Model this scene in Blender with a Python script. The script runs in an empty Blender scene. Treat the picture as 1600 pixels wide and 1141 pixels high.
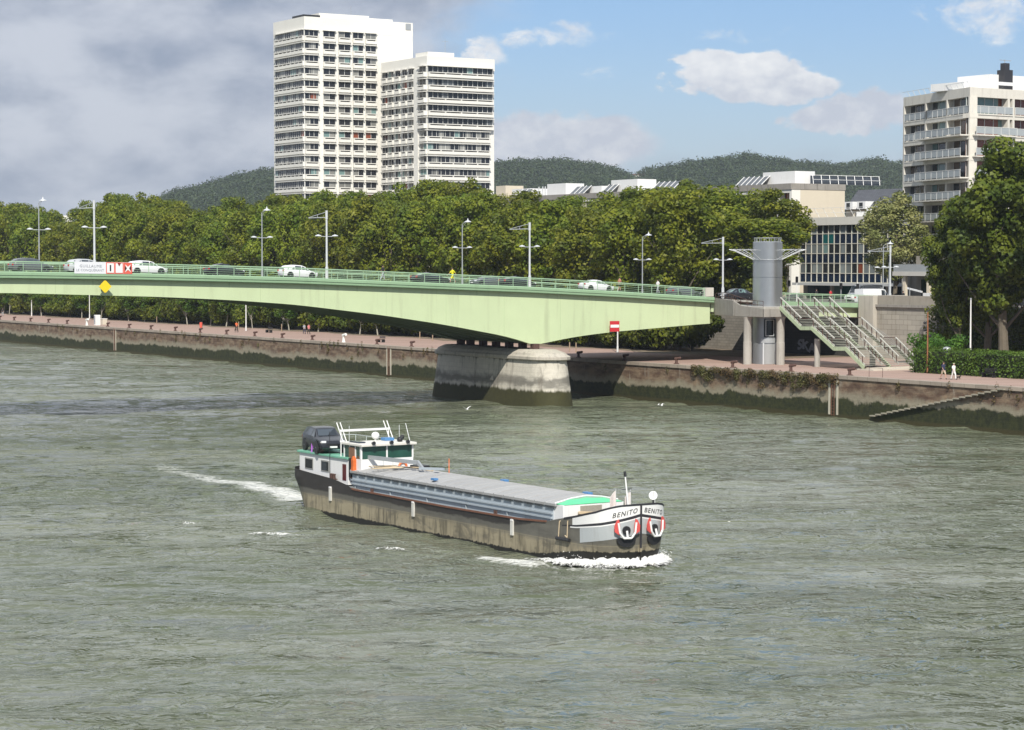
import bpy, math, random
import numpy as np
from mathutils import Vector, Matrix, noise as mnoise
SC = bpy.context.scene
COL = SC.collection
R = math.radians

# ------------------------------------------------------------------ camera
CH, CF, CY = 16.2, 3500.0, 412.0           # eye height, focal length in px of a 1600 px wide picture, horizon row
PITCH = math.atan((570.5 - CY) / CF)
cam_d = bpy.data.cameras.new('camera'); cam = bpy.data.objects.new('camera', cam_d); COL.objects.link(cam)
cam.location = (0, 0, CH); cam.rotation_euler = (R(90) - PITCH, 0, 0)
cam_d.sensor_width = 36; cam_d.lens = CF / 1600 * 36; cam_d.clip_start = 1; cam_d.clip_end = 20000
SC.camera = cam
SC.view_settings.view_transform = 'Standard'; SC.view_settings.look = 'None'
SC.view_settings.exposure = 0.08; SC.view_settings.gamma = 1.0
SC.cycles.max_bounces = 6; SC.cycles.diffuse_bounces = 2; SC.cycles.glossy_bounces = 3
SC.cycles.transmission_bounces = 4; SC.cycles.transparent_max_bounces = 8; SC.cycles.volume_bounces = 0
SC.cycles.use_denoising = True; SC.cycles.sample_clamp_direct = 8; SC.cycles.sample_clamp_indirect = 4

# ------------------------------------------------------------------ node helper
class NT:
    def __init__(s, tree): s.t = tree; s.n = tree.nodes; s.l = tree.links
    def node(s, kind, **kw):
        n = s.n.new(kind)
        for k, v in kw.items():
            if k.startswith('_'): n.inputs[k[1:].replace('_', ' ')].default_value = v
            else: setattr(n, k, v)
        return n
    def lk(s, a, b): s.l.new(a, b)
    def put(s, v, inp):
        if hasattr(v, 'is_linked') or isinstance(v, bpy.types.NodeSocket): s.l.new(v, inp)
        else: inp.default_value = v
    def math(s, op, a, b=0.0, c=None, clamp=False):
        n = s.n.new('ShaderNodeMath'); n.operation = op; n.use_clamp = clamp
        s.put(a, n.inputs[0]); s.put(b, n.inputs[1])
        if c is not None: s.put(c, n.inputs[2])
        return n.outputs[0]
    def mix(s, f, a, b, blend='MIX'):
        n = s.n.new('ShaderNodeMix'); n.data_type = 'RGBA'; n.blend_type = blend; n.clamp_factor = True
        s.put(f, n.inputs[0])
        for v, i in ((a, 6), (b, 7)):
            if isinstance(v, tuple): v = tuple(v) + (1,) * (4 - len(v))
            s.put(v, n.inputs[i])
        return n.outputs[2]
    def smooth(s, v, a, b):
        n = s.n.new('ShaderNodeMapRange'); n.interpolation_type = 'SMOOTHSTEP'
        s.put(v, n.inputs[0]); n.inputs[1].default_value = a; n.inputs[2].default_value = b
        return n.outputs[0]
    def noise(s, vec, scale=1.0, detail=3, rough=.55, dist=0.0):
        n = s.n.new('ShaderNodeTexNoise'); n.inputs['Scale'].default_value = scale
        n.inputs['Detail'].default_value = detail; n.inputs['Roughness'].default_value = rough
        n.inputs['Distortion'].default_value = dist
        s.l.new(vec, n.inputs['Vector']); return n.outputs['Fac']
    def mapping(s, vec, scale=(1, 1, 1), loc=(0, 0, 0), rot=(0, 0, 0)):
        n = s.n.new('ShaderNodeMapping'); n.inputs['Scale'].default_value = scale
        n.inputs['Location'].default_value = loc; n.inputs['Rotation'].default_value = rot
        s.l.new(vec, n.inputs['Vector']); return n.outputs[0]

# ------------------------------------------------------------------ sun and sky
SUN_EL = 43.0
SUN_AZ = Vector((0.03, -1.0, 0)).normalized()
sd = bpy.data.lights.new('sun', 'SUN'); sd.energy = 5.0; sd.angle = R(0.5); sd.color = (1.0, 0.95, 0.86)
sun = bpy.data.objects.new('sun', sd); COL.objects.link(sun)
sv = SUN_AZ * math.cos(R(SUN_EL)) + Vector((0, 0, math.sin(R(SUN_EL))))
sun.rotation_euler = sv.to_track_quat('Z', 'Y').to_euler()

W = bpy.data.worlds.new('World'); SC.world = W; W.use_nodes = True
W.node_tree.nodes.clear(); nt = NT(W.node_tree)
sky = nt.node('ShaderNodeTexSky', sky_type='NISHITA', sun_disc=False)
sky.sun_elevation = R(SUN_EL); sky.sun_rotation = math.atan2(SUN_AZ.x, SUN_AZ.y)
sky.air_density = 1.0; sky.dust_density = 0.6; sky.ozone_density = 2.0
tc = nt.node('ShaderNodeTexCoord'); D = tc.outputs['Generated']
sx = nt.node('ShaderNodeSeparateXYZ'); nt.lk(D, sx.inputs[0])
hd = nt.math('SQRT', nt.math('ADD', nt.math('MULTIPLY', sx.outputs[0], sx.outputs[0]), nt.math('MULTIPLY', sx.outputs[1], sx.outputs[1])))
az = nt.math('ARCTAN2', sx.outputs[0], sx.outputs[1])        # 0 straight ahead, + to the right
el = nt.math('ARCTAN2', sx.outputs[2], hd)
cv = nt.node('ShaderNodeCombineXYZ'); nt.lk(az, cv.inputs[0]); nt.lk(el, cv.inputs[1])
def fbm(sc, st=1.0, off=0.0, det=6, rg=.55, dist=0.0):
    return nt.noise(nt.mapping(cv.outputs[0], (sc, sc * st, 1), (off, off * .7, off)), 1.0, det, rg, dist)
n1 = fbm(19, 1.9, 3.1, 7, .56, .1); n2 = fbm(55, 1.7, 7.3, 8, .62, .3); n3 = fbm(8, 2.6, 1.7, 5); n4 = fbm(34, 1.6, 11.0)
wu = nt.math('ADD', az, nt.math('MULTIPLY', nt.math('SUBTRACT', n2, .5), .030))
wv = nt.math('ADD', el, nt.math('MULTIPLY', nt.math('SUBTRACT', n4, .5), .020))
def blob(cu, cw, ru, rw, k=1.0):
    a = nt.math('DIVIDE', nt.math('SUBTRACT', wu, cu), ru); b = nt.math('DIVIDE', nt.math('SUBTRACT', wv, cw), rw)
    q = nt.math('ADD', nt.math('MULTIPLY', a, a), nt.math('MULTIPLY', b, b))
    return nt.math('MULTIPLY', nt.smooth(q, 1.6, 0.0), k)
def uv(px, py): return (px - 800) / CF, (CY - py) / CF
def mx(*a):
    r = a[0]
    for b in a[1:]: r = nt.math('MAXIMUM', r, b)
    return r
# grey bank over the left half, fading to blue on the right
bank = nt.smooth(nt.math('ADD', wu, nt.math('MULTIPLY', nt.math('SUBTRACT', n3, .5), .10)), 0.030, -0.060)
lowr = nt.math('MULTIPLY', nt.smooth(wv, 0.066, 0.030), 0.62)
puffs = mx(blob(*uv(1130, 118), .026, .0105), blob(*uv(1185, 112), .016, .009), blob(*uv(1235, 138), .022, .0075), blob(*uv(1155, 134), .03, .008),
           blob(*uv(1345, 180), .03, .009, .8), blob(*uv(1300, 190), .024, .006, .7), blob(*uv(1545, 35), .04, .014, .36), blob(*uv(870, 225), .05, .014, .75),
           blob(*uv(880, 60), .03, .006, .30), blob(*uv(930, 112), .016, .005, .30), blob(*uv(1150, 60), .03, .003, .25), blob(*uv(760, 85), .012, .008, .5))
hi = nt.math('MULTIPLY', nt.smooth(el, .125, .18), nt.smooth(n3, .10, .30))     # unseen cloud above the frame, added to brighten the river's reflection
base = nt.math('ADD', mx(bank, lowr, hi), nt.math('MULTIPLY', nt.math('SUBTRACT', n1, .5), .55))
pm = nt.smooth(nt.math('ADD', puffs, nt.math('MULTIPLY', nt.math('SUBTRACT', n2, .5), 1.1)), .20, .60)
bm = nt.smooth(base, .12, .95)
top = nt.math('ADD', nt.math('MULTIPLY', nt.math('SUBTRACT', n4, .35), 1.6), nt.math('MULTIPLY', nt.math('SUBTRACT', n1, .5), 1.2), clamp=True)
grey = nt.mix(nt.smooth(nt.math('ADD', nt.math('MULTIPLY', n1, .7), nt.math('MULTIPLY', n3, .5)), .44, .74), (2.9, 3.35, 4.35), (5.9, 6.2, 6.9))
grey = nt.mix(nt.smooth(el, .12, .25), grey, nt.mix(nt.smooth(n1, .3, .7), (8.2, 8.8, 9.6), (11.5, 11.6, 11.6)))
grey = nt.mix(nt.smooth(el, .6, 1.0), grey, (3.4, 4.2, 5.6))
sunside = nt.smooth(nt.math('ABSOLUTE', az), 1.0, 1.8)      # unseen sky behind the camera, darkened to deepen shade on faces towards it
grey = nt.mix(nt.math('MULTIPLY', sunside, .8), grey, (2.3, 3.0, 4.4))
n5 = fbm(95, 1.3, 5.0, 6, .6)
top = nt.math('ADD', nt.math('ADD', nt.math('MULTIPLY', top, .45), nt.math('MULTIPLY', nt.math('SUBTRACT', n5, .5), 1.1)), nt.math('MULTIPLY', nt.smooth(nt.math('ADD', wv, nt.math('MULTIPLY', n4, .006)), .075, .090), .5), clamp=True)
puffc = nt.mix(top, (5.6, 5.9, 6.7), (10.2, 10.1, 9.8))
skyc = nt.mix(nt.smooth(el, 0.09, 0.0), sky.outputs[0], nt.mix(.5, sky.outputs[0], (3.9, 4.9, 6.2)))
clear = nt.mix(.45, skyc, nt.mix(nt.smooth(el, .01, .12), (4.2, 5.4, 7.0), (1.7, 4.1, 8.6)))
c = nt.mix(nt.math('MULTIPLY', bm, .93), clear, grey)
c = nt.mix(nt.math('MULTIPLY', pm, .9), c, puffc)
bg = nt.node('ShaderNodeBackground'); bg.inputs['Strength'].default_value = 0.1
nt.lk(c, bg.inputs['Color']); wo = nt.node('ShaderNodeOutputWorld'); nt.lk(bg.outputs[0], wo.inputs[0])

# ------------------------------------------------------------------ places: the city grid (t across the river, w along it, away) and pixels on real planes
GO = Vector((2.2, 260.0)); GB = Vector((.8541, .5201)); GW = Vector((-.5201, .8541))
GROT = math.atan2(GB.y, GB.x)
def P2(t, w): v = GO + GB * t + GW * w; return (v.x, v.y)
def P3(t, w, z): return (*P2(t, w), z)
def ray(px, py):
    x = (px - 800) / CF; y = -(py - 570.5) / CF
    return x, math.cos(PITCH) + y * math.sin(PITCH), -math.sin(PITCH) + y * math.cos(PITCH)
def on_w(px, py, w):        # (t, z) where the sight line meets the upright plane w
    r = ray(px, py); p = GO + GW * w
    k = (p.x * GW.x + p.y * GW.y) / (r[0] * GW.x + r[1] * GW.y)
    return (r[0] * k - GO.x) * GB.x + (r[1] * k - GO.y) * GB.y, CH + r[2] * k
def on_t(px, py, t):        # (w, z) where it meets the upright plane t
    r = ray(px, py); p = GO + GB * t
    k = (p.x * GB.x + p.y * GB.y) / (r[0] * GB.x + r[1] * GB.y)
    return (r[0] * k - GO.x) * GW.x + (r[1] * k - GO.y) * GW.y, CH + r[2] * k
def on_z(px, py, z):
    r = ray(px, py); k = (z - CH) / r[2]; return r[0] * k, r[1] * k
def at(px, py, Y): r = ray(px, py); k = Y / r[1]; return r[0] * k, Y, CH + r[2] * k

# ------------------------------------------------------------------ materials
MATS = {}
def new_mat(name):
    m = bpy.data.materials.new(name); m.use_nodes = True; m.node_tree.nodes.clear()
    t = NT(m.node_tree); out = t.node('ShaderNodeOutputMaterial'); b = t.node('ShaderNodeBsdfPrincipled')
    t.lk(b.outputs[0], out.inputs[0]); MATS[name] = m; return m, t, b, out
def M(name, c, rough=.6, var=.12, scale=1.5, metal=0.0, bump=0.0, streak=0.0, sc=None, spec=.5, rand=0.0, brick=None):
    if name in MATS: return MATS[name]
    m, t, b, out = new_mat(name)
    co = t.node('ShaderNodeTexCoord').outputs['Object']
    n = t.noise(co, scale, 5, .6)
    col = t.mix(n, tuple(x * (1 - var) for x in c), tuple(min(1, x * (1 + var)) for x in c))
    if streak:
        s = t.noise(t.mapping(co, (3, 3, .25)), scale, 4, .6)
        col = t.mix(t.math('MULTIPLY', t.smooth(s, .5, .78), streak), col, sc or tuple(x * .4 for x in c))
    if brick:
        bt = t.node('ShaderNodeTexBrick'); bt.inputs['Scale'].default_value = 1.0
        bt.inputs['Brick Width'].default_value = brick[0]; bt.inputs['Row Height'].default_value = brick[1]; bt.inputs['Mortar Size'].default_value = brick[2]
        sp = t.node('ShaderNodeSeparateXYZ'); t.lk(co, sp.inputs[0]); cb = t.node('ShaderNodeCombineXYZ')
        t.lk(t.math('ADD', sp.outputs[0], sp.outputs[1]), cb.inputs[0]); t.lk(sp.outputs[2], cb.inputs[1]); t.lk(cb.outputs[0], bt.inputs['Vector'])
        bt.inputs['Color1'].default_value = (.8, .8, .8, 1); bt.inputs['Color2'].default_value = (1, 1, 1, 1); bt.inputs['Mortar'].default_value = (.45, .45, .45, 1)
        col = t.mix(1.0, col, bt.outputs[0], 'MULTIPLY')
    if rand:
        oi = t.node('ShaderNodeObjectInfo'); hs = t.node('ShaderNodeHueSaturation')
        t.lk(t.math('ADD', 1 - rand, t.math('MULTIPLY', oi.outputs['Random'], 2 * rand)), hs.inputs['Value']); t.lk(col, hs.inputs['Color']); col = hs.outputs[0]
    t.lk(col, b.inputs['Base Color']); b.inputs['Roughness'].default_value = rough; b.inputs['Metallic'].default_value = metal
    b.inputs['Specular IOR Level'].default_value = spec
    if bump:
        bp = t.node('ShaderNodeBump'); bp.inputs['Strength'].default_value = bump; bp.inputs['Distance'].default_value = .05
        t.lk(t.noise(co, scale * 4, 5, .65), bp.inputs['Height']); t.lk(bp.outputs[0], b.inputs['Normal'])
    return m
def leaf_mat(name, c1, c2, trans=.32, rnd=.26, isl=.34):
    m, t, b, out = new_mat(name)
    oi = t.node('ShaderNodeObjectInfo'); co = t.node('ShaderNodeTexCoord').outputs['Object']
    geo = t.node('ShaderNodeNewGeometry')
    col = t.mix(t.smooth(t.noise(co, .45, 3), .38, .64), c1, c2)
    hs = t.node('ShaderNodeHueSaturation')
    rn = t.math('ADD', t.math('MULTIPLY', oi.outputs['Random'], rnd), t.math('MULTIPLY', geo.outputs['Random Per Island'], isl))
    t.lk(t.math('ADD', 1.06 - rnd / 2 - isl / 2, rn), hs.inputs['Value'])
    t.lk(t.math('ADD', .485, t.math('MULTIPLY', oi.outputs['Random'], .03)), hs.inputs['Hue'])
    t.lk(col, hs.inputs['Color'])
    t.lk(hs.outputs[0], b.inputs['Base Color']); b.inputs['Roughness'].default_value = .55; b.inputs['Specular IOR Level'].default_value = .3
    tr = t.node('ShaderNodeBsdfTranslucent'); t.lk(t.mix(.5, hs.outputs[0], (.16, .2, .03)), tr.inputs['Color'])
    ms = t.node('ShaderNodeMixShader'); ms.inputs[0].default_value = trans
    t.lk(b.outputs[0], ms.inputs[1]); t.lk(tr.outputs[0], ms.inputs[2]); t.lk(ms.outputs[0], out.inputs[0]); return m
def glass_mat(name, dark=(.02, .025, .03), alt=(.25, .25, .23), frac=.35, rough=.06, pane=1.0):
    m, t, b, out = new_mat(name)
    oi = t.node('ShaderNodeObjectInfo'); co = t.node('ShaderNodeTexCoord').outputs['Object']
    sp = t.node('ShaderNodeSeparateXYZ'); t.lk(co, sp.inputs[0])
    k = t.math('ADD', t.math('MULTIPLY', t.math('FLOOR', t.math('MULTIPLY', t.math('ADD', sp.outputs[0], sp.outputs[1]), 1 / pane)), .37), t.math('MULTIPLY', oi.outputs['Random'], 91.7))
    wn = t.node('ShaderNodeTexWhiteNoise', noise_dimensions='1D'); t.lk(k, wn.inputs['W'])
    v = wn.outputs['Value']
    f = t.math('LESS_THAN', v, frac)
    wn2 = t.node('ShaderNodeTexWhiteNoise', noise_dimensions='1D'); t.lk(t.math('ADD', k, 17.3), wn2.inputs['W'])
    a2 = t.mix(oi.outputs['Random'], alt, tuple(x * .5 for x in alt)); a2 = t.mix(t.math('GREATER_THAN', wn2.outputs['Value'], .72), a2, (.16, .25, .24)); a2 = t.mix(t.math('GREATER_THAN', wn2.outputs['Value'], .965), a2, (.22, .06, .03))
    t.lk(t.mix(f, dark, a2), b.inputs['Base Color'])
    b.inputs['Roughness'].default_value = rough; b.inputs['Specular IOR Level'].default_value = .45; return m

WHITE = M('tower_white', (.78, .76, .70), .75, .05, .15, streak=.14, sc=(.55, .53, .48))
WHITE2 = M('painted_white', (.80, .80, .79), .45, .05, 2, streak=.25, sc=(.5, .44, .36))
CREAM = M('cream_render', (.64, .57, .45), .85, .06, .4, streak=.25, sc=(.5, .44, .35))
CONC = M('concrete', (.40, .38, .34), .85, .18, .6, bump=.3, streak=.45, sc=(.16, .15, .13))
CONCD = M('weathered_concrete', (.30, .28, .25), .9, .25, .8, bump=.4, streak=.6, sc=(.09, .085, .075))
GREEN = M('pale_green_paint', (.53, .62, .385), .55, .07, .35, streak=.30, sc=(.38, .48, .26), spec=.35)
GIRD = M('girder_paint', (.54, .63, .39), .5, .09, .35, streak=.55, sc=(.36, .40, .25), spec=.35)
GREEND = M('green_fascia_paint', (.25, .42, .235), .5, .08, .5, streak=.25, sc=(.15, .26, .14))
RAILG = M('green_rail_paint', (.34, .50, .33), .5, .08, 1)
ASPH = M('asphalt', (.055, .055, .058), .9, .2, 2)
STEEL = M('galvanised_steel', (.42, .44, .45), .45, .1, 2, metal=.4)
STEELW = M('light_steel', (.62, .64, .65), .45, .08, 2, metal=.2)
ZINC = M('brushed_cladding', (.44, .455, .465), .30, .10, .8, metal=.75, streak=.2, sc=(.36, .38, .4))
BLACK = M('black_paint', (.018, .018, .02), .45, .2, 3)
RUBBER = M('rubber', (.02, .02, .02), .85, .2, 5)
RUST = M('rusted_iron', (.17, .075, .045), .8, .3, 4, bump=.3)
BROWN = M('brown_iron', (.085, .045, .035), .75, .3, 4)
BARK = M('mottled_bark', (.13, .11, .08), .9, .45, 1.4, bump=.5)
BARKP = M('pale_bark', (.36, .34, .28), .9, .25, 1.6, bump=.4)
STONE = M('pale_stone', (.55, .50, .42), .9, .15, .8, bump=.3, streak=.4, sc=(.25, .23, .19))
PAVE = M('pink_paving', (.42, .29, .235), .9, .10, .5, brick=(1.2, .6, .02))
RED = M('red_paint', (.55, .03, .04), .5, .1, 2)
REDB = M('coral_red', (.70, .12, .08), .5, .1, 2)
YEL = M('yellow_paint', (.85, .60, .02), .5, .08, 3)
WOOD = M('weathered_wood', (.30, .22, .15), .85, .2, 3)
GLASS = glass_mat('window_glass')
GLASSD = glass_mat('dark_glass', (.015, .018, .02), (.06, .07, .08), .3)
SKIN = M('skin', (.48, .29, .21), .6, .05, 8)
HAIR = M('dark_hair', (.03, .02, .015), .7, .2, 20)
LEAF = leaf_mat('plane_leaves', (.090, .132, .010), (.215, .240, .018))
LEAFD = leaf_mat('deep_green_leaves', (.060, .090, .010), (.140, .165, .015))
LEAFG = leaf_mat('olive_leaves', (.15, .165, .05), (.27, .26, .10), .2)
LEAFB = leaf_mat('bush_leaves', (.06, .12, .012), (.14, .20, .022))
LEAFH = leaf_mat('hedge_leaves', (.055, .12, .014), (.11, .20, .024))
DRY = leaf_mat('dry_weeds', (.12, .08, .035), (.10, .10, .03), .1)

# ------------------------------------------------------------------ mesh helpers
class MB:
    def __init__(s): s.v = []; s.f = []; s.m = []; s.cur = 0
    def add(s, vs, fs, mi=None):
        o = len(s.v); s.v += [tuple(v) for v in vs]
        for f in fs: s.f.append(tuple(i + o for i in f)); s.m.append(s.cur if mi is None else mi)
        return s
    def box(s, x0, x1, y0, y1, z0, z1, mi=None):
        return s.add([(x0, y0, z0), (x1, y0, z0), (x1, y1, z0), (x0, y1, z0), (x0, y0, z1), (x1, y0, z1), (x1, y1, z1), (x0, y1, z1)],
                     [(0, 3, 2, 1), (4, 5, 6, 7), (0, 1, 5, 4), (1, 2, 6, 5), (2, 3, 7, 6), (3, 0, 4, 7)], mi)
    def beam(s, p, q, w, h, mi=None, up=(0, 0, 1)):
        p = Vector(p); q = Vector(q); d = (q - p).normalized(); u = Vector(up)
        if abs(d.dot(u)) > .98: u = Vector((1, 0, 0))
        sd_ = d.cross(u).normalized() * w / 2; u = sd_.cross(d).normalized() * h / 2
        vs = [p - sd_ - u, p + sd_ - u, p + sd_ + u, p - sd_ + u, q - sd_ - u, q + sd_ - u, q + sd_ + u, q - sd_ + u]
        return s.add(vs, [(0, 1, 2, 3), (7, 6, 5, 4), (4, 5, 1, 0), (5, 6, 2, 1), (6, 7, 3, 2), (7, 4, 0, 3)], mi)
    def tube(s, p, q, r, r2=None, n=8, mi=None, cap=True):
        r2 = r if r2 is None else r2
        p = Vector(p); q = Vector(q); d = (q - p).normalized(); a = Vector((0, 0, 1)) if abs(d.z) < .95 else Vector((1, 0, 0))
        e = d.cross(a).normalized(); g = d.cross(e)
        vs = []
        for c_, rr in ((p, r), (q, r2)):
            for i in range(n):
                th = 2 * math.pi * i / n; vs.append(c_ + (e * math.cos(th) + g * math.sin(th)) * rr)
        fs = [(i, (i + 1) % n, n + (i + 1) % n, n + i) for i in range(n)]
        if cap: fs += [tuple(range(n))[::-1], tuple(range(n, 2 * n))]
        return s.add(vs, fs, mi)
    def path(s, pts, r, n=6, mi=None):
        for a, b in zip(pts[:-1], pts[1:]): s.tube(a, b, r, r, n, mi)
        return s
    def prism(s, poly, z0, z1, mi=None):
        n = len(poly); f0 = (lambda x, y: z0) if not callable(z0) else z0; f1 = (lambda x, y: z1) if not callable(z1) else z1
        vs = [(x, y, f0(x, y)) for x, y in poly] + [(x, y, f1(x, y)) for x, y in poly]
        return s.add(vs, [tuple(range(n))[::-1], tuple(range(n, 2 * n))] + [(i, (i + 1) % n, n + (i + 1) % n, n + i) for i in range(n)], mi)
    def loft(s, rings, close=True, cap=True, mi=None):
        n = len(rings[0]); vs = [p for r in rings for p in r]; fs = []
        for k in range(len(rings) - 1):
            for i in range(n if close else n - 1):
                fs.append((k * n + i, k * n + (i + 1) % n, (k + 1) * n + (i + 1) % n, (k + 1) * n + i))
        if cap and close: fs += [tuple(range(n))[::-1], tuple(range((len(rings) - 1) * n, len(rings) * n))]
        return s.add(vs, fs, mi)
    def lathe(s, prof, n=20, c=(0, 0, 0), mi=None, cap=True):
        return s.loft([[(c[0] + r * math.cos(2 * math.pi * i / n), c[1] + r * math.sin(2 * math.pi * i / n), c[2] + z) for i in range(n)] for r, z in prof], True, cap, mi)
    def ell(s, c, r, n=10, k=6, mi=None):
        return s.lathe([(max(.001, math.sin(math.pi * j / k)) * r[0], -math.cos(math.pi * j / k) * r[2]) for j in range(k + 1)], n, c, mi)
    def build(s, name, mats, parent=None, loc=None, rz=None, smooth=False, bevel=0.0, M4=None):
        me = bpy.data.meshes.new(name); vs = s.v
        if M4 is not None: vs = [tuple(M4 @ Vector(v)) for v in vs]
        me.from_pydata(vs, [], s.f)
        if not isinstance(mats, (list, tuple)): mats = [mats]
        for m in mats: me.materials.append(m)
        if len(mats) > 1: me.polygons.foreach_set('material_index', s.m)
        if smooth:
            me.polygons.foreach_set('use_smooth', [True] * len(me.polygons))
            if hasattr(me, 'set_sharp_from_angle'): me.set_sharp_from_angle(angle=R(38))
        me.update(); o = bpy.data.objects.new(name, me); COL.objects.link(o)
        if parent: o.parent = parent
        if loc: o.location = loc
        if rz is not None: o.rotation_euler = (0, 0, rz)
        if bevel:
            b = o.modifiers.new('bevel', 'BEVEL'); b.width = bevel; b.segments = 2; b.limit_method = 'ANGLE'
        return o
def tag(o, label=None, cat=None, group=None, kind=None):
    if label: o['label'] = label
    if cat: o['category'] = cat
    if group: o['group'] = group
    if kind: o['kind'] = kind
    return o
def empty(name, loc=(0, 0, 0), rz=0.0, label=None, cat=None, group=None, kind=None):
    o = bpy.data.objects.new(name, None); COL.objects.link(o); o.location = loc; o.rotation_euler = (0, 0, rz); o.empty_display_size = .1
    return tag(o, label, cat, group, kind)
def grid_root(name, t, w, z, label, cat, group=None): return empty(name, P3(t, w, z), GROT, label, cat, group)
def kids(o): return [c_ for c_ in bpy.data.objects if c_.parent == o]
KID = {}
def copy_tree(o, parent=None, tree=None):
    if o not in KID: KID[o] = kids(o)
    ch = KID[o]; c_ = o.copy(); COL.objects.link(c_)
    if parent: c_.parent = parent
    for k in ch: copy_tree(k, c_)
    return c_
def np_mesh(name, V, Fq, mat, parent=None, smooth=False):
    me = bpy.data.meshes.new(name); nv = len(V); nf = len(Fq); k = Fq.shape[1]
    me.vertices.add(nv); me.vertices.foreach_set('co', np.asarray(V, np.float32).ravel())
    me.loops.add(nf * k); me.loops.foreach_set('vertex_index', np.asarray(Fq, np.int32).ravel())
    me.polygons.add(nf); me.polygons.foreach_set('loop_start', np.arange(0, nf * k, k, dtype=np.int32))
    try: me.polygons.foreach_set('loop_total', np.full(nf, k, np.int32))
    except Exception: pass
    me.materials.append(mat); me.update(calc_edges=True); me.validate()
    if smooth: me.polygons.foreach_set('use_smooth', [True] * len(me.polygons))
    o = bpy.data.objects.new(name, me); COL.objects.link(o)
    if parent: o.parent = parent
    return o
def text_mb(txt, size=1.0, shear=0.0, extr=.01, space=1.0, bold=0.0):
    cu = bpy.data.curves.new('lettering', 'FONT'); cu.body = txt; cu.size = size; cu.shear = shear; cu.extrude = extr; cu.space_character = space; cu.offset = bold
    cu.resolution_u = 3
    o = bpy.data.objects.new('lettering', cu); COL.objects.link(o); dg = bpy.context.evaluated_depsgraph_get(); dg.update()
    me = bpy.data.meshes.new_from_object(o.evaluated_get(dg))
    mb = MB(); mb.v = [tuple(v.co) for v in me.vertices]; mb.f = [tuple(p.vertices) for p in me.polygons]; mb.m = [0] * len(mb.f)
    bpy.data.objects.remove(o); bpy.data.meshes.remove(me)
    return mb
def interp(tab, x):
    if x <= tab[0][0]: return tab[0][1]
    for (a, va), (b, vb) in zip(tab[:-1], tab[1:]):
        if x <= b: return va + (vb - va) * (x - a) / (b - a)
    return tab[-1][1]
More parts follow.
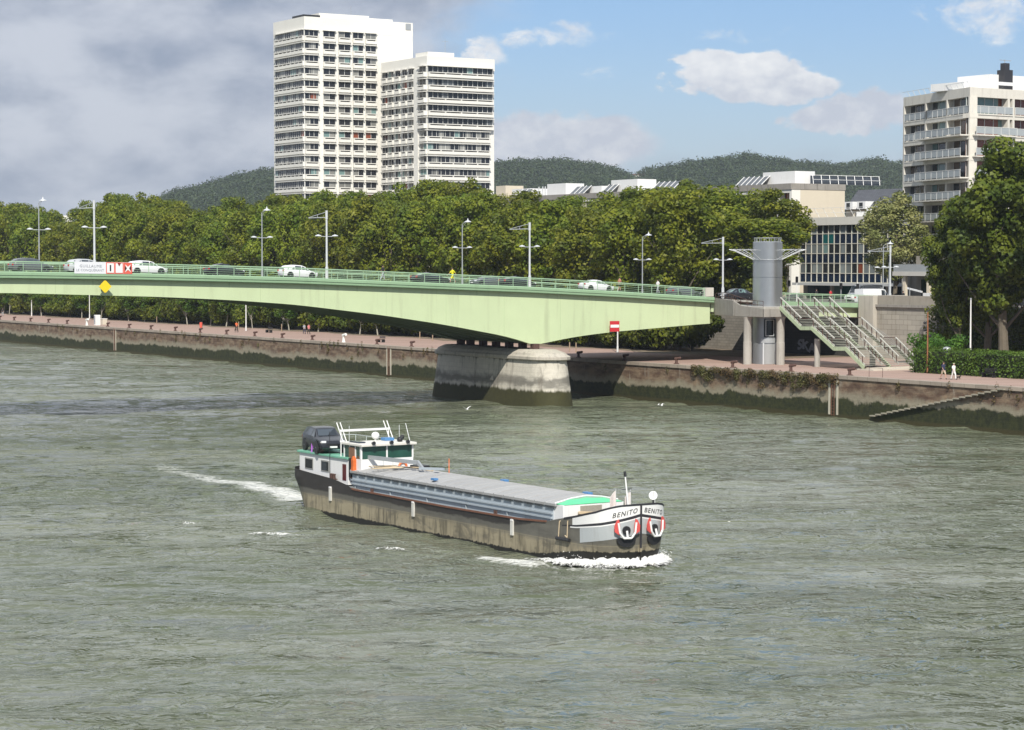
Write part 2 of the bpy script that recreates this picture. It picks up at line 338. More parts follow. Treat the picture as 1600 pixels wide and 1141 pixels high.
# ------------------------------------------------------------------ setting: river, quay ground, street ground
rng = np.random.default_rng(7)
def water_mat():
    m, t, b, out = new_mat('river_water')
    co = t.node('ShaderNodeTexCoord').outputs['Object']
    big = t.noise(t.mapping(co, (.022, .05, 1)), 1.0, 4, .55)
    col = t.mix(t.smooth(big, .35, .68), (.095, .110, .068), (.150, .162, .112))
    # foam: trails behind and beside the barge, wavelet caps
    sh = t.node('ShaderNodeTexCoord')
    cmb = t.mapping(co, (1, 1, 1), (0, 0, 0))
    sp = t.node('ShaderNodeSeparateXYZ'); t.lk(cmb, sp.inputs[0])
    X, Y = sp.outputs[0], sp.outputs[1]
    hx, hy = math.sin(R(SHIP_A)), -math.cos(R(SHIP_A))
    dx = t.math('SUBTRACT', X, SHIP_P[0]); dy = t.math('SUBTRACT', Y, SHIP_P[1])
    al = t.math('ADD', t.math('MULTIPLY', dx, hx), t.math('MULTIPLY', dy, hy))          # along heading from the stem
    ac = t.math('ADD', t.math('MULTIPLY', dx, -hy), t.math('MULTIPLY', dy, hx))         # to port
    fn = t.noise(t.mapping(co, (1.5, 3.6, 1), rot=(0, 0, .3)), 1.0, 8, .74, 1.2); fn2 = t.noise(co, .28, 3, .6)
    def strip(a0, a1, c0, c1, wd0, wd1, k):
        u = t.math('DIVIDE', t.math('SUBTRACT', al, a0), a1 - a0, clamp=True)
        ctr = t.math('ADD', c0, t.math('MULTIPLY', u, c1 - c0)); wd = t.math('ADD', wd0, t.math('MULTIPLY', u, wd1 - wd0))
        q = t.math('DIVIDE', t.math('ABSOLUTE', t.math('SUBTRACT', ac, ctr)), wd)
        ends = t.math('MULTIPLY', t.smooth(u, 0, .06), t.smooth(u, 1.0, .92))
        return t.math('MULTIPLY', t.math('MULTIPLY', t.smooth(q, 1, .1), ends), k)
    fo = strip(-36, -84, 1.2, 2.2, 3.2, 1.5, 1.8)
    fo = t.math('MULTIPLY', fo, t.smooth(al, -90, -46))
    fo = t.math('ADD', fo, strip(-3.0, -18, -4.6, -6.2, 1.6, 1.2, .85))
    fo = t.math('ADD', fo, strip(-16, -31, -7.4, -10.5, 1.2, 1.0, .5))
    fo = t.math('ADD', fo, strip(0.6, -8.0, -3.0, -5.0, 1.3, 1.5, 1.1))
    foam = t.math('MULTIPLY', t.smooth(t.math('ADD', t.math('MULTIPLY', fo, .85), t.math('MULTIPLY', t.math('SUBTRACT', fn, .5), 4.2)), .70, 1.75), .88)
    foam = t.math('MULTIPLY', foam, t.smooth(fo, .03, .25))
    # smoother olive slick by the barge and under the bridge
    col = t.mix(foam, col, (.75, .75, .70))
    t.lk(col, b.inputs['Base Color']); t.lk(t.math('ADD', .08, t.math('MULTIPLY', foam, .6)), b.inputs['Roughness'])
    b.inputs['IOR'].default_value = 1.33; b.inputs['Specular IOR Level'].default_value = .5
    w1 = t.noise(t.mapping(co, (.30, .36, 1), rot=(0, 0, .35)), 1.0, 2, .5, .6)
    w2 = t.noise(t.mapping(co, (.95, 1.0, 1), rot=(0, 0, -.3)), 1.0, 2.5, .55, .9)
    w2 = t.math('SUBTRACT', 1.0, t.math('ABSOLUTE', t.math('MULTIPLY', t.math('SUBTRACT', w2, .5), 2.6)))
    w3 = t.noise(t.mapping(co, (3.2, 3.4, 1)), 1.0, 2, .6, .3)
    calm = t.math('ADD', .35, t.math('MULTIPLY', t.smooth(t.noise(t.mapping(co, (.02, .05, 1), (3, 7, 0), (0, 0, .5)), 1.0, 4, .6), .34, .62), .95))
    hgt = t.math('MULTIPLY', t.math('ADD', t.math('ADD', t.math('MULTIPLY', w1, 1.35), t.math('MULTIPLY', w2, .40)), t.math('MULTIPLY', w3, .05)), calm)
    bp = t.node('ShaderNodeBump'); bp.inputs['Strength'].default_value = 1.0; bp.inputs['Distance'].default_value = .42
    t.lk(hgt, bp.inputs['Height']); t.lk(bp.outputs[0], b.inputs['Normal'])
    return m
SHIP_A = 32.5; SHIP_P = (6.82, 119.4)
WATER = water_mat()
def ship_local(X, Y):
    h = (math.sin(R(SHIP_A)), -math.cos(R(SHIP_A))); dx = X - SHIP_P[0]; dy = Y - SHIP_P[1]
    return dx * h[0] + dy * h[1], -dx * h[1] + dy * h[0]
nx, ny = 620, 1150
gx = np.linspace(-125, 85, nx); gy = np.linspace(62, 470, ny); GX, GY = np.meshgrid(gx, gy)
Z = np.zeros_like(GX)
for i in range(40):
    L = 1.5 * (1.13 ** (i % 20)) * rng.uniform(.9, 1.1); th = rng.normal(1.9, .65); k = 2 * np.pi / L
    Z += .0050 * L ** .75 * np.sin(k * (GX * math.cos(th) + GY * math.sin(th)) + rng.uniform(0, 6.3) + 1.2 * np.sin(GX * .05 * rng.uniform(.5, 1.5) + i) * np.cos(GY * .04 + i))
al, ac = ship_local(GX, GY)
# ship waves: diverging crests from bow and stern
for (a0, amp, side) in ((0, .13, -1), (0, .13, 1), (-33, .12, -1), (-33, .1, 1)):
    aa = al - a0; dist = (-aa) * .36; q = (ac * side - 2.6 - dist)
    Z += np.where(aa < 1.5, amp * np.exp(-(q / 1.5) ** 2) * np.cos(q * 1.9) * np.exp(np.minimum(0, aa) / 30.0), 0)
tr = np.exp(-(ac / 3.0) ** 2) * np.where(al < -34, np.exp((al + 34) / 22.0), 0) * .11 * np.sin(al * 1.1 + ac)
Z += tr
edge = np.minimum(np.minimum((GX + 125) / 20, (85 - GX) / 20), np.minimum((GY - 62) / 6, (470 - GY) / 60)); Z *= np.clip(edge, 0, 1)
V = np.stack([GX, GY, Z], -1).reshape(-1, 3)
idx = np.arange(nx * ny).reshape(ny, nx)
Fq = np.stack([idx[:-1, :-1], idx[:-1, 1:], idx[1:, 1:], idx[1:, :-1]], -1).reshape(-1, 4)
wat = np_mesh('water', V, Fq, WATER, smooth=True); tag(wat, kind='structure')
o = MB().add([(-2500, -600, 0), (700, -600, 0), (700, 2500, 0), (-2500, 2500, 0)], [(0, 1, 2, 3)]).build('water', WATER, loc=(0, 0, -.25)); tag(o, kind='structure')

QT, QZ, WALLT, SZ = 14.5, 4.45, 47.0, 11.0
# promenade and the city ground
g = MB().box(QT + .75, WALLT + .5, -260, 900, -.5, QZ)
tag(g.build('promenade', PAVE, loc=P3(0, 0, 0), rz=GROT), kind='structure')
dirt = M('bare_ground', (.20, .155, .105), .95, .3, .35)
g = MB(); g.add([(32.5, -34, QZ + .012), (46.9, -34, QZ + .012), (46.9, 700, QZ + .012), (32.5, 700, QZ + .012)], [(0, 1, 2, 3)])
n_ = 90; vs = []; 
g = MB(); vs = []; fs = []
for i in range(n_ + 1):
    w = -2 + (702) * (i / n_); vs += [(33 + 1.6 * math.sin(i * 1.7) + .8 * math.sin(i * 4.1), w, QZ + .012), (46.9, w, QZ + .012)]
    if i: fs.append((2 * i - 2, 2 * i - 1, 2 * i + 1, 2 * i))
tag(g.add(vs, fs).build('dirt_verge', dirt, loc=P3(0, 0, 0), rz=GROT), kind='structure')
city = M('city_ground', (.16, .15, .14), .9, .3, .02)
g = MB().add([(WALLT + .2, -900, SZ), (6000, -900, SZ), (6000, 6000, SZ), (WALLT + .2, 6000, SZ)], [(0, 1, 2, 3)])
tag(g.build('ground', city, loc=P3(0, 0, 0), rz=GROT), kind='structure')

# quay wall
def quay_mat():
    m, t, b, out = new_mat('quay_masonry')
    co = t.node('ShaderNodeTexCoord').outputs['Object']; sp = t.node('ShaderNodeSeparateXYZ'); t.lk(co, sp.inputs[0])
    y, z = sp.outputs[1], sp.outputs[2]
    jag = t.noise(t.mapping(co, (1, .35, .25)), 1.0, 6, .7); jag2 = t.noise(t.mapping(co, (1, .09, .1)), 1.0, 3)
    fine = t.noise(co, 1.7, 6, .7); col0 = t.noise(t.mapping(co, (1, .5, 1.6)), 1.0, 5, .65)
    zz = t.math('ADD', z, t.math('ADD', t.math('MULTIPLY', t.math('SUBTRACT', jag, .5), -2.6), t.math('MULTIPLY', t.math('SUBTRACT', jag2, .5), -1.5)))
    brick = t.mix(t.smooth(col0, .35, .65), (.12, .072, .048), (.27, .20, .135))
    bt = t.node('ShaderNodeTexBrick'); cb = t.node('ShaderNodeCombineXYZ'); t.lk(y, cb.inputs[0]); t.lk(z, cb.inputs[1]); t.lk(cb.outputs[0], bt.inputs['Vector'])
    bt.inputs['Scale'].default_value = 1; bt.inputs['Brick Width'].default_value = .8; bt.inputs['Row Height'].default_value = .36; bt.inputs['Mortar Size'].default_value = .02
    bt.inputs['Color1'].default_value = (.8, .8, .8, 1); bt.inputs['Color2'].default_value = (1.1, 1.05, 1, 1); bt.inputs['Mortar'].default_value = (.7, .65, .6, 1)
    brick = t.mix(.8, brick, bt.outputs[0], 'MULTIPLY')
    white = t.smooth(t.noise(t.mapping(co, (1, .8, .12), (5, 3, 1)), 1.0, 4, .6), .62, .72)
    brick = t.mix(t.math('MULTIPLY', white, .65), brick, (.40, .36, .29))
    dark = t.smooth(t.noise(t.mapping(co, (1, .6, .8), (9, 2, 1)), 1.0, 5, .7), .52, .72)
    brick = t.mix(t.math('MULTIPLY', t.math('MULTIPLY', dark, t.smooth(z, 2.6, 4.2)), .7), brick, (.045, .035, .02))
    pale = t.mix(fine, (.21, .18, .125), (.38, .34, .25))
    algae = t.mix(t.smooth(fine, .35, .65), (.014, .018, .004), (.040, .045, .010))
    low = t.mix(t.smooth(z, .55, .15), algae, (.05, .043, .012))
    c_ = t.mix(t.smooth(zz, 2.05, 2.9), pale, brick)
    c_ = t.mix(t.smooth(zz, 1.95, 1.62), c_, low)
    t.lk(c_, b.inputs['Base Color']); b.inputs['Roughness'].default_value = .85
    bp = t.node('ShaderNodeBump'); bp.inputs['Strength'].default_value = .5; bp.inputs['Distance'].default_value = .12
    t.lk(t.math('ADD', t.noise(co, 3, 6, .7), t.math('MULTIPLY', bt.outputs['Fac'], -.3)), bp.inputs['Height']); t.lk(bp.outputs[0], b.inputs['Normal']); return m
QM = quay_mat()
qw = grid_root('quay_wall', QT, 0, 0, 'long brown masonry quay wall with dark green algae below along the river', 'quay wall')
MB().box(-.15, .74, -260, 900, -2, QZ - .35).build('wall', QM, qw)
MB().box(-.28, .73, -260, 900, QZ - .346, QZ + .02).build('coping', M('coping_stone', (.40, .335, .27), .85, .2, .7, bump=.3, brick=(1.6, 3, .03)), qw)
# stone steps let into the wall
st = grid_root('quay_stairs', QT, 0, 0, 'pale stone steps climbing the algae-stained quay wall at the right', 'steps')
n = 22; (wa, za), (wb, zb) = on_t(1360, 654.5, QT - .4), on_t(1570, 607, QT - .4)
zb = QZ - .2; za = .45
for i in range(n):
    w = wa + (wb - wa) * i / n; w2 = wa + (wb - wa) * (i + 1) / n; z = za + (zb - za) * (i + 1) / n
    MB().box(-.55, -.16, w2 + (w - w2) * .04, w, z - .12, z).build('step', M('worn_step', (.34, .31, .24), .9, .25, 2, bump=.4), st)
# ladders in the quay wall with pale flanks
for i, (px, wd) in enumerate(((180, .9), (608, 1.1), (1303, 1.3))):
    w, _ = on_t(px, 560, QT - .15)
    lab = ('iron ladder in the quay wall left of the yellow diamond', 'iron ladder in the quay wall just left of the bridge pier', 'iron ladder in the quay wall below the green stairs')[i]
    r_ = grid_root('quay_ladder', QT - .16, w, 0, lab, 'ladder', 'ladders on the quay wall')
    fl = MB()
    for s_ in (-1, 1): fl.box(-.06, .0, s_ * wd * .5 - .12, s_ * wd * .5 + .16, .3, QZ - .36)
    fl.build('stone_flank', M('lime_stained_stone', (.52, .48, .38), .9, .3, 1.5, streak=.6, sc=(.2, .18, .12)), r_)
    ld = MB()
    for s_ in (-1, 1): ld.tube((-.12, s_ * .22, .2), (-.12, s_ * .22, QZ - .1), .035)
    ld.build('rail', RUST, r_); ru = MB()
    for k in range(13): ru.tube((-.12, -.22, .3 + k * .31), (-.12, .22, .3 + k * .31), .022, n=5)
    ru.build('rung', RUST, r_)

# leaf clumps ------------------------------------------------------
def leaves(name, centers, radii, n, size, mat, parent=None, seed=0, inner=.25, flat=1.0, smin=.6):
    r = np.random.default_rng(seed); C = np.asarray(centers, float); Rr = np.asarray(radii, float)
    if Rr.ndim == 1: Rr = np.stack([Rr] * 3, -1)
    vol = (Rr[:, 0] * Rr[:, 1] + Rr[:, 0] * Rr[:, 2]); p = vol / vol.sum(); k = r.choice(len(C), n, p=p)
    d = r.normal(size=(n, 3)); d /= np.linalg.norm(d, axis=1)[:, None]
    rad = np.where(r.random(n) < inner, r.uniform(.35, 1, n), r.normal(.97, .085, n))[:, None]
    pos = C[k] + d * Rr[k] * rad
    nn = d + r.normal(size=(n, 3)) * .52; nn[:, 2] += .2; nn /= np.linalg.norm(nn, axis=1)[:, None]
    a = np.cross(nn, r.normal(size=(n, 3))); a /= np.linalg.norm(a, axis=1)[:, None]; b_ = np.cross(nn, a)
    s = size * r.uniform(smin, 1.35, n)[:, None]
    Vv = np.stack([pos - a * s * .5, pos - b_ * s * .36 + nn * s * .08, pos + a * s * .5, pos + b_ * s * .36 + nn * s * .08], 1)
    if flat != 1: pass
    return np_mesh(name, Vv.reshape(-1, 3), np.arange(4 * n).reshape(-1, 4), mat, parent)
def crown_blobs(r, rx, rz, nb, br, bot=.0):
    C = []; Rr = []
    for i in range(nb):
        u = r.uniform(-1 + bot, 1); ph = i * 2.399 + r.uniform(-.4, .4); q = math.sqrt(max(0, 1 - u * u)) * (1 - .25 * max(0, -u)); rr = r.uniform(.55, 1.0) * br
        k = r.uniform(.70, .95)
        C.append((math.cos(ph) * q * (rx - rr * .6) * k, math.sin(ph) * q * (rx - rr * .6) * k, u * (rz - rr * .6) * k + 0)); Rr.append((rr, rr, rr * r.uniform(.7, .95)))
    C.append((0, 0, 0)); Rr.append((rx * .62, rx * .62, rz * .66)); return C, Rr
def make_tree(name, label, H_, rx, crown_h, leaf, bark, seed, nl=9000, lsize=.42, nb=46, br=1.7, tr=.36, group=None, cat='tree', twig=True):
    r = np.random.default_rng(seed); root = empty(name, label=label, cat=cat, group=group)
    t = MB(); zc = H_ - crown_h / 2; base = H_ - crown_h
    lean = (r.uniform(-.4, .4), r.uniform(-.4, .4)); pts = [(0, 0, -.2), (lean[0] * .3, lean[1] * .3, base * .5), (lean[0] * .7, lean[1] * .7, base + .4), (lean[0], lean[1], zc)]
    rs = [tr * 1.25, tr, tr * .85, tr * .4]
    for a, b, ra, rb in zip(pts[:-1], pts[1:], rs[:-1], rs[1:]): t.tube(a, b, ra, rb, 9)
    for i in range(9):
        ph = i * 2.4 + r.uniform(-.3, .3); z0 = base + r.uniform(-.1, .5) * crown_h * .6; p = Vector((lean[0] * .8, lean[1] * .8, z0))
        q = p + Vector((math.cos(ph) * rx * .42, math.sin(ph) * rx * .42, crown_h * r.uniform(.14, .3))); e = q + Vector((math.cos(ph + .3) * rx * .32, math.sin(ph + .3) * rx * .32, crown_h * .16))
        t.tube(p, q, tr * .42, tr * .22, 6); t.tube(q, e, tr * .22, tr * .08, 5)
    t.build('trunk', bark, root, smooth=True)
    C, Rr = crown_blobs(r, rx, crown_h / 2, nb, br)
    C = [(c_[0], c_[1], c_[2] + zc) for c_ in C]
    leaves('crown', C, Rr, nl, lsize, leaf, root, seed)
    return root

# big plane trees: two rows beside the river
G1 = 'plane trees in the long riverside row'
protos = [make_tree('plane_tree', 'x', 24, r_, ch, LEAF, BARK, sd_, nl=11500, lsize=.50, nb=50, br=br_, tr=.4, group=G1)
          for r_, ch, sd_, br_ in ((5.6, 18.5, 1, 1.9), (6.2, 18, 2, 2.1), (5.4, 19, 3, 1.8), (6.0, 17.5, 4, 2.0), (5.8, 19, 5, 1.7), (6.4, 18.5, 6, 2.2))]
used = set()
TOPS = [(-60, 308), (0, 312), (55, 318), (92, 332), (130, 325), (165, 302), (215, 298), (260, 316), (300, 324), (345, 326), (385, 312), (430, 302), (480, 300), (560, 305), (600, 298), (650, 286), (720, 283), (760, 290), (850, 302), (930, 305), (1000, 290), (1050, 278), (1110, 280), (1170, 285), (1240, 320)]
def put_tree(proto, t, w, zbase, ztop, label, H0=24.0, wide=1.0, rot=None):
    o = proto if proto not in used else copy_tree(proto); used.add(proto)
    x, y = P2(t, w); o.location = (x, y, zbase); s = (ztop - zbase) / (H0 * .945)
    o.scale = (wide, wide, s); o.rotation_euler = (0, 0, rot if rot is not None else random.random() * 6.28); o['label'] = label
    return o
random.seed(5)
def pix_of(t, w, z):
    x, y = P2(t, w); dz = z - CH; c_ = math.cos(PITCH); s_ = math.sin(PITCH)
    f_ = y * c_ - dz * s_; u_ = y * s_ + dz * c_; return 800 + CF * x / f_, 570.5 - CF * u_ / f_
LMK = [(-200, 'left of the first lamp on the bridge'), (62, 'behind the leftmost bridge lamp'), (105, 'by the gap with the far white block'), (165, 'above the yellow diamond'), (230, 'above the white car left of the pier'),
       (300, 'in front of the left wooded hill'), (360, 'in front of the hill left of the tower'), (411, 'behind the second curved bridge lamp'), (460, 'in front of the tall tower left corner'), (511, 'behind the mast left of the pier'), (570, 'in front of the tall tower windows'),
       (625, 'in front of the gap between the towers'), (700, 'in front of the lower tower'), (760, 'in front of the lower tower right corner'), (828, 'behind the mast over the bridge pier'), (900, 'in front of the far wooded hill'), (960, 'above the red and white sign'),
       (1010, 'behind the fourth curved bridge lamp'), (1060, 'in front of the small hillside house'), (1130, 'behind the mast left of the lift tower'), (1190, 'directly behind the silver lift tower'), (1400, 'right of the lift tower')]
def place_name(px): return min(LMK, key=lambda k: abs(k[0] - px))[1]
cnt = {}
ORD = ['first', 'second', 'third', 'fourth', 'fifth', 'sixth', 'seventh', 'eighth', 'ninth', 'tenth', 'eleventh', 'twelfth', 'thirteenth', 'fourteenth', 'fifteenth', 'sixteenth']
def row(t, w0, w1, step, zb_, drop, rowname):
    w = w0; i = 0
    while w < w1:
        px, _ = pix_of(t, w, 20)
        if not 96 < px < 124 or t < 40:
            zt = on_t(px, interp(TOPS, px) + drop + random.uniform(-8, 6), t)[1]
            if 88 < px < 132: zt = on_t(px, 346, t)[1]
            k = (place_name(px), rowname); cnt[k] = cnt.get(k, 0) + 1
            lab = '%s %s plane tree %s' % (ORD[cnt[k] - 1], rowname, k[0])
            put_tree(protos[(i * 5 + int(t)) % 6], t + random.uniform(-1, 1), w, zb_, zt, lab, wide=random.uniform(.92, 1.12))
        w += step * random.uniform(.85, 1.15); i += 1
row(39, 26, 330, 9.6, QZ, 14, 'front-row')
row(60, 31, 420, 10.5, SZ, 0, 'back-row')
row(51.5, 21.5, 300, 9.0, SZ, 38, 'middle-row')

# right-hand trees
T2 = make_tree('plane_tree', 'broad dark plane tree rising from the promenade at the right edge', 25, 6.4, 20.0, LEAFD, BARK, 11, nl=26000, lsize=.5, nb=90, br=1.8, tr=.5, group='plane trees at the right')
used.add(T2); x, y = P2(37.5, -38.5); T2.location = (x, y, QZ); T2.scale = (1.12, 1.12, 1.06)
o = put_tree(T2, 37.5, -31.2, QZ, on_t(1490, 318, 37.5)[1], 'shorter dark plane tree left of the tall one at the right', 25, .66, 1.0)
o = put_tree(T2, 41, -32, QZ, 22.5, 'low dark plane tree filling in below the tall right-hand tree', 25, .9, 3.0)
o = put_tree(T2, 38, -47, QZ, 27.5, 'dark plane tree cut by the right edge of the view', 25, .95, 2.2)
o = put_tree(T2, 52, -22.0, SZ, 23.0, 'low dark plane tree behind the stone parapet', 25, .62, 4.0)
T3 = make_tree('linden_tree', 'olive-grey egg-shaped tree in front of the glazed office block', 17, 4.4, 14.2, LEAFG, BARK, 21, nl=15000, lsize=.30, nb=90, br=1.1, tr=.25)
wv_, _ = on_t(1398, 400, 62); x, y = P2(62, wv_); T3.location = (x, y, SZ); T3.scale = (1.2, 1.2, (on_t(1402, 292, 62)[1] - SZ) / 17)
# young trees along the promenade
T4 = make_tree('young_tree', 'x', 8.5, 2.7, 6.6, LEAFB, BARKP, 31, nl=3600, lsize=.34, nb=24, br=1.0, tr=.09, group='young trees on the promenade')
k = 0
for px in (2, 20, 45, 70, 98, 128, 160, 205, 232, 262, 300, 330, 355, 400, 432, 455, 500, 566, 590):
    w = on_t(px, 500, 35)[0]
    put_tree(T4, 35 + random.uniform(-1, 1.5), w, QZ, QZ + random.uniform(7.0, 9.5), '%s young tree from the left along the far promenade' % (ORD + ['seventeenth', 'eighteenth', 'nineteenth'])[k], 8.5, random.uniform(.9, 1.3)); k += 1
# bushes at the foot of the trees
B0 = empty('bush', label='x', cat='bush', group='bushes under the plane trees')
r_ = np.random.default_rng(3); C, Rr = crown_blobs(r_, 2.6, 1.5, 26, .9, .5); leaves('foliage', [(a, b, c_ + 1.3) for a, b, c_ in C], Rr, 3200, .32, LEAFD, B0, 3)
st_ = MB()
for i in range(6): st_.tube((0, 0, 0), (math.cos(i) * 1.2, math.sin(i) * 1.2, 1.6), .06, .02, 5)
st_.build('stem', BARK, B0); used.add(B0)
first = True; k = 0; w = 24
while w < 300:
    px, _ = pix_of(41, w, 6)
    o = B0 if first else copy_tree(B0); first = False
    x, y = P2(38.2 + random.uniform(-1.6, 2.5), w); o.location = (x, y, QZ); s = random.uniform(.9, 1.5); o.scale = (1.35 * s, 1.35 * s, s * random.uniform(1.0, 2.1)); o.rotation_euler = (0, 0, random.random() * 6)
    kk = place_name(px).replace('behind', 'below').replace('in front of', 'far below').replace('above', 'below'); cnt[('b', kk)] = cnt.get(('b', kk), 0) + 1
    o['label'] = '%s dark bush from the right %s' % (ORD[min(15, cnt[('b', kk)] - 1)], kk); w += 3.4; k += 1
for k in range(14):
    w = 21.5 + 3.6 * k; o = copy_tree(B0); x, y = P2(50.0 + random.uniform(0, 2), w); o.location = (x, y, SZ); s = random.uniform(1.1, 1.6); o.scale = (s * 1.2, s * 1.2, s * 1.5); o.rotation_euler = (0, 0, k * 1.9); o['group'] = 'bushes along the street behind the bridge'
    o['label'] = '%s street-level bush from the lift tower, under the plane trees behind the bridge end' % ORD[k]
# hedge at the right: one clipped mass along the promenade
hr = grid_root('hedge', 27, -37, QZ, 'long clipped green hedge along the promenade at the right', 'hedge')
def hedge(y0, y1, x0, x1, h, n, seed):
    r = np.random.default_rng(seed); C = []; Rr = []
    y = y0
    while y < y1:
        for xx in np.arange(x0, x1, 1.0):
            for zz in np.arange(.45, h - .2, .8): C.append((xx + r.uniform(-.15, .15), y + r.uniform(-.2, .2), zz)); Rr.append((.72, .72, .66))
        y += .9
    return leaves('foliage', C, Rr, n, .24, LEAFH, hr, seed, inner=.1)
hedge(-34, 0.5, -1.0, 2.2, 2.75, 46000, 5)
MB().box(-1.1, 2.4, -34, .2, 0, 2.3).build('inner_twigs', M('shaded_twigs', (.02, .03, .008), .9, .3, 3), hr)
hr2 = grid_root('hedge', 34, -31.5, QZ, 'taller bright green bush block beside the foot of the green stairs', 'hedge')
rr_ = np.random.default_rng(9); C = [(rr_.uniform(-2, 2), rr_.uniform(-2.4, 2.4), rr_.uniform(.6, 3.3)) for _ in range(46)]
leaves('foliage', C, [(.85, .85, .75)] * 46, 8000, .26, LEAFH, hr2, 9)
# dark climbing growth on the right wall, spread upward to stand in for tree shade
rr_ = np.random.default_rng(12); C = [(rr_.uniform(-.6, .1), rr_.uniform(-26, 8), 0) for _ in range(240)]; C = [(a, b, rr_.uniform(0, 2.4) if b > 6.6 else rr_.uniform(0, 6.2)) for a, b, _ in C]
tag(leaves('ivy', C, [(.7, 1.3, .9)] * 240, 34000, .32, LEAFD, None, 12), 'dark ivy standing partly for tree shade on the retaining wall behind the hedge', 'ivy', kind='stuff')
iv = bpy.data.objects['ivy']; iv.location = P3(WALLT - .8, -24, QZ); iv.rotation_euler = (0, 0, GROT)
# dry weeds hanging over the quay edge
C = []; Rr = []
for i in range(110):
    w = rr_.uniform(-38, -12.5); C.append((rr_.uniform(-.5, -.2), w, QZ - .1 - abs(rr_.normal(0, .55)))); Rr.append((.25, .5, .35))
for i in range(90):
    w = rr_.uniform(-70, 200); C.append((-.3, w, QZ - abs(rr_.normal(.3, .8)))); Rr.append((.12, .25, .45))
o = leaves('weeds', C, Rr, 12000, .16, DRY, None, 14); tag(o, 'dry brown weeds hanging over the quay edge', 'weeds', kind='stuff'); o.location = P3(QT, 0, 0); o.rotation_euler = (0, 0, GROT)
# ------------------------------------------------------------------ the bridge
ZF = [(-110, 14.6), (-90, 15.1), (-64.3, 15.40), (-50, 15.18), (-31.5, 14.70), (-2, 13.53), (10, 12.93), (23.4, 12.16), (36, 11.5), (52, 11.06)]
ZB = [(-110, 12.6), (-64, 13.3), (-47, 12.75), (-39, 12.35), (-31.5, 11.8), (-21, 10.55), (-13, 9.38), (-4.5, 7.86), (-1.6, 7.0), (-.2, 7.0), (4.2, 7.7), (9.5, 8.2), (24, 9.02)]
zf = lambda t: interp(ZF, t); zb = lambda t: interp(ZB, t)
zbs = lambda t: sum(zb(t + d) for d in (-1.5, 0, 1.5)) / 3 if abs(t + .9) > 2 else zb(t)
NE, FE, T0, T1 = -3.2, 17.4, -110, 24.0
br = grid_root('road_bridge', 0, 0, 0, 'pale green steel road bridge crossing the river on a stone pier', 'bridge')
def strip_t(mb, t0, t1, sec, step=1.5, mi=None):   # sec(t) -> ring of (w, z)
    n = max(1, int((t1 - t0) / step)); rings = []
    for i in range(n + 1):
        t = t0 + (t1 - t0) * i / n; rings.append([(t, w, z) for w, z in sec(t)])
    return mb.loft(rings, True, True, mi)
strip_t(MB(), T0, T1, lambda t: [(NE + .12, zf(t) - .34), (FE - .12, zf(t) - .34), (FE - .12, zf(t) - .12), (NE + .12, zf(t) - .12)]).build('deck', CONC, br)
strip_t(MB(), T0, 46.9, lambda t: [(-.2, zf(t) - .118), (14.4, zf(t) - .118), (14.4, zf(t) - .06), (-.2, zf(t) - .06)]).build('carriageway', ASPH, br)
for a, b in ((NE + .13, -.21), (14.41, FE - .13)):
    strip_t(MB(), T0, T1, lambda t: [(a, zf(t) - .118), (b, zf(t) - .118), (b, zf(t) + .03), (a, zf(t) + .03)]).build('sidewalk', CONC, br)
for s_ in (1, -1):
    e = NE if s_ == 1 else FE
    def fs_(t, e=e, s_=s_):
        z = zf(t); return [(e + s_ * .1, z - .68), (e + s_ * .02, z - .6), (e, z - .36), (e - s_ * .07, z - .33), (e - s_ * .07, z - .06), (e, z + .0), (e + s_ * .11, z + .04), (e + s_ * .11, z - .68)]
    strip_t(MB(), T0, T1, fs_).build('fascia', GREEND if 0 else M('fascia_paint', (.28, .42, .26), .5, .09, .4, streak=.35, sc=(.17, .27, .15)), br)
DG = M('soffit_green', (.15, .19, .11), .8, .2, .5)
for i, w in enumerate([NE + .75, .2, 3.2, 6.2, 9.2, 12.2, 14.6, FE - .75]):
    top = .69 if i in (0, 7) else .35
    def gs(t, w=w, top=top): z0 = zbs(t); return [(w - .13, z0 + .06), (w + .13, z0 + .06), (w + .13, zf(t) - top + .005), (w - .13, zf(t) - top + .005)]
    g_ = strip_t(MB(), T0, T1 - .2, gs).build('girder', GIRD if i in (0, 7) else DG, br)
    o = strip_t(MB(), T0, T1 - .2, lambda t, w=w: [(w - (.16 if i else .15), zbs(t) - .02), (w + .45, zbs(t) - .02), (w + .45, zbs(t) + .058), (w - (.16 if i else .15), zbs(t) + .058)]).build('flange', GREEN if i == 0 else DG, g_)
mb = MB()   # bottom plating between girders near the pier and cross frames
for t in np.arange(-108, 22, 4.0): mb.box(t - .06, t + .06, NE + .9, FE - .9, zf(t) - 1.3, zf(t) - .36)
mb.build('cross_frame', DG, br)
sm_ = MB()
for t in np.arange(-104, 23, 7.6): sm_.box(t - .02, t + .02, NE + .605, NE + .64, zbs(t) + .1, zf(t) - .7)
for t in np.arange(-100, 23, 15.2): sm_.box(t - .05, t + .05, NE + .595, NE + .64, zf(t) - 1.25, zf(t) - .7)
sm_.build('plate_seam', M('seam_shade', (.44, .53, .32), .6, .1, 1), br); tag(bpy.data.objects['plate_seam'], kind='stuff')
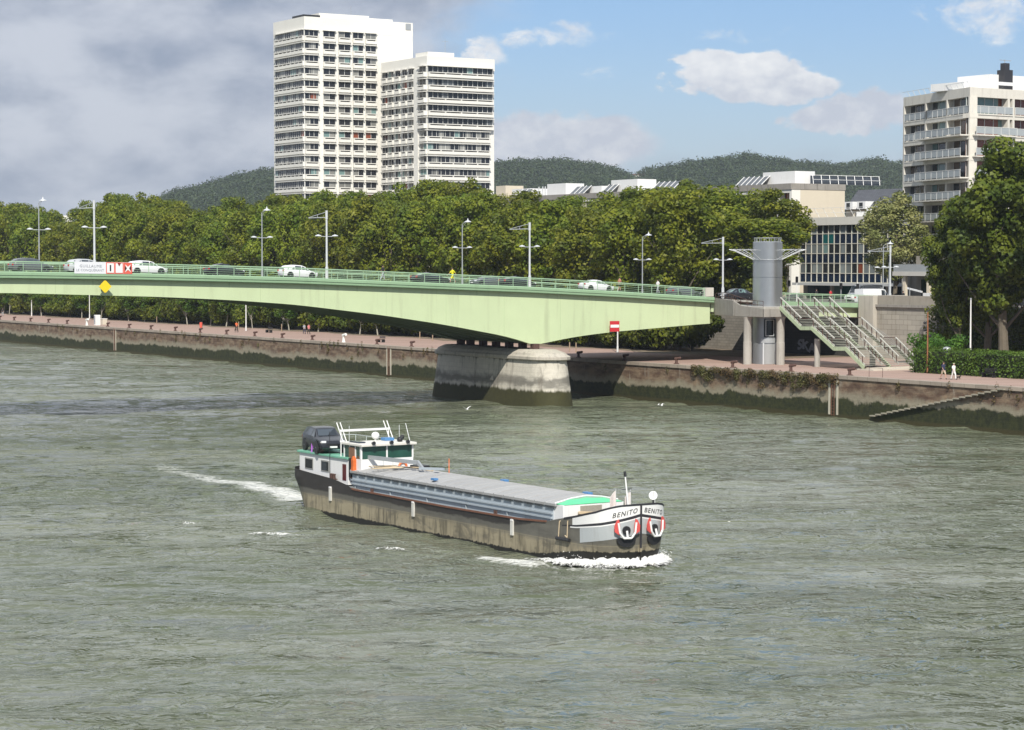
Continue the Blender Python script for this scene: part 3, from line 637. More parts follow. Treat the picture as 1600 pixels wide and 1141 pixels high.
# railings
def railing(parent, w, t0, t1, zfun, mat=RAILG, top=.98):
    rt = MB()
    for h, r_ in ((top, .07), (top - .17, .035)): strip_t(rt, t0, t1, lambda t: [(w - r_, zfun(t) + h - r_ * .8), (w + r_, zfun(t) + h - r_ * .8), (w + r_, zfun(t) + h + r_ * .8), (w - r_, zfun(t) + h + r_ * .8)])
    for h in (.14, .36, .58): strip_t(rt, t0, t1, lambda t: [(w - .012, zfun(t) + h - .014), (w + .012, zfun(t) + h - .014), (w + .012, zfun(t) + h + .014), (w - .012, zfun(t) + h + .014)])
    ps = rt
    n = int((t1 - t0) / 1.9)
    for i in range(n + 1): t = t0 + .05 + (t1 - t0 - .1) * i / n; ps.box(t - .025, t + .025, w - .03, w + .03, zfun(t), zfun(t) + top - .05)
    return rt.build('railing', mat, parent)
railing(br, NE + .08, T0, 22.6, lambda t: zf(t) + .04); railing(br, FE - .08, T0, 23.9, lambda t: zf(t) + .04)
MB().box(22.75, 23.9, NE - .02, NE + .7, zf(23) + .04, zf(23) + 1.12).build('end_block', M('pale_concrete', (.55, .52, .46), .8, .12, 1, streak=.3), br, bevel=.03)
# approach span over the quay road
for s_, e in ((1, NE), (-1, FE)):
    strip_t(MB(), 30.02 if s_ == 1 else 24.05, 50.5, lambda t, e=e, s_=s_: [(e + s_ * .1, zf(t) - .62), (e, zf(t) - .5), (e, zf(t) + .02), (e + s_ * .11, zf(t) + .04), (e + s_ * .11, zf(t) - .62)]).build('fascia', MATS['fascia_paint'], br)
    strip_t(MB(), 24.05, 50.5, lambda t, e=e, s_=s_: [(e + s_ * .7, zf(t) - 1.75), (e + s_ * .92, zf(t) - 1.75), (e + s_ * .92, zf(t) - .63), (e + s_ * .7, zf(t) - .63)]).build('girder', GREEN, br)
strip_t(MB(), 24.02, 50.4, lambda t: [(NE + .12, zf(t) - .34), (FE - .12, zf(t) - .34), (FE - .12, zf(t) - .12), (NE + .12, zf(t) - .12)]).build('deck', CONC, br)
railing(br, NE + .08, 33.0, 50.3, lambda t: zf(t) + .04)
MB().box(32.2, 33.1, NE - .05, NE + .6, zf(32) + .03, zf(32) + 1.1).build('end_block', MATS['pale_concrete'], br, bevel=.03)
# road paint
rp = MB()
for w in (3.5, 7.1, 10.7):
    for t in np.arange(-108, 46, 6.0): strip_t(rp, t, t + 2.6, lambda t_, w=w: [(w - .07, zf(t_) - .058), (w + .07, zf(t_) - .058), (w + .07, zf(t_) - .054), (w - .07, zf(t_) - .054)])
rp.build('lane_marking', M('road_paint', (.75, .75, .72), .7, .1, 3), br)
# the pier
def pier_mat():
    m, t, b, out = new_mat('pier_stone')
    co = t.node('ShaderNodeTexCoord').outputs['Object']; sp = t.node('ShaderNodeSeparateXYZ'); t.lk(co, sp.inputs[0]); z = sp.outputs[2]
    n1_ = t.noise(t.mapping(co, (.35, .22, .5)), 1.0, 5, .6, .8); n2_ = t.noise(t.mapping(co, (1.2, 1.2, .12)), 1.0, 5, .7); n3_ = t.noise(co, 2.2, 5, .7)
    zz = t.math('ADD', z, t.math('MULTIPLY', t.math('SUBTRACT', n1_, .5), -2.6)); za_ = t.math('ADD', z, t.math('MULTIPLY', t.math('SUBTRACT', n2_, .5), -1.2))
    pale = t.mix(n3_, (.46, .42, .35), (.72, .68, .58))
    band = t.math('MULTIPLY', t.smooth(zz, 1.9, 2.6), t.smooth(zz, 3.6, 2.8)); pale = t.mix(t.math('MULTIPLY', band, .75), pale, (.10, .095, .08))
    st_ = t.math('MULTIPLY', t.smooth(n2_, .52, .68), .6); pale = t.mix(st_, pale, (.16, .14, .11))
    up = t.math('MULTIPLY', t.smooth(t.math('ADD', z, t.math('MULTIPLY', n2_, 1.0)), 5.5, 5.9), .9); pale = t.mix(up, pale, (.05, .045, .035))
    bt = t.node('ShaderNodeTexBrick'); cb = t.node('ShaderNodeCombineXYZ'); t.lk(t.math('ADD', sp.outputs[0], sp.outputs[1]), cb.inputs[0]); t.lk(z, cb.inputs[1]); t.lk(cb.outputs[0], bt.inputs['Vector'])
    bt.inputs['Scale'].default_value = 1; bt.inputs['Brick Width'].default_value = 1.2; bt.inputs['Row Height'].default_value = .55; bt.inputs['Mortar Size'].default_value = .012
    bt.inputs['Color1'].default_value = (.92, .92, .92, 1); bt.inputs['Color2'].default_value = (1, 1, 1, 1); bt.inputs['Mortar'].default_value = (.7, .7, .7, 1)
    pale = t.mix(1.0, pale, bt.outputs[0], 'MULTIPLY')
    alg = t.mix(n3_, (.020, .020, .006), (.065, .062, .016))
    t.lk(t.mix(t.smooth(za_, 2.0, 1.6), pale, alg), b.inputs['Base Color']); b.inputs['Roughness'].default_value = .85
    bp = t.node('ShaderNodeBump'); bp.inputs['Strength'].default_value = .4; bp.inputs['Distance'].default_value = .08; t.lk(n3_, bp.inputs['Height']); t.lk(bp.outputs[0], b.inputs['Normal']); return m
PM = pier_mat()
def plan(hw, w0, w1, ex=0):
    tc_ = -.95; pts = []
    for i in range(9): th = math.pi + math.pi * i / 8; pts.append((tc_ + hw * math.cos(th) * 1, w0 + 2.6 + (2.6 + ex) * math.sin(th)))
    for i in range(9): th = math.pi * i / 8; pts.append((tc_ + hw * math.cos(th), w1 - 2.6 + (2.6 + ex) * math.sin(th)))
    return pts
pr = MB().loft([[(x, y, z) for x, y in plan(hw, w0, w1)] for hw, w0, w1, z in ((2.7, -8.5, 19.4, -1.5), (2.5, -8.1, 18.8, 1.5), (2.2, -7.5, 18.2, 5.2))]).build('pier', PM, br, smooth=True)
CAPM = M('pier_cap_stone', (.48, .44, .37), .9, .2, .9, bump=.3, streak=.6, sc=(.13, .12, .1))
MB().loft([[(x, y, z) for x, y in plan(hw, w0, w1)] for hw, w0, w1, z in ((2.4, -7.8, 18.5, 5.205), (2.5, -7.95, 18.65, 5.32), (2.5, -7.95, 18.65, 5.62), (2.3, -7.6, 18.4, 5.8), (2.2, -7.3, 18.2, 6.02), (1.7, -5.9, 17.2, 6.38))]).build('pier_cap', CAPM, br)
for w in [NE + .8, .3, 3.3, 6.3, 9.3, 12.3, 14.6]: MB().box(-1.35, -.55, w - .35, w + .35, 6.3, 6.98).build('bearing', BROWN, br)
MB().tube((-3.35, 3.2, 2.6), (-3.05, 3.2, 3.1), .3, .25, 12).build('fender_ring', STONE, br)

# signs and the banner on the bridge
def sign_root(name, t, w, z, lab, cat='sign'): return grid_root(name, t, w, z, lab, cat)
t_, z_ = on_w(960, 510, NE + .1)
s_ = sign_root('waterway_sign', t_, NE + .12, z_, 'red sign with a white bar on the lower edge of the green girder')
MB().box(-.66, .66, -.10, -.04, -.62, .62).build('panel', RED, s_); MB().box(-.6, .6, -.125, -.101, -.15, .19).build('white_bar', WHITE2, s_)
MB().box(-.5, -.4, -.039, .1, -.5, .5).box(.4, .5, -.039, .1, -.5, .5).build('bracket', STEEL, s_)
t_, z_ = on_w(164.5, 448, NE - .2)
s_ = sign_root('navigation_sign', t_, NE - .1, z_, 'yellow diamond sign hung on the bridge above mid-river')
q = .68; MB().loft([[(q * a, y, q * b) for a, b in ((1, 0), (.12, .9), (-.12, .9), (-1, 0), (-.12, -.9), (.12, -.9))] for y in (-.1, -.02)]).build('panel', YEL, s_)
MB().box(-.3, -.22, 0, .5, -.2, .2).box(.22, .3, 0, .5, -.2, .2).build('bracket', STEEL, s_)
(ta, za), (tb, zb_) = on_w(116, 429, NE - .02), on_w(206, 429, NE - .02)
bn = sign_root('banner', ta, NE - .06, zf(ta) + .04, 'long white banner with three red squares hung on the bridge railing', 'banner')
L_ = tb - ta; sl = (zf(tb) - zf(ta)) / L_
MBn = MB(); MBn.loft([[(x, y, z + sl * x) for y, z in ((-.03, -.12), (.0, -.12), (.0, 1.08), (-.03, 1.08))] for x in (0, L_)]).build('cloth', M('banner_white', (.72, .73, .76), .7, .04, 2), bn)
def shear_put(mb, x0, z0, name, mat, y=-.04, sc=1.0):
    vs = [(x0 + v[0] * sc, y - v[2], z0 + v[1] * sc + sl * (x0 + v[0] * sc)) for v in mb.v]; m2 = MB(); m2.add(vs, mb.f); return m2.build(name, mat, bn)
GTX = M('grey_lettering', (.28, .30, .34), .7, .05, 2)
shear_put(text_mb('GUILLAUME', .40, space=1.15), .55, .52, 'lettering', GTX); shear_put(text_mb('LE CONQU\u00c9RANT', .34, space=1.08), .18, .12, 'lettering', GTX)
w3 = L_ * .15
for i in range(3):
    x0 = L_ * .545 + i * (w3 * 1.02); f_ = MB(); zl, zh = -.1, 1.06
    def qd(mb, x, xx, z, zz, y): mb.loft([[(a, yy, z_ + sl * a) for yy, z_ in ((y, z), (y + .01, z), (y + .01, zz), (y, zz))] for a in (x, xx)])
    qd(f_, x0, x0 + w3, zl, zh, -.045); f_.build('square', REDB if i else REDB, bn)
    if i < 2:
        f_ = MB(); qd(f_, x0 + .09, x0 + w3 - .09, zl + .1, zh - .09, -.06); f_.build('square_field', WHITE2, bn)
    if i == 0: f_ = MB(); qd(f_, x0 + w3 * .42, x0 + w3 * .58, .16, .8, -.075); f_.build('letter_mark', BLACK, bn)
    if i == 1:
        f_ = MB(); pts = [(x0 + w3 * .3, 1.0), (x0 + w3 * .5, .66), (x0 + w3 * .7, 1.0)]; f_.loft([[(a, y, z_ + sl * a) for a, z_ in pts] for y in (-.08, -.07)]); f_.build('letter_mark', M('dark_red', (.2, .02, .02), .6), bn)
    if i == 2:
        cx = x0 + w3 * .5
        f_ = MB(); f_.loft([[(cx + a * w3 * .36, y, .48 + b * .42 + sl * cx) for a, b in ((-1, 1), (0, .35), (1, 1), (.35, 0), (1, -1), (0, -.35), (-1, -1), (-.35, 0))] for y in (-.075, -.06)]); f_.build('letter_mark', WHITE2, bn)
        for s2 in (-1, 1): f_ = MB(); f_.loft([[(cx + a * s2 * w3 * .36, y, .48 + b * .42 + sl * cx) for a, b in ((1, .55), (.4, 0), (1, -.55))] for y in (-.09, -.078)]); f_.build('letter_mark', BLACK, bn)

# lamps on the bridge
def disc(mb, c, r_, h=.14): mb.lathe([(.02, -h * .4), (r_, -h * .1), (r_ * .85, h * .4), (.05, h)], 12, c)
GA, GBm = 'curved lamps on the far side of the bridge', 'bracket masts on the near side of the bridge'
la = empty('street_lamp', label='x', cat='street lamp', group=GA)
MB().tube((0, 0, -.1), (0, 0, 7.5), .085, .055, 8).tube((0, 0, 0), (0, 0, .9), .12, .12, 8).build('pole', STEEL, la, smooth=True)
m_ = MB(); m_.path([(0, 0, 7.5), (0, -.25, 7.62), (0, -1.0, 7.78)], .035); m_.path([(0, 0, 7.0), (0, -.5, 7.45), (0, -1.0, 7.72)], .02); m_.build('arm', STEELW, la)
m_ = MB(); m_.lathe([(.03, 0), (.42, .02), (.40, .1), (.12, .22), (.05, .34), (.03, .5)], 12, (0, -1.35, 7.72)); m_.build('lamp_head', STEELW, la, smooth=True)
m_ = MB().tube((-.95, 0, 4.62), (.95, 0, 4.62), .035, n=6); m_.build('cross_arm', STEELW, la)
for s_ in (-1, 1): m_ = MB(); disc(m_, (s_ * 1.02, 0, 4.68), .36, .16); m_.build('lamp_head', STEELW, la, smooth=True)
LA = ['curved street lamp on the bridge at the far left', 'curved street lamp on the bridge left of the tall tower', 'curved street lamp on the bridge between the two right-hand masts over the pier', 'curved street lamp on the bridge above the red and white sign', 'tall thin curved lamp beside the mast right of the lift tower']
for i, (t, z) in enumerate(((-53.8, None), (-27.1, None), (-.4, None), (26.2, None), (0, None))):
    o = la if i == 0 else copy_tree(la); w = 15.2
    if i == 4: t = on_w(1380, 430, 4)[0]; w = 4
    o.location = P3(t, w, zf(t) + .02 if t < 52 else SZ); o.rotation_euler = (0, 0, GROT); o['label'] = LA[i]
    if i == 4: o.scale = (1, 1, 1.0)
lb = empty('catenary_mast', label='x', cat='mast', group=GBm)
MB().tube((0, 0, -.1), (0, 0, 7.4), .125, .10, 8).tube((0, 0, 0), (0, 0, 1.3), .17, .17, 8).tube((0, 0, 6.5), (0, 0, 7.45), .14, .14, 8).build('pole', STEELW, lb, smooth=True)
m_ = MB(); m_.tube((0, 0, 7.3), (0, 4.4, 6.75), .035, n=6); m_.tube((0, 0, 6.7), (0, 4.4, 6.7), .05, n=6); m_.tube((0, 2.2, 7.02), (0, 2.2, 6.7), .02, n=5); m_.build('bracket', STEELW, lb)
m_ = MB().tube((-.95, 0, 4.62), (.95, 0, 4.62), .035, n=6); m_.build('cross_arm', STEELW, lb)
for s_ in (-1, 1): m_ = MB(); disc(m_, (s_ * 1.02, 0, 4.68), .36, .16); m_.build('lamp_head', STEELW, lb, smooth=True)
LB = ['steel mast behind the banner on the bridge', 'steel mast on the bridge in front of the tall tower', 'steel mast on the bridge above the stone pier', 'steel mast on the bridge just left of the lift tower', 'steel mast in the street right of the glazed office block']
for i, t in enumerate((-53.6, -26.9, -.8, 26.9, 53.5)):
    o = lb if i == 0 else copy_tree(lb); o.location = P3(t, -1.0, zf(t) + .02); o.rotation_euler = (0, 0, GROT); o['label'] = LB[i]

# ------------------------------------------------------------------ landing platform, lift tower, stairs
PZ = 11.35
pl = grid_root('landing_platform', 0, 0, 0, 'raw concrete landing platform with rusty railings beside the end of the bridge', 'platform')
poly = [(24.05, NE), (21.9, -9.8), (21.9, -15.6), (30, -15.6), (30, NE - .02)]
MB().prism(poly, 10.0, PZ - .15).build('slab', CONC, pl, bevel=.03)
def wall_path(mb, pts, th, z0, zt):
    for (a, b) in zip(pts[:-1], pts[1:]):
        d = Vector((b[0] - a[0], b[1] - a[1], 0)).normalized(); n_ = Vector((-d.y, d.x, 0)) * th
        za_, zb2 = zt(a), zt(b)
        mb.add([(a[0], a[1], z0), (b[0], b[1], z0), (b[0] + n_.x, b[1] + n_.y, z0), (a[0] + n_.x, a[1] + n_.y, z0),
                (a[0], a[1], za_), (b[0], b[1], zb2), (b[0] + n_.x, b[1] + n_.y, zb2), (a[0] + n_.x, a[1] + n_.y, za_)],
               [(0, 3, 2, 1), (4, 5, 6, 7), (0, 1, 5, 4), (1, 2, 6, 5), (2, 3, 7, 6), (3, 0, 4, 7)])
wall_path(m_ := MB(), [(24.0, NE - .03), (21.84, -9.8), (21.84, -11.2), (21.84, -15.64)], .2, 10.05, lambda p: 12.05 if p[1] > -9 else 11.85 if p[1] > -10.5 else 11.3 if p[1] > -12 else 10.95)
m_.build('parapet', CONCD, pl)
m_ = MB().box(21.84, 26, -15.66, -15.5, 10.05, 10.95); m_.build('parapet_return', CONCD, pl)
m_ = MB()
pts = [(23.9, -3.6), (23.2, -6), (22.0, -9.6), (21.95, -12.5), (21.95, -15.4)]
zt = [12.6, 12.75, 12.5, 11.95, 11.85]
for h in (0, .45): m_.path([(x, y, z - h) for (x, y), z in zip(pts, zt)], .035, 6)
for (x, y), z in zip(pts, zt): m_.tube((x, y, z - .9), (x, y, z), .03, n=6)
for k in range(12):
    f_ = k / 11; y = -3.6 - 11.8 * f_; x = interp([(-15.4, 21.95), (-12.5, 21.95), (-9.6, 22.0), (-6, 23.2), (-3.6, 23.9)], y); m_.tube((x, y, 11.3), (x, y, interp([(-15.4, 11.85), (-12.5, 11.95), (-9.6, 12.5), (-6, 12.75), (-3.6, 12.6)], y)), .022, n=5)
m_.build('railing', BROWN, pl)
for (t, w) in ((22.9, -12.6 + .6), (25.4, -15.0), (28.6, -7)):
    m_ = MB().lathe([(.5, 0), (.5, 2.6), (.47, 2.62), (.47, 5.2), (.62, 5.55)], 16, (t - .6, w, QZ)); m_.build('column', CONC, pl, smooth=True)
lt = grid_root('lift_tower', 25.2, -12.0, QZ, 'tall silver cylindrical lift tower with spider-like canopy arms', 'lift tower')
RT = 1.72
MB().lathe([(RT, 0), (RT, 5.52)], 40, cap=False).build('shaft', M('lower_shaft_cladding', (.30, .32, .34), .45, .12, .7, metal=.5, streak=.35, sc=(.15, .15, .15)), lt, smooth=True)
MB().lathe([(RT + .02, 5.9), (RT + .02, 10.1), (RT - .04, 10.11), (RT - .04, 10.16), (RT + .02, 10.17), (RT + .02, 11.9), (RT - .04, 11.91), (RT - .04, 11.95), (RT + .02, 11.96), (RT + .02, 14.25), (RT - .1, 14.3), (.1, 14.35)], 44).build('cladding', ZINC, lt, smooth=True)
def patch(r_, a0, a1, z0, z1, th=.05, n=8):
    mb = MB(); vs = []
    rings = []
    for i in range(n + 1): a = a0 + (a1 - a0) * i / n; c_, s2 = math.cos(a), math.sin(a); rings.append([(c_ * r_, s2 * r_, z0), (c_ * (r_ + th), s2 * (r_ + th), z0), (c_ * (r_ + th), s2 * (r_ + th), z1), (c_ * r_, s2 * r_, z1)])
    return mb.loft(rings)
AD = math.atan2(-.854, -.52) + .06
d_ = patch(RT - .02, AD - .36, AD + .36, .02, 2.35, .07).build('door', M('steel_door', (.36, .37, .37), .5, .1, 1, metal=.3), lt)
patch(RT + .0, AD - .46, AD - .37, .0, 2.5, .12).build('door_frame', STEELW, d_); patch(RT + .0, AD + .37, AD + .46, .0, 2.5, .12).build('door_frame', STEELW, d_); patch(RT, AD - .6, AD + .6, 2.5, 3.0, .08).build('lintel', STEEL, d_)
w_ = patch(RT, AD - .40, AD + .40, 3.15, 5.3, .03).build('window', GLASSD, lt); patch(RT + .02, AD - .28, AD - .25, 3.3, 5.2, .06).build('frame', STEELW, w_); patch(RT + .02, AD + .25, AD + .28, 3.3, 5.2, .06).build('frame', STEELW, w_); patch(RT + .02, AD - .28, AD + .28, 3.3, 3.36, .06).build('frame', STEELW, w_); patch(RT + .02, AD - .28, AD + .28, 5.14, 5.2, .06).build('frame', STEELW, w_)
m_ = MB()
for i in range(16): a = 2 * math.pi * i / 16; m_.tube((math.cos(a) * 1.5, math.sin(a) * 1.5, 14.3), (math.cos(a) * 1.6, math.sin(a) * 1.6, 14.75), .03, n=5)
for i in range(24): a, b = 2 * math.pi * i / 24, 2 * math.pi * (i + 1) / 24; m_.tube((math.cos(a) * 1.6, math.sin(a) * 1.6, 14.75), (math.cos(b) * 1.6, math.sin(b) * 1.6, 14.75), .03, n=5, cap=False)
m_.build('crown_railing', STEEL, lt)
m_ = MB()
for i in range(30): a, b = 2 * math.pi * i / 30, 2 * math.pi * (i + 1) / 30; m_.tube((math.cos(a) * 1.78, math.sin(a) * 1.78, 12.2), (math.cos(b) * 1.78, math.sin(b) * 1.78, 12.2), .045, n=5, cap=False)
m_.build('collar', STEEL, lt)
AX = math.atan2(-.52, .854)   # the direction seen as right
for base_ in (AX, AX + math.pi):
    for k in (-.95, -.55, -.2, .2, .55, .95):
        a = base_ + k; c_, s2 = math.cos(a), math.sin(a); m_ = MB()
        m_.beam((c_ * 1.72, s2 * 1.72, 12.25), (c_ * 4.15, s2 * 4.15, 13.35), .055, .05); m_.tube((c_ * 1.72, s2 * 1.72, 13.3), (c_ * 4.1, s2 * 4.1, 13.42), .022, n=5); m_.tube((c_ * 4.0, s2 * 4.0, 13.25), (c_ * 4.5, s2 * 4.5, 13.4), .05, n=6)
        m_.build('canopy_arm', STEELW, lt)
    for rr2, zz2 in ((3.0, 12.98), (3.9, 13.4)):
        m_ = MB(); aa = [base_ - .95 + 1.9 * i / 10 for i in range(11)]; m_.path([(math.cos(a) * rr2, math.sin(a) * rr2, zz2) for a in aa], .025, 5); m_.build('canopy_wire', STEEL, lt)

# the stairs
sr = grid_root('green_stairs', 0, 0, 0, 'pale green steel stairs with four handrails running down to the promenade', 'stairs')
ST0, ST1 = 24.2, 31.6
prof = [(-15.62, 11.2)] + [on_t(px, py, ST0) for px, py in ((1251, 512), (1268, 512), (1303, 544), (1321, 544))] + [(-30.6, QZ + .35)]
prof = [(w, z + .12) for w, z in prof]
SG = M('stair_green_paint', (.42, .50, .33), .65, .2, 1.2, streak=.5, sc=(.2, .2, .14)); TREAD = M('stair_tread', (.34, .34, .29), .85, .3, 2)
for k in range(0, 5):
    (wa, za), (wb, zb2) = prof[k], prof[k + 1]
    for t in (ST0, (ST0 + ST1) / 2, ST1): MB().beam((t, wa, za - .2), (t, wb, zb2 - .2), .1, .42).build('stringer', SG, sr)
    if abs(za - zb2) > .5:
        n = max(2, round((za - zb2) / .165)); f_ = MB()
        for i in range(n):
            w = wa + (wb - wa) * (i + .5) / n; z = za - (za - zb2) * (i + .5) / n; f_.box(ST0 + .06, ST1 - .06, w - .17, w + .17, z - .03, z + .01)
        f_.build('steps', TREAD, sr)
        for t in (ST0 + .1, ST0 + 2.6, ST0 + 5.0, ST1 - .1):
            f_ = MB(); f_.beam((t, wa, za + .95), (t, wb, zb2 + .95), .14, .10, 0)
            for i in range(5): q_ = (i + .3) / 4.8; w = wa + (wb - wa) * q_; z = za + (zb2 - za) * q_; f_.beam((t, w, z), (t, w + .12, z + .95), .07, .07, 1)
            f_.beam((t, wa, za + .12), (t, wb, zb2 + .12), .05, .16, 0); f_.build('handrail', [M('pale_handrail', (.48, .47, .42), .55, .15, 2), BROWN], sr)
    else:
        MB().box(ST0 + .06, ST1 - .06, wb, wa, za - .06, za).build('landing', TREAD, sr)
        for t in (ST0 + .1, ST1 - .1): MB().beam((t, wa, za + .95), (t, wb, za + .95), .08, .08).build('handrail', BROWN, sr)
MB().box(ST0 + .5, ST1 - .2, -31.2, -30.2, QZ, QZ + .3).box(ST0 - .2, ST1 + .7, -32.4, -29.6, QZ, QZ + .16).build('plinth', STONE, sr)
for t in (ST0 + .8, ST1 - 1.0): MB().lathe([(.34, 0), (.34, 3.2 if t < 26 else 2.2)], 14, (t, -21.5 if t < 26 else -24.5, QZ)).build('column', CONC, sr, smooth=True)
# mesh side panel on the right-hand rail
f_ = MB()
for k in range(4):
    f_.tube((ST1 + .1, -22, 9.5 - k * .22 + .2), (ST1 + .1, -30.4, 5.9 - k * .22), .018, n=5)
f_.build('side_wires', STEEL, sr)

# retaining wall and abutment
rw = grid_root('retaining_wall', WALLT, 0, 0, 'tall stone retaining wall between the promenade and the street', 'retaining wall')
WST = M('wall_stone', (.30, .275, .235), .9, .25, .6, bump=.5, streak=.5, sc=(.12, .11, .09), brick=(.9, .38, .02))
MB().box(0, .18, -240, -17.3, 3, SZ + .02).box(0, .18, 18.4, 700, 3, SZ + .02).build('wall', WST, rw)
MB().box(-.05, .2, NE + .1, 18.3, 3, 9.9).build('abutment_face', M('abutment_shaded_stone', (.06, .058, .052), .9, .3, .8, bump=.4, brick=(.9, .38, .02)), rw)  # same wall stone, darkened to paint in the shade under the bridge
ASH = M('ashlar_blocks', (.42, .39, .33), .9, .15, .5, bump=.3, streak=.5, sc=(.2, .17, .11), brick=(1.5, .62, .02))
MB().box(-.1, .8, -17.2, -6.2, 3, SZ - .2).build('ashlar_wall', ASH, rw)
MB().box(-.35, .9, -17.3, -6.1, SZ - .19, SZ + .12).build('cornice', CONCD, rw)
MB().box(-.05, .3, -17.2, -6.3, SZ + .13, SZ + 1.25).build('parapet', M('parapet_stone', (.33, .30, .25), .9, .2, .7, streak=.7, sc=(.12, .11, .1)), rw)
MB().box(-.7, 5, -6.15, NE - .12, 3, 12.2).build('pillar', M('pillar_stone', (.46, .43, .37), .9, .15, .6, streak=.5, sc=(.22, .2, .17)), rw, bevel=.04)
m_ = MB()
for w in np.arange(-60, -17.4, 1.5): m_.box(.05, .1, w - .02, w + .02, SZ, SZ + 1.0)
for z in (SZ + 1.0, SZ + .55): m_.box(.045, .105, -60, -17.4, z - .025, z + .025)
m_.build('railing', STEEL, rw)
# graffiti on the dark abutment
gw = text_mb('SKA', 1.7, bold=.06, space=.95); gm = MB(); w0_, z0_ = on_t(1246, 547, WALLT - .1)
gm.add([(-.08 - v[2] * 2, w0_ - v[0] * 1.25, z0_ + v[1] + .25 * math.sin(v[0] * 2)) for v in gw.v], gw.f); gm.build('graffiti', M('grey_spray_paint', (.42, .42, .46), .8, .1, 2), rw)
# ------------------------------------------------------------------ buildings
MULL = M('window_frame_white', (.66, .66, .63), .6, .05, 3)
TG = glass_mat('tower_glass', (.02, .022, .028), (.30, .30, .28), .38, .12, 1.35)
TGD = glass_mat('tower_dark_glass', (.014, .016, .02), (.10, .11, .12), .25, .10, 1.6)
def glazing(root, name, L, h, depth, pitch, gm, axis, M4=None):
    """a window band: glass slab with white mullions; axis 'x' runs along local x with outward -y, 'y' along local y with outward -x"""
    mb = MB()
    def bx(u0, u1, v0, v1, z0, z1, mi):
        if axis == 'x': mb.box(u0, u1, -v1, -v0, z0, z1, mi)
        else: mb.box(-v1, -v0, u0, u1, z0, z1, mi)
    bx(.04, L - .04, depth - .22, depth - .06, 0, h, 0)
    n = max(1, round(L / pitch))
    for i in range(n + 1): u = .02 + (L - .04) * i / n; bx(u - .04, u + .04, depth - .2, depth - .03, -.002, h + .002, 1)
    return mb.build(name, [gm, MULL], root)
def bay(root, L, axis, gm, balc=.5, slots=1, pitch=1.35):
    mb = MB(); 
    def bx(u0, u1, v0, v1, z0, z1, mi=0):
        if axis == 'x': mb.box(u0, u1, -v1, -v0, z0, z1, mi)
        else: mb.box(-v1, -v0, u0, u1, z0, z1, mi)
    bx(-.12, L + .12, -.05, balc + .12, 1.28, 1.42)                # lintel
    bx(0, L, -.05, balc + .05, -.16, -.01); bx(0, L, -.05, balc - .02, -1.05, -.42)
    for i in range(slots + 1):
        u = (L - .3) * i / slots; bx(u, u + .3, -.04, balc - .0, -.42, -.16)
    bx(.01, L - .01, -.05, .12, -.42, -.16, 1)
    b_ = mb.build('bay', [WHITE, BLACK], root); g_ = glazing(b_, 'window', L, 1.28, balc * .35, pitch, gm, axis); return b_
def tower(px, Y, pleft, pright, ytop, lab, rows, yrow, bays, bayface, ribbon_wrap, blank=None, upper=0):
    x, y, _ = at(px, 200, Y); d = Vector((x, y)) - GO; t, w = d.dot(GB), d.dot(GW)
    ztop = on_t(px, ytop, t)[1]; Lw = on_t(pleft, 200, t)[0] - w; Lt = on_w(pright, 200, w)[0] - t
    r = grid_root('tower_block', t, w, SZ, lab, 'tower block', 'twin white tower blocks')
    H_ = ztop - SZ; z0 = on_w(px + 30, yrow, w)[1] - SZ - .55
    r['dims'] = (Lw, Lt)
    MB().box(0, Lt, 0, Lw, -.5, H_).build('wall', WHITE, r)
    return r, t, w, Lw, Lt, H_, z0
PITCHF = 2.79
# tall tower
r, t, w, Lw, Lt, H_, z0 = tower(476, 500, 428, 645, 25.5, 'taller white tower block with sixteen floors showing, at the left', 15, 53.5, None, None, None)
del r['dims']
MB().box(-.03, Lt + .02, -.03, Lw + .02, H_ - 3.1, H_ - .0 + .02).build('parapet_band', WHITE, r)
MB().box(Lt * .16, Lt * .62, 1.5, 7, H_ + .02, H_ + 1.15).box(Lt * .62, Lt * .85, 2, 7, H_ + .02, H_ + .75).build('roof_box', WHITE, r)
MB().box(.2, Lt * .16, .9, 6.5, H_ + .02, H_ + .55).build('roof_edge', BLACK, r)
MB().tube((Lt * .5, 4, H_ + 1), (Lt * .5, 4, H_ + 3.4), .04, n=5).build('aerial', STEEL, r)
MB().box(Lt - 1.9, Lt - .5, -.16, -.125, H_ - 1.6, H_ - .2).build('grille', STEEL, r)
bx_ = [(504.8, 523.6), (528.6, 547.4), (551, 567.5), (570.7, 587.5)]
b0 = []
for a, b in bx_:
    ta = on_w(a, 150, w)[0] - t; tb = on_w(b, 150, w)[0] - t; q = bay(r, tb - ta, 'x', TG); q.location = (ta, 0, z0); b0.append(q)
rb = bay(r, Lw - 1.2, 'y', TG, .45, 7, 1.0); rb.location = (0, .6 - .6, z0); b0.append(rb)
cr_ = bay(r, 3.4, 'x', TG, .45, 1, 1.1); cr_.location = (0, 0, z0); b0.append(cr_)
for k in range(1, 15):
    for q in b0: c_ = copy_tree(q, r); c_.location = (q.location.x, q.location.y, z0 - PITCHF * k)
for x_ in (on_w(526, 150, w)[0] - t, on_w(549, 150, w)[0] - t, on_w(590, 150, w)[0] - t):
    MB().box(x_ - .2, x_ + .2, -.16, -.02, 0, H_ - 3.2).build('pier_strip', WHITE, r)
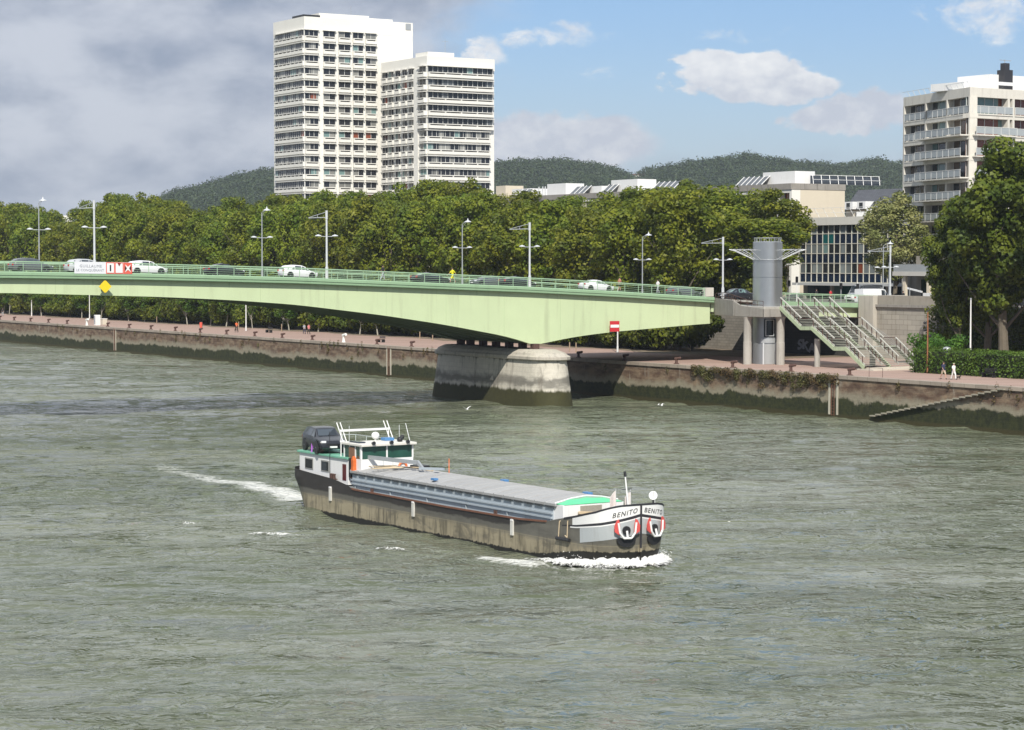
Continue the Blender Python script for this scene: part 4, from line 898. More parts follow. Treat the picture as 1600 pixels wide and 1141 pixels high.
# lower tower
r, t, w, Lw, Lt, H_, z0 = tower(667.5, 490, 597, 772, 87.5, 'lower white tower block with dark ribbon windows, right of the taller one', 11, 110, None, None, None)
del r['dims']
MB().box(-.12, Lt + .1, -.12, Lw + .1, H_ - 2.6, H_ + .02).build('parapet_band', WHITE, r)
MB().box(1, Lt * .45, 1.5, 7, H_ + .03, H_ + 1.1).build('roof_box', WHITE, r)
m_ = MB().tube((Lt * .4, 4, H_ + 1.2), (Lt * .4, 4, H_ + 4.2), .04, n=5); m_.tube((Lt * .4 - .8, 4, H_ + 3.8), (Lt * .4 + .8, 4, H_ + 3.8), .03, n=5); m_.build('aerial', STEEL, r)
b0 = []
for a, b in ((598.7, 606.9), (608.5, 616.4), (619, 626.9), (629.7, 637.2), (639.7, 648.3)):
    wa = on_t(a, 150, t)[0] - w; wb = on_t(b, 150, t)[0] - w; q = bay(r, wa - wb, 'y', TG, .6); q.location = (0, wb, z0 - .15); b0.append(q)
up = bay(r, Lt - .6, 'x', TGD, .9, 4, 1.3); up.location = (.0, 0, z0)
wrp = bay(r, 2.9, 'y', TGD, .9, 1, 1.3); wrp.location = (0, 0, z0)
lo = bay(r, Lt - 1.2, 'x', TG, .45, 5, 1.1); lo.location = (0, 0, z0 - PITCHF * 5); wl = bay(r, 2.9, 'y', TG, .45, 1, 1.3); wl.location = (0, 0, z0 - PITCHF * 5)
for k in range(1, 12):
    for q in b0: c_ = copy_tree(q, r); c_.location = (q.location.x, q.location.y, z0 - .15 - PITCHF * k)
    if k < 5:
        for q in (up, wrp): c_ = copy_tree(q, r); c_.location = (q.location.x, 0, z0 - PITCHF * k)
    elif k > 5:
        for q in (lo, wl): c_ = copy_tree(q, r); c_.location = (q.location.x, 0, z0 - PITCHF * k)
w5 = on_t(652.5, 150, t)[0] - w; MB().box(-.5, .0, w5 - .95, w5 + .95, 0, H_ - 2.65).build('pier_strip', WHITE, r)

# long cream slab behind the plane trees
x, y, _ = at(1238, 300, 350); d = Vector((x, y)) - GO; t, w = d.dot(GB), d.dot(GW)
zt = on_t(1238, 287, t)[1]; Lt = on_w(1320, 300, w)[0] - t; H_ = zt - SZ
r = grid_root('apartment_slab', t, w, SZ, 'long cream apartment slab with a blank end wall rising behind the plane trees', 'apartment building')
MB().box(1.6, Lt, 0, 185, -.5, H_).build('wall', CREAM, r)
MB().box(-.1, 1.59, 0, .55, -.5, H_ - .9).build('end_pier', WHITE, r)
MB().box(-.25, Lt + .1, -.08, 185.2, H_ - .89, H_ + .05).build('parapet', CONCD, r)
MB().box(-.1, 1.59, .551, 185, H_ - 1.4, H_ - .9).build('lintel', WHITE, r)
LOG = glass_mat('loggia_glass', (.035, .045, .06), (.30, .09, .05), .45, .12, 1.4)
def loggia(root, L, u):
    q = MB().box(.02, 1.55, 0, .22, -.32, 2.48).box(-.1, 1.55, 0, L, -.32, -.02).build('loggia', WHITE, root)
    f_ = MB().box(1.40, 1.55, .22, L, 0, 2.48, 0)
    for i in range(4): yy = .25 + (L - .3) * i / 3; f_.box(1.34, 1.41, yy - .05, yy + .05, 0, 2.48, 1)
    f_.build('window', [LOG, MULL], q)
    f_ = MB().box(-.06, -.02, L * .45, L - .05, .05, .98, 0); f_.box(-.09, -.01, .25, L, .98, 1.04, 1); f_.build('balustrade', [M('frosted_glass', (.38, .42, .43), .3, .08, 2), MULL], q)
    return q
us = [on_t(p, 300, t)[0] - w for p in (1236, 1215.5, 1197.5, 1180, 1163)]
q0 = None
for i in range(4):
    for k in range(4):
        if q0 is None: q0 = loggia(r, us[1] - us[0], 0); q = q0
        else: q = copy_tree(q0, r)
        q.location = (0, us[i] if i else .56, H_ - 3.9 - 2.85 * k)
MB().box(.1, 1.59, us[4], 184.9, 0, H_ - 1.42).build('side_wall', CREAM, r)
# roof structures along it
def roofbox(pa, pb, ya, yb, mat, name='roof_box', dt=3.0, sl=0):
    pb = pb - 22 if pb - pa > 35 else pb
    wa = on_t(pa, 290, t + dt)[0] - w; wb = on_t(pb, 290, t + dt)[0] - w; za = on_t(pa, ya, t + dt)[1] - SZ; zb_ = max(H_ - .1, on_t(pa, yb, t + dt)[1] - SZ)
    MB().prism([(dt, min(wa, wb)), (dt + 4, min(wa, wb)), (dt + 4, max(wa, wb)), (dt, max(wa, wb))], H_ + .051, za).build(name, mat, r)
for a in ((1192, 1264, 270, 287), (1165, 1185, 278, 287), (955, 1018, 282, 290), (912, 940, 292, 297), (855, 906, 288, 297), (800, 850, 296, 300), (775, 812, 291, 300)): roofbox(*a, WHITE2 if a[0] != 775 else CREAM)
pv = M('roof_glazing', (.06, .07, .085), .15, .2, 2)
def slant(pa, pb):
    wa = on_t(pa, 290, t + 1.2)[0] - w; wb = on_t(pb, 290, t + 1.2)[0] - w; n = max(2, int(abs(wb - wa) / 1.3)); f_ = MB(); g_ = MB()
    lo_, hi_ = min(wa, wb), max(wa, wb)
    g_.add([(1.2, lo_, H_ + .15), (1.2, hi_, H_ + .15), (2.9, hi_, H_ + 1.5), (2.9, lo_, H_ + 1.5)], [(0, 1, 2, 3)]); g_.build('roof_light', pv, r)
    for i in range(n + 1): yy = lo_ + (hi_ - lo_) * i / n; f_.beam((1.15, yy, H_ + .15), (2.9, yy, H_ + 1.6), .1, .1)
    f_.build('roof_light_frame', WHITE2, r)
for a in ((1150, 1190), (1018, 1052), (940, 955), (806, 822), (890, 912)): slant(*a)
f_ = MB()
for i in range(9): xx = 5 + i * 1.7; f_.beam((xx, 1.0, H_ + .05), (xx + .3, 1.6, H_ + 1.5), .08, .08)
f_.beam((5, 1.6, H_ + 1.5), (19, 1.6, H_ + 1.5), .07, .07); f_.beam((5, 1.2, H_ + .8), (19, 1.2, H_ + .8), .06, .06); f_.build('roof_rails', WHITE2, r)
MB().box(5, 19, 1.7, 1.8, H_ + .06, H_ + 1.4).build('roof_light', pv, r)
for p_ in (842, 848, 852): wv2 = on_t(p_, 290, t + 2)[0] - w; MB().tube((2, wv2, H_), (2, wv2, H_ + 1.8), .12, n=8).build('flue', STEELW, r)

# glazed office block
t = 75.0; w = on_t(1249, 400, t)[0]; wr = 8.0; zt = on_t(1249, 341, t)[1]
r = grid_root('office_block', t, w, SZ, 'glazed office block with dark blue panels between pale fins, right of the lift tower', 'office building')
H_ = zt - SZ; L_ = w - wr
MB().box(.5, 16, -L_, 0, 3.6, H_ - .1).build('wall', CREAM, r)
MB().box(-.35, 16.2, -L_ - .2, .25, H_ - 1.15, H_).build('roof_band', M('roof_band_paint', (.62, .60, .54), .8, .06, .5, streak=.2), r)
ys = [351.5, 366, 381.5, 396.5, 411.5, 427, 441]; zs = [on_t(1260, y_, t)[1] - SZ for y_ in ys]
NAVY = M('navy_panel', (.012, .022, .045), .12, .15, 1, spec=.9); TEAL = M('teal_panel', (.01, .10, .10), .15, .1, 1)
OG = glass_mat('office_glass', (.025, .028, .03), (.24, .27, .27), .62, .2, 1.32)
ncol = int(L_ / 1.32)
gp = None; npn = None
for k in range(6):
    z1, z0_ = zs[k], zs[k + 1]
    for i in range(ncol):
        u = -(i + 1) * 1.32
        if k % 2 == 0:
            if gp is None: gp = MB().box(.2, .3, .07, 1.25, 0, z1 - z0_ - .1).build('window', OG, r); q = gp
            else: q = gp.copy(); COL.objects.link(q); q.parent = r
            q.location = (0, u, z0_ + .05)
    f_ = MB()
    if k % 2 == 1:
        f_.box(.2, .3, -ncol * 1.32, 0, z0_ + .05, z1 - .05); f_.build('spandrel', NAVY, r)
        if k == 1: MB().box(.17, .199, -6 * 1.32 + .06, -4 * 1.32 - .06, z0_ + .06, z1 - .06).build('teal_panel', TEAL, r)
fn = MB()
for i in range(ncol + 1): fn.box(.10, .32, -i * 1.32 - .045, -i * 1.32 + .045, zs[6], zs[0])
fn.build('fin', M('fin_paint', (.58, .56, .48), .6, .06, 1), r)
hb = MB()
for z_ in zs: hb.box(.13, .31, -ncol * 1.32, 0, z_ - .05, z_ + .05)
hb.build('transom', MATS['fin_paint'], r)
MB().box(-1.2, .6, -L_, .2, zs[6] - .45, zs[6] - .06).build('canopy', STEELW, r)
MB().box(1.0, 1.2, -L_, 0, 0, zs[6] - .46).build('shopfront', glass_mat('shop_glass', (.01, .03, .035), (.02, .12, .12), .3, .1, 2.5), r)
for i in range(6): MB().box(-.4, .0, -2 - i * 6.2, -1.5 - i * 6.2, 0, zs[6] - .46).build('column', CONC, r)
f_ = MB()
for i in range(12): f_.beam((1.4, -1 - i * 2, H_ + .0), (.4, -1 - i * 2, H_ + 1.4), .05, .05)
f_.beam((.4, -1, H_ + 1.4), (.4, -23, H_ + 1.4), .05, .05); f_.beam((.9, -1, H_ + .7), (.9, -23, H_ + .7), .04, .04); f_.build('roof_railing', WHITE2, r)
MB().box(2.5, 7, -16, -12.3, H_ + .0, H_ + 1.1).box(3, 7, -12, -9.5, H_, H_ + .8).build('roof_plant', WHITE2, r, bevel=.05)
# slate-roofed building behind it
x, y, _ = at(1322, 300, 392); d = Vector((x, y)) - GO; t2, w2 = d.dot(GB), d.dot(GW)
r = grid_root('slate_roof_house', t2, w2, SZ, 'dark slate roofed building showing above the office block', 'building')
z1, z2 = on_t(1340, 296, t2)[1] - SZ, on_t(1340, 328, t2)[1] - SZ
MB().box(0, 14, -26, 0, 0, z2).build('wall', CREAM, r)
MB().add([(-.3, .3, z2), (-.3, -26, z2), (3, -26, z1), (3, .3, z1), (14, .3, z1), (14, -26, z1), (14, .3, z2), (14, -26, z2)], [(0, 1, 2, 3), (3, 2, 5, 4), (4, 5, 7, 6), (0, 3, 4, 6), (1, 7, 5, 2)]).build('roof', M('slate', (.10, .105, .12), .5, .2, 1, brick=(.6, .25, .03)), r)
for p_ in (1332, 1352): wv2 = on_t(p_, 310, t2)[0] - w2; d_ = MB().box(-.9, 1.2, wv2 - 1.1, wv2 + 1.1, z2 + .1, z2 + 1.4).build('dormer', WHITE2, r); MB().box(-.95, -.901, wv2 - .4, wv2 + .5, z2 + .3, z2 + 1.2).build('window', GLASSD, d_)

# apartment block at the right edge
x, y, _ = at(1515, 200, 292)
r = empty('apartment_block', (x, y, SZ), 0, 'weathered white apartment block with long balconies at the right edge', 'apartment building')
dl = Vector((-.272, .962)); dr = Vector((.82, .572)); LL, LR = 19.6, 34.0
zc = at(1515, 136, 292)[2] - SZ; PF = 2.77
def frame(dv, left):
    d = dv.normalized(); n_ = Vector((-d.y, d.x)) if left else Vector((d.y, -d.x)); return Matrix(((d.x, n_.x, 0, 0), (d.y, n_.y, 0, 0), (0, 0, 1, 0), (0, 0, 0, 1)))
ML, MR = frame(dl, True), frame(dr, False)     # u along the face, v outward
WB = M('weathered_white', (.66, .63, .56), .85, .12, .7, streak=.5, sc=(.36, .32, .26))
dl.normalize(); dr.normalize(); _c = lambda a, b: (dl.x * a + dr.x * b, dl.y * a + dr.y * b)
core = [_c(1.35, 1.35), _c(LL, 1.35), _c(LL, LR), _c(1.35, LR)]
MB().prism(core, 0, zc - 1.24).build('wall', M('loggia_back_wall', (.33, .30, .26), .9, .15, .6), r)
MB().prism([(0, 0), (dl.x * LL, dl.y * LL), (dl.x * LL + dr.x * LR, dl.y * LL + dr.y * LR), (dr.x * LR, dr.y * LR)], zc - 1.23, zc).build('parapet', WB, r)
BL = glass_mat('blind_glass', (.04, .045, .05), (.26, .07, .035), .95, .15, 9); BL2 = glass_mat('brown_blind_glass', (.05, .055, .06), (.20, .15, .11), .5, .15, 2.2)
RAILP = M('balcony_panel', (.36, .39, .40), .35, .1, 2)
for k in range(8):
    zf_ = zc - .61 - PF * (k + 1)      # floor level
    for Mx, L_, posts, gm in ((ML, LL, (0, 6.3, 12.6, LL - .35), BL2), (MR, LR, (0, 7.1, 8.2, 12.6, 19, 26, LR - .4), BL)):
        MB().box(-.02, L_, -1.2, .02, zf_ - .60, zf_).build('floor_slab', WB, r, M4=Mx)
        for i in range(len(posts) - 1):
            if posts[i + 1] - posts[i] < 1.6: continue
            f_ = MB().box(posts[i] + .35, posts[i + 1], -1.05, -.95, zf_ + .02, zf_ + PF - .62, 0); n = max(2, round((posts[i + 1] - posts[i]) / 1.9))
            for j in range(n + 1): u = posts[i] + .4 + (posts[i + 1] - posts[i] - .45) * j / n; f_.box(u - .05, u + .05, -.98, -.90, zf_ + .02, zf_ + PF - .62, 1)
            f_.build('window', [gm, MULL], r, M4=Mx)
    long_b = 1 <= k
    for Mx, a, b, o_ in ((ML, .05, 13.4 if long_b else 12.2, 1.3 if long_b else .05), (ML, 13.6 if long_b else 12.6, LL - .4, .05), (MR, .35, 8.0, .9 if 0 < k < 4 else .12), (MR, 8.4, 12.4, .12), (MR, 13, LR - .5, .8)):
        s_ = MB().box(a, b, -.4, o_, zf_ - .14, zf_ + .03).build('balcony', WB, r, M4=Mx)
        f_ = MB().box(a, b, o_ - .06, o_ - .02, zf_ + .12, zf_ + .98, 0).box(a, b, o_ - .09, o_ + .01, zf_ + .98, zf_ + 1.05, 1)
        n = max(2, round((b - a) / 1.6))
        for j in range(n + 1): u = a + .03 + (b - a - .06) * j / n; f_.box(u - .03, u + .03, o_ - .07, o_ + .01, zf_ + .03, zf_ + 1.0, 1)
        f_.build('balustrade', [RAILP, MULL], s_, M4=Mx)
for Mx, posts in ((ML, (0.02, 6.3, 12.6, LL - .35)), (MR, (7.1, 8.0, 12.4, 19, 26))):
    for u in posts: MB().box(u, u + .38, -1.1, .03, 0, zc - 1.24).build('pillar', WB, r, M4=Mx)
MB().box(2, LL - 4, -9, -3, zc, zc + .0 + 1.0).box(6, LR - 1, -8, -2.2, zc, zc + 2.1).build('penthouse', WHITE2, r, M4=MR)
f_ = MB()
for u in np.arange(.5, LL, 1.6): f_.beam((u, -.3, zc), (u, .15, zc + .75), .06, .06)
f_.beam((.3, .15, zc + .7), (LL, .15, zc + .7), .05, .05); f_.build('roof_railing', STEELW, r, M4=ML)
MB().box(4.2, 14, -.3, -.25, zc + .5, zc + .95).build('roof_band', WHITE2, r, M4=MR)
m_ = MB().box(7.7, 9.2, -2.5, -1.1, zc, zc + 2.7).box(8.0, 8.9, -2.2, -1.4, zc + 2.7, zc + 3.6); m_.build('chimney', M('dark_metal', (.03, .03, .035), .5, .2, 2), r, M4=MR)
MB().tube((7.4, -1.8, zc + 4.0), (9.6, -1.8, zc + 4.0), .04, n=5).tube((8.4, -1.8, zc + 3.5), (8.4, -1.8, zc + 4.1), .04, n=5).build('aerial', STEEL, r, M4=MR)

# low shop arcade on the street at the right
t = 60.0; wl_, wr_ = on_t(1404, 450, t)[0], -62
r = grid_root('shop_arcade', t, wl_, SZ, 'low dark shop arcade with red panels behind the trees at the right', 'shops')
L_ = wl_ - wr_; MB().box(3, 14, -L_, 0, 0, 6.2).build('wall', CONCD, r); MB().box(-1, 14.1, -L_ - .1, .1, 3.6, 4.15).build('canopy', M('canopy_concrete', (.5, .48, .44), .8, .1, 1), r)
MB().box(-.9, -.8, -L_, 0, 4.151, 5.1).build('railing', STEEL, r)
for i in range(12): MB().box(-.6, -.2, -2 - i * 4.6, -1.5 - i * 4.6, 0, 3.6).build('column', CREAM, r)
for i, (a, b) in enumerate(((10.0, 11.6), (14.2, 16.5), (17.8, 18.8), (24, 26), (29, 31))): MB().box(2.8, 2.99, -b, -a, 0, 2.9).build('red_panel', RED, r)
MB().box(2.85, 2.98, -9.6, -1.2, .1, 3.1).build('shopfront', MATS['shop_glass'], r)

# far bits through the gap in the trees
x, y, z = at(108, 352, 800); r = empty('far_block', (x, y, SZ), GROT, 'small white block far away through the gap in the left trees', 'building')
MB().box(-2, 1.2, 0, 10, 0, z - SZ + 3.4).build('wall', WHITE, r); MB().box(-2.05, -2.0, 2, 8, z - SZ - 3, z - SZ + 2.6).build('window', GLASSD, r)
x, y, z = at(122, 352, 820); r = empty('far_house', (x, y, SZ), GROT, 'small brown house beside the far white block', 'house')
MB().box(-3, 2.5, 0, 10, 0, z - SZ + .2).build('wall', M('brown_brick', (.30, .20, .16), .9, .1, 1), r); MB().prism([(-3.2, 10.2), (-3.2, -.2), (2.7, -.2), (2.7, 10.2)], z - SZ + .21, lambda a, b: z - SZ + 2.6 - abs(a) * .5).build('roof', MATS['slate'], r)
# ------------------------------------------------------------------ hills with woods
HY = 2200.0
RID = [(-300, 390), (100, 372), (200, 345), (250, 328), (290, 306), (330, 295), (365, 286), (400, 277), (440, 270), (600, 264), (770, 264), (800, 260), (850, 257), (890, 256), (935, 264), (960, 270), (985, 284), (1005, 274), (1040, 265), (1100, 258), (1135, 254), (1160, 250), (1200, 258), (1260, 264), (1310, 264), (1365, 257), (1420, 264), (1600, 260), (2000, 265)]
def hill_h(X, Y):
    px = 800 + CF * X / HY; hz = CH + (CY - interp(RID, px)) * HY / CF - 7
    f_ = min(1, max(0, (Y - (HY - 620)) / 620)); f_ = f_ * f_ * (3 - 2 * f_)
    if Y > HY: f_ = 1 - .0004 * (Y - HY)
    n_ = mnoise.noise(Vector((X * .006, Y * .006, 3))) * 14 * (1 - abs(f_ - .6)) * (1 if Y < HY - 60 else .2)
    return SZ + (hz - SZ) * f_ + n_ * (.4 + f_ * .6) if f_ > .01 else SZ - 1
xs = np.linspace(-1500, 1700, 110); ys_ = np.linspace(HY - 640, HY + 700, 46)
V = [(a, b, hill_h(a, b)) for b in ys_ for a in xs]; idx = np.arange(len(V)).reshape(len(ys_), len(xs))
Fq = np.stack([idx[:-1, :-1], idx[:-1, 1:], idx[1:, 1:], idx[1:, :-1]], -1).reshape(-1, 4)
tag(np_mesh('hills', np.array(V), Fq, M('hill_ground', (.045, .06, .02), .95, .3, .01), smooth=True), kind='structure')
HL = leaf_mat('woodland_leaves', (.022, .038, .010), (.052, .070, .018), .1, .1, .14)
rr_ = np.random.default_rng(77); C = []; Rr = []
for i in range(7200):
    X = rr_.uniform(-440, 520); Y = HY - 470 * rr_.random() ** 1.3 + 20; r0 = rr_.uniform(5, 8.5)
    C.append((X, Y, hill_h(X, Y) + r0 * .5)); Rr.append((r0, r0, r0 * rr_.uniform(.9, 1.3)))
tag(leaves('forest', C, Rr, 620000, 1.9, HL, None, 5, inner=.0), 'distant dark green woods covering the hills', 'woods', kind='stuff')
x, y, z = at(1003, 277, HY - 40); r = empty('hillside_house', (x, y, z - 9), .2, 'small white house on the wooded hill in the dip', 'house')
MB().box(-8, 7, 0, 8, 0, 11).build('wall', WHITE, r); MB().box(-5, -2, -.1, 0, 4, 9).box(0, 4, -.1, 0, 4, 9).build('window', GLASSD, r); MB().box(-8.5, 7.5, -.5, 8.5, 11.01, 12.2).build('roof', M('roof_tile', (.20, .13, .10), .8), r)
# ------------------------------------------------------------------ cars
GLC = glass_mat('car_glass', (.07, .085, .10), (.05, .06, .07), .3, .04, 1.0)
def car_paint(name, c): return M(name, c, .25, .04, 1, metal=.0, spec=.7)
LIGHT = M('headlight_glass', (.75, .76, .78), .15, .05, 3); TAIL = M('tail_light_red', (.45, .01, .01), .25, .1, 3); CHR = M('alloy_rim', (.5, .51, .52), .3, .1, 3, metal=.8)
def make_car(label, paint, L=4.2, Wd=1.78, H_=1.48, kind='hatch', group=None, name='parked_car'):
    r = empty(name, label=label, cat='car' if kind != 'van' else 'van', group=group); hw = Wd / 2
    # stations: x (front +), bottom, belt, roof, half-width at belt, half-width at roof
    if kind == 'hatch': S = [(-.5, .42, .72, .74, .80, .78), (-.485, .30, .88, .92, .92, .75), (-.44, .26, .92, 1.18, .97, .72), (-.36, .25, .93, H_ - .10, 1, .70), (-.18, .22, .92, H_, 1, .72), (.02, .22, .90, H_ - .02, 1, .72), (.12, .22, .89, H_ - .13, 1, .69), (.27, .22, .86, .91, .99, .78), (.38, .23, .78, .82, .96, .76), (.47, .26, .66, .70, .88, .72), (.5, .36, .52, .56, .78, .66)]
    elif kind == 'suv': S = [(-.5, .5, .85, .87, .80, .78), (-.485, .35, 1.02, 1.06, .92, .75), (-.44, .30, 1.05, 1.35, .97, .72), (-.38, .28, 1.06, H_ - .08, 1, .70), (-.18, .26, 1.05, H_, 1, .73), (.04, .26, 1.03, H_ - .03, 1, .73), (.10, .26, 1.02, H_ - .12, 1, .70), (.24, .26, 1.0, 1.06, .99, .80), (.38, .27, .92, .98, .97, .80), (.475, .30, .78, .84, .92, .78), (.5, .40, .55, .62, .84, .74)]
    elif kind == 'van': S = [(-.5, .3, 1.0, 1.9, .95, .86), (-.49, .25, 1.05, H_ - .05, 1, .9), (-.3, .25, 1.05, H_, 1, .9), (.1, .25, 1.05, H_, 1, .9), (.24, .25, 1.02, H_ - .1, 1, .86), (.36, .25, .98, 1.12, .99, .84), (.46, .28, .84, .92, .95, .82), (.5, .35, .6, .66, .86, .78)]
    else: S = [(-.5, .42, .70, .74, .80, .78), (-.48, .30, .86, .93, .92, .78), (-.36, .24, .90, 1.0, .98, .76), (-.24, .22, .91, H_ - .12, 1, .68), (-.10, .22, .9, H_, 1, .7), (.05, .22, .88, H_ - .05, 1, .7), (.11, .22, .87, H_ - .13, 1, .68), (.26, .22, .84, .89, .99, .78), (.38, .23, .76, .80, .96, .76), (.47, .26, .64, .68, .88, .72), (.5, .36, .5, .54, .78, .66)]
    rings = []
    for x, zb_, zt_, zr, wb, wr in S:
        X = x * L; rings.append([(X, -hw * wb * .9, zb_), (X, -hw * wb, (zb_ + zt_) / 2), (X, -hw * wb * .985, zt_), (X, -hw * wr, zr), (X, -hw * wr * .4, zr + .02), (X, hw * wr * .4, zr + .02), (X, hw * wr, zr), (X, hw * wb * .985, zt_), (X, hw * wb, (zb_ + zt_) / 2), (X, hw * wb * .9, zb_)])
    MB().loft(rings).build('body', paint, r, smooth=True)
    def quadface(ia, ib, j0, j1, off, u0, u1, v0, v1):
        a, b, c_, d = Vector(rings[ia][j0]), Vector(rings[ib][j0]), Vector(rings[ib][j1]), Vector(rings[ia][j1])
        pt = lambda u, v: a.lerp(b, u).lerp(d.lerp(c_, u), v)
        n = (b - a).cross(d - a).normalized()
        return [pt(u, v) + n * off for u, v in ((u0, v0), (u1, v0), (u1, v1), (u0, v1))]
    win = [i for i in range(len(S) - 1) if min(S[i][3] - S[i][2], S[i + 1][3] - S[i + 1][2]) > .22]
    for sgn in (0, 1):
        mb = MB()
        for k, i in enumerate(win):
            if kind == 'van' and i < 3: continue
            j0, j1 = (2, 3) if sgn == 0 else (7, 6)
            v = quadface(i, i + 1, j0, j1, -.012 if sgn == 0 else .012, .06 if k else .12, .94, .10, .86)
            # push outward
            v = [Vector((p.x, p.y + (-.016 if p.y < 0 else .016), p.z)) for p in v]; mb.add(v, [(0, 1, 2, 3)])
        i = win[-1]
        if i + 1 < len(S) - 1 and S[i + 2][3] - S[i + 2][2] < .2:
            j0, j1 = (2, 3) if sgn == 0 else (7, 6); v = quadface(i + 1, i + 2, j0, j1, 0, .03, .72, .15, .8); v = [Vector((p.x, p.y + (-.016 if p.y < 0 else .016), p.z)) for p in v]; v = [v[0], v[1], v[3]]; mb.add(v, [(0, 1, 2)])
        mb.build('side_window', GLC, r)
    fi = win[-1] + 1
    v = quadface(fi, fi + 1, 3, 6, 0, .06, .92, .06, .94); MB().add([p + Vector((.01, 0, .03)) for p in v], [(0, 1, 2, 3)]).build('windscreen', GLC, r)
    if kind != 'van':
        ri = win[0]; v = quadface(ri - 1, ri, 3, 6, 0, .1, .9, .08, .92); MB().add([p + Vector((-.015, 0, .03)) for p in v], [(0, 1, 2, 3)]).build('rear_window', GLC, r)
    rw_ = .33 if kind != 'suv' else .38
    for fx in (-.31 * L, .315 * L):
        for sy in (-1, 1):
            w_ = MB().lathe([(rw_ * .62, -.105), (rw_ * .95, -.1), (rw_, -.05), (rw_, .05), (rw_ * .95, .1), (rw_ * .62, .105)], 18).build('wheel', RUBBER, r, M4=Matrix.Rotation(R(90), 4, 'X'))
            w_.location = (fx, sy * (hw - .085), rw_)
            ri_ = MB().lathe([(.03, -.02), (rw_ * .62, .0), (rw_ * .64, .04), (.02, .05)], 14).build('rim', CHR, w_, M4=Matrix.Rotation(R(90 * sy), 4, 'X')); ri_.location = (0, sy * .09, 0)
            MB().lathe([(rw_ * 1.16, 0), (rw_ * 1.16, .03), (.05, .035)], 16).build('wheel_arch', BLACK, r, M4=Matrix.Translation((fx, sy * (hw - .012), rw_ + .02)) @ Matrix.Rotation(R(-90 * sy), 4, 'X'))
    for sy in (-1, 1):
        MB().box(.455 * L, .492 * L, min(sy * hw * .5, sy * hw * .84), max(sy * hw * .5, sy * hw * .84), .60 if kind != 'suv' else .72, .72 if kind != 'suv' else .86).build('headlight', LIGHT, r, bevel=.02)
        MB().box(-.503 * L, -.475 * L, min(sy * hw * .6, sy * hw * .9), max(sy * hw * .6, sy * hw * .9), .72, .92 if kind != 'suv' else 1.0).build('tail_light', TAIL, r)
    MB().box(.497 * L, .506 * L, -.26, .26, .40, .51).build('number_plate', WHITE2, r)
    MB().box(.49 * L, .502 * L, -hw * .5, hw * .5, .53, .66).build('grille', BLACK, r)
    return r
WP, GP, BP, SP = car_paint('white_car_paint', (.78, .79, .80)), car_paint('grey_car_paint', (.10, .11, .12)), car_paint('black_car_paint', (.020, .022, .028)), car_paint('silver_car_paint', (.5, .52, .54))
CG = 'cars crossing the bridge'
def put_car(o, t, w, heading=0, z=None):
    o.location = P3(t, w, (zf(t) - .06) if z is None else z)
    sl = math.atan2(zf(t + 2) - zf(t - 2), 4.0) if z is None else 0
    o.rotation_euler = (0, -sl if abs(heading) < .5 else sl, GROT + (0 if abs(heading) < .5 else math.pi)); return o
def tpx(px, w): return on_w(px, 430, w)[0]
put_car(make_car('dark grey hatchback on the bridge at the far left', GP, 4.35, 1.8, 1.5, 'hatch', CG, 'car'), tpx(48, 1.6), 1.6)
put_car(make_car('silver car half hidden behind the white banner', SP, 4.4, 1.8, 1.52, 'hatch', CG, 'car'), tpx(134, 5.0), 5.0)
put_car(make_car('white car on the bridge just right of the banner', WP, 4.3, 1.8, 1.46, 'hatch', CG, 'car'), tpx(228, 1.6), 1.6)
put_car(make_car('dark car behind the railing between the banner car and the first mast right of it', BP, 4.3, 1.8, 1.42, 'saloon', CG, 'car'), tpx(350, 5.2), 5.2)
put_car(make_car('white hatchback on the bridge below the tall tower', WP, 4.2, 1.76, 1.47, 'hatch', CG, 'car'), tpx(465, 1.6), 1.6)
put_car(make_car('dark saloon with red tail lights beside the yellow runner', BP, 4.5, 1.8, 1.36, 'saloon', CG, 'car'), tpx(672, 5.2), 5.2)
put_car(make_car('dark car on the bridge right of the yellow runner', GP, 4.4, 1.8, 1.36, 'saloon', CG, 'car'), tpx(762, 8.4), 8.4, 3.14)
put_car(make_car('dark car on the bridge near the mast above the pier', BP, 4.4, 1.8, 1.38, 'saloon', CG, 'car'), tpx(808, 5.2), 5.2)
put_car(make_car('white car on the bridge above the red and white sign', WP, 4.2, 1.76, 1.38, 'saloon', CG, 'car'), tpx(931, 1.6), 1.6)
put_car(make_car('dark car on the bridge left of the concrete end block', GP, 4.3, 1.8, 1.4, 'hatch', CG, 'car'), tpx(1068, 5.2), 5.2)
put_car(make_car('black car beside the landing platform left of the lift tower', BP, 4.5, 1.8, 1.45, 'saloon', CG, 'car'), tpx(1150, 1.6), 1.6, 3.14)
o = make_car('white van waiting in the street right of the office block', WP, 4.9, 1.95, 1.95, 'van', None, 'van'); put_car(o, on_w(1365, 460, 1.6)[0], 1.6, 0)
o = make_car('white minibus with a blue window band behind the white van', WP, 5.4, 2.0, 2.3, 'van', None, 'van'); put_car(o, 63.5, 16, 3.14, SZ)

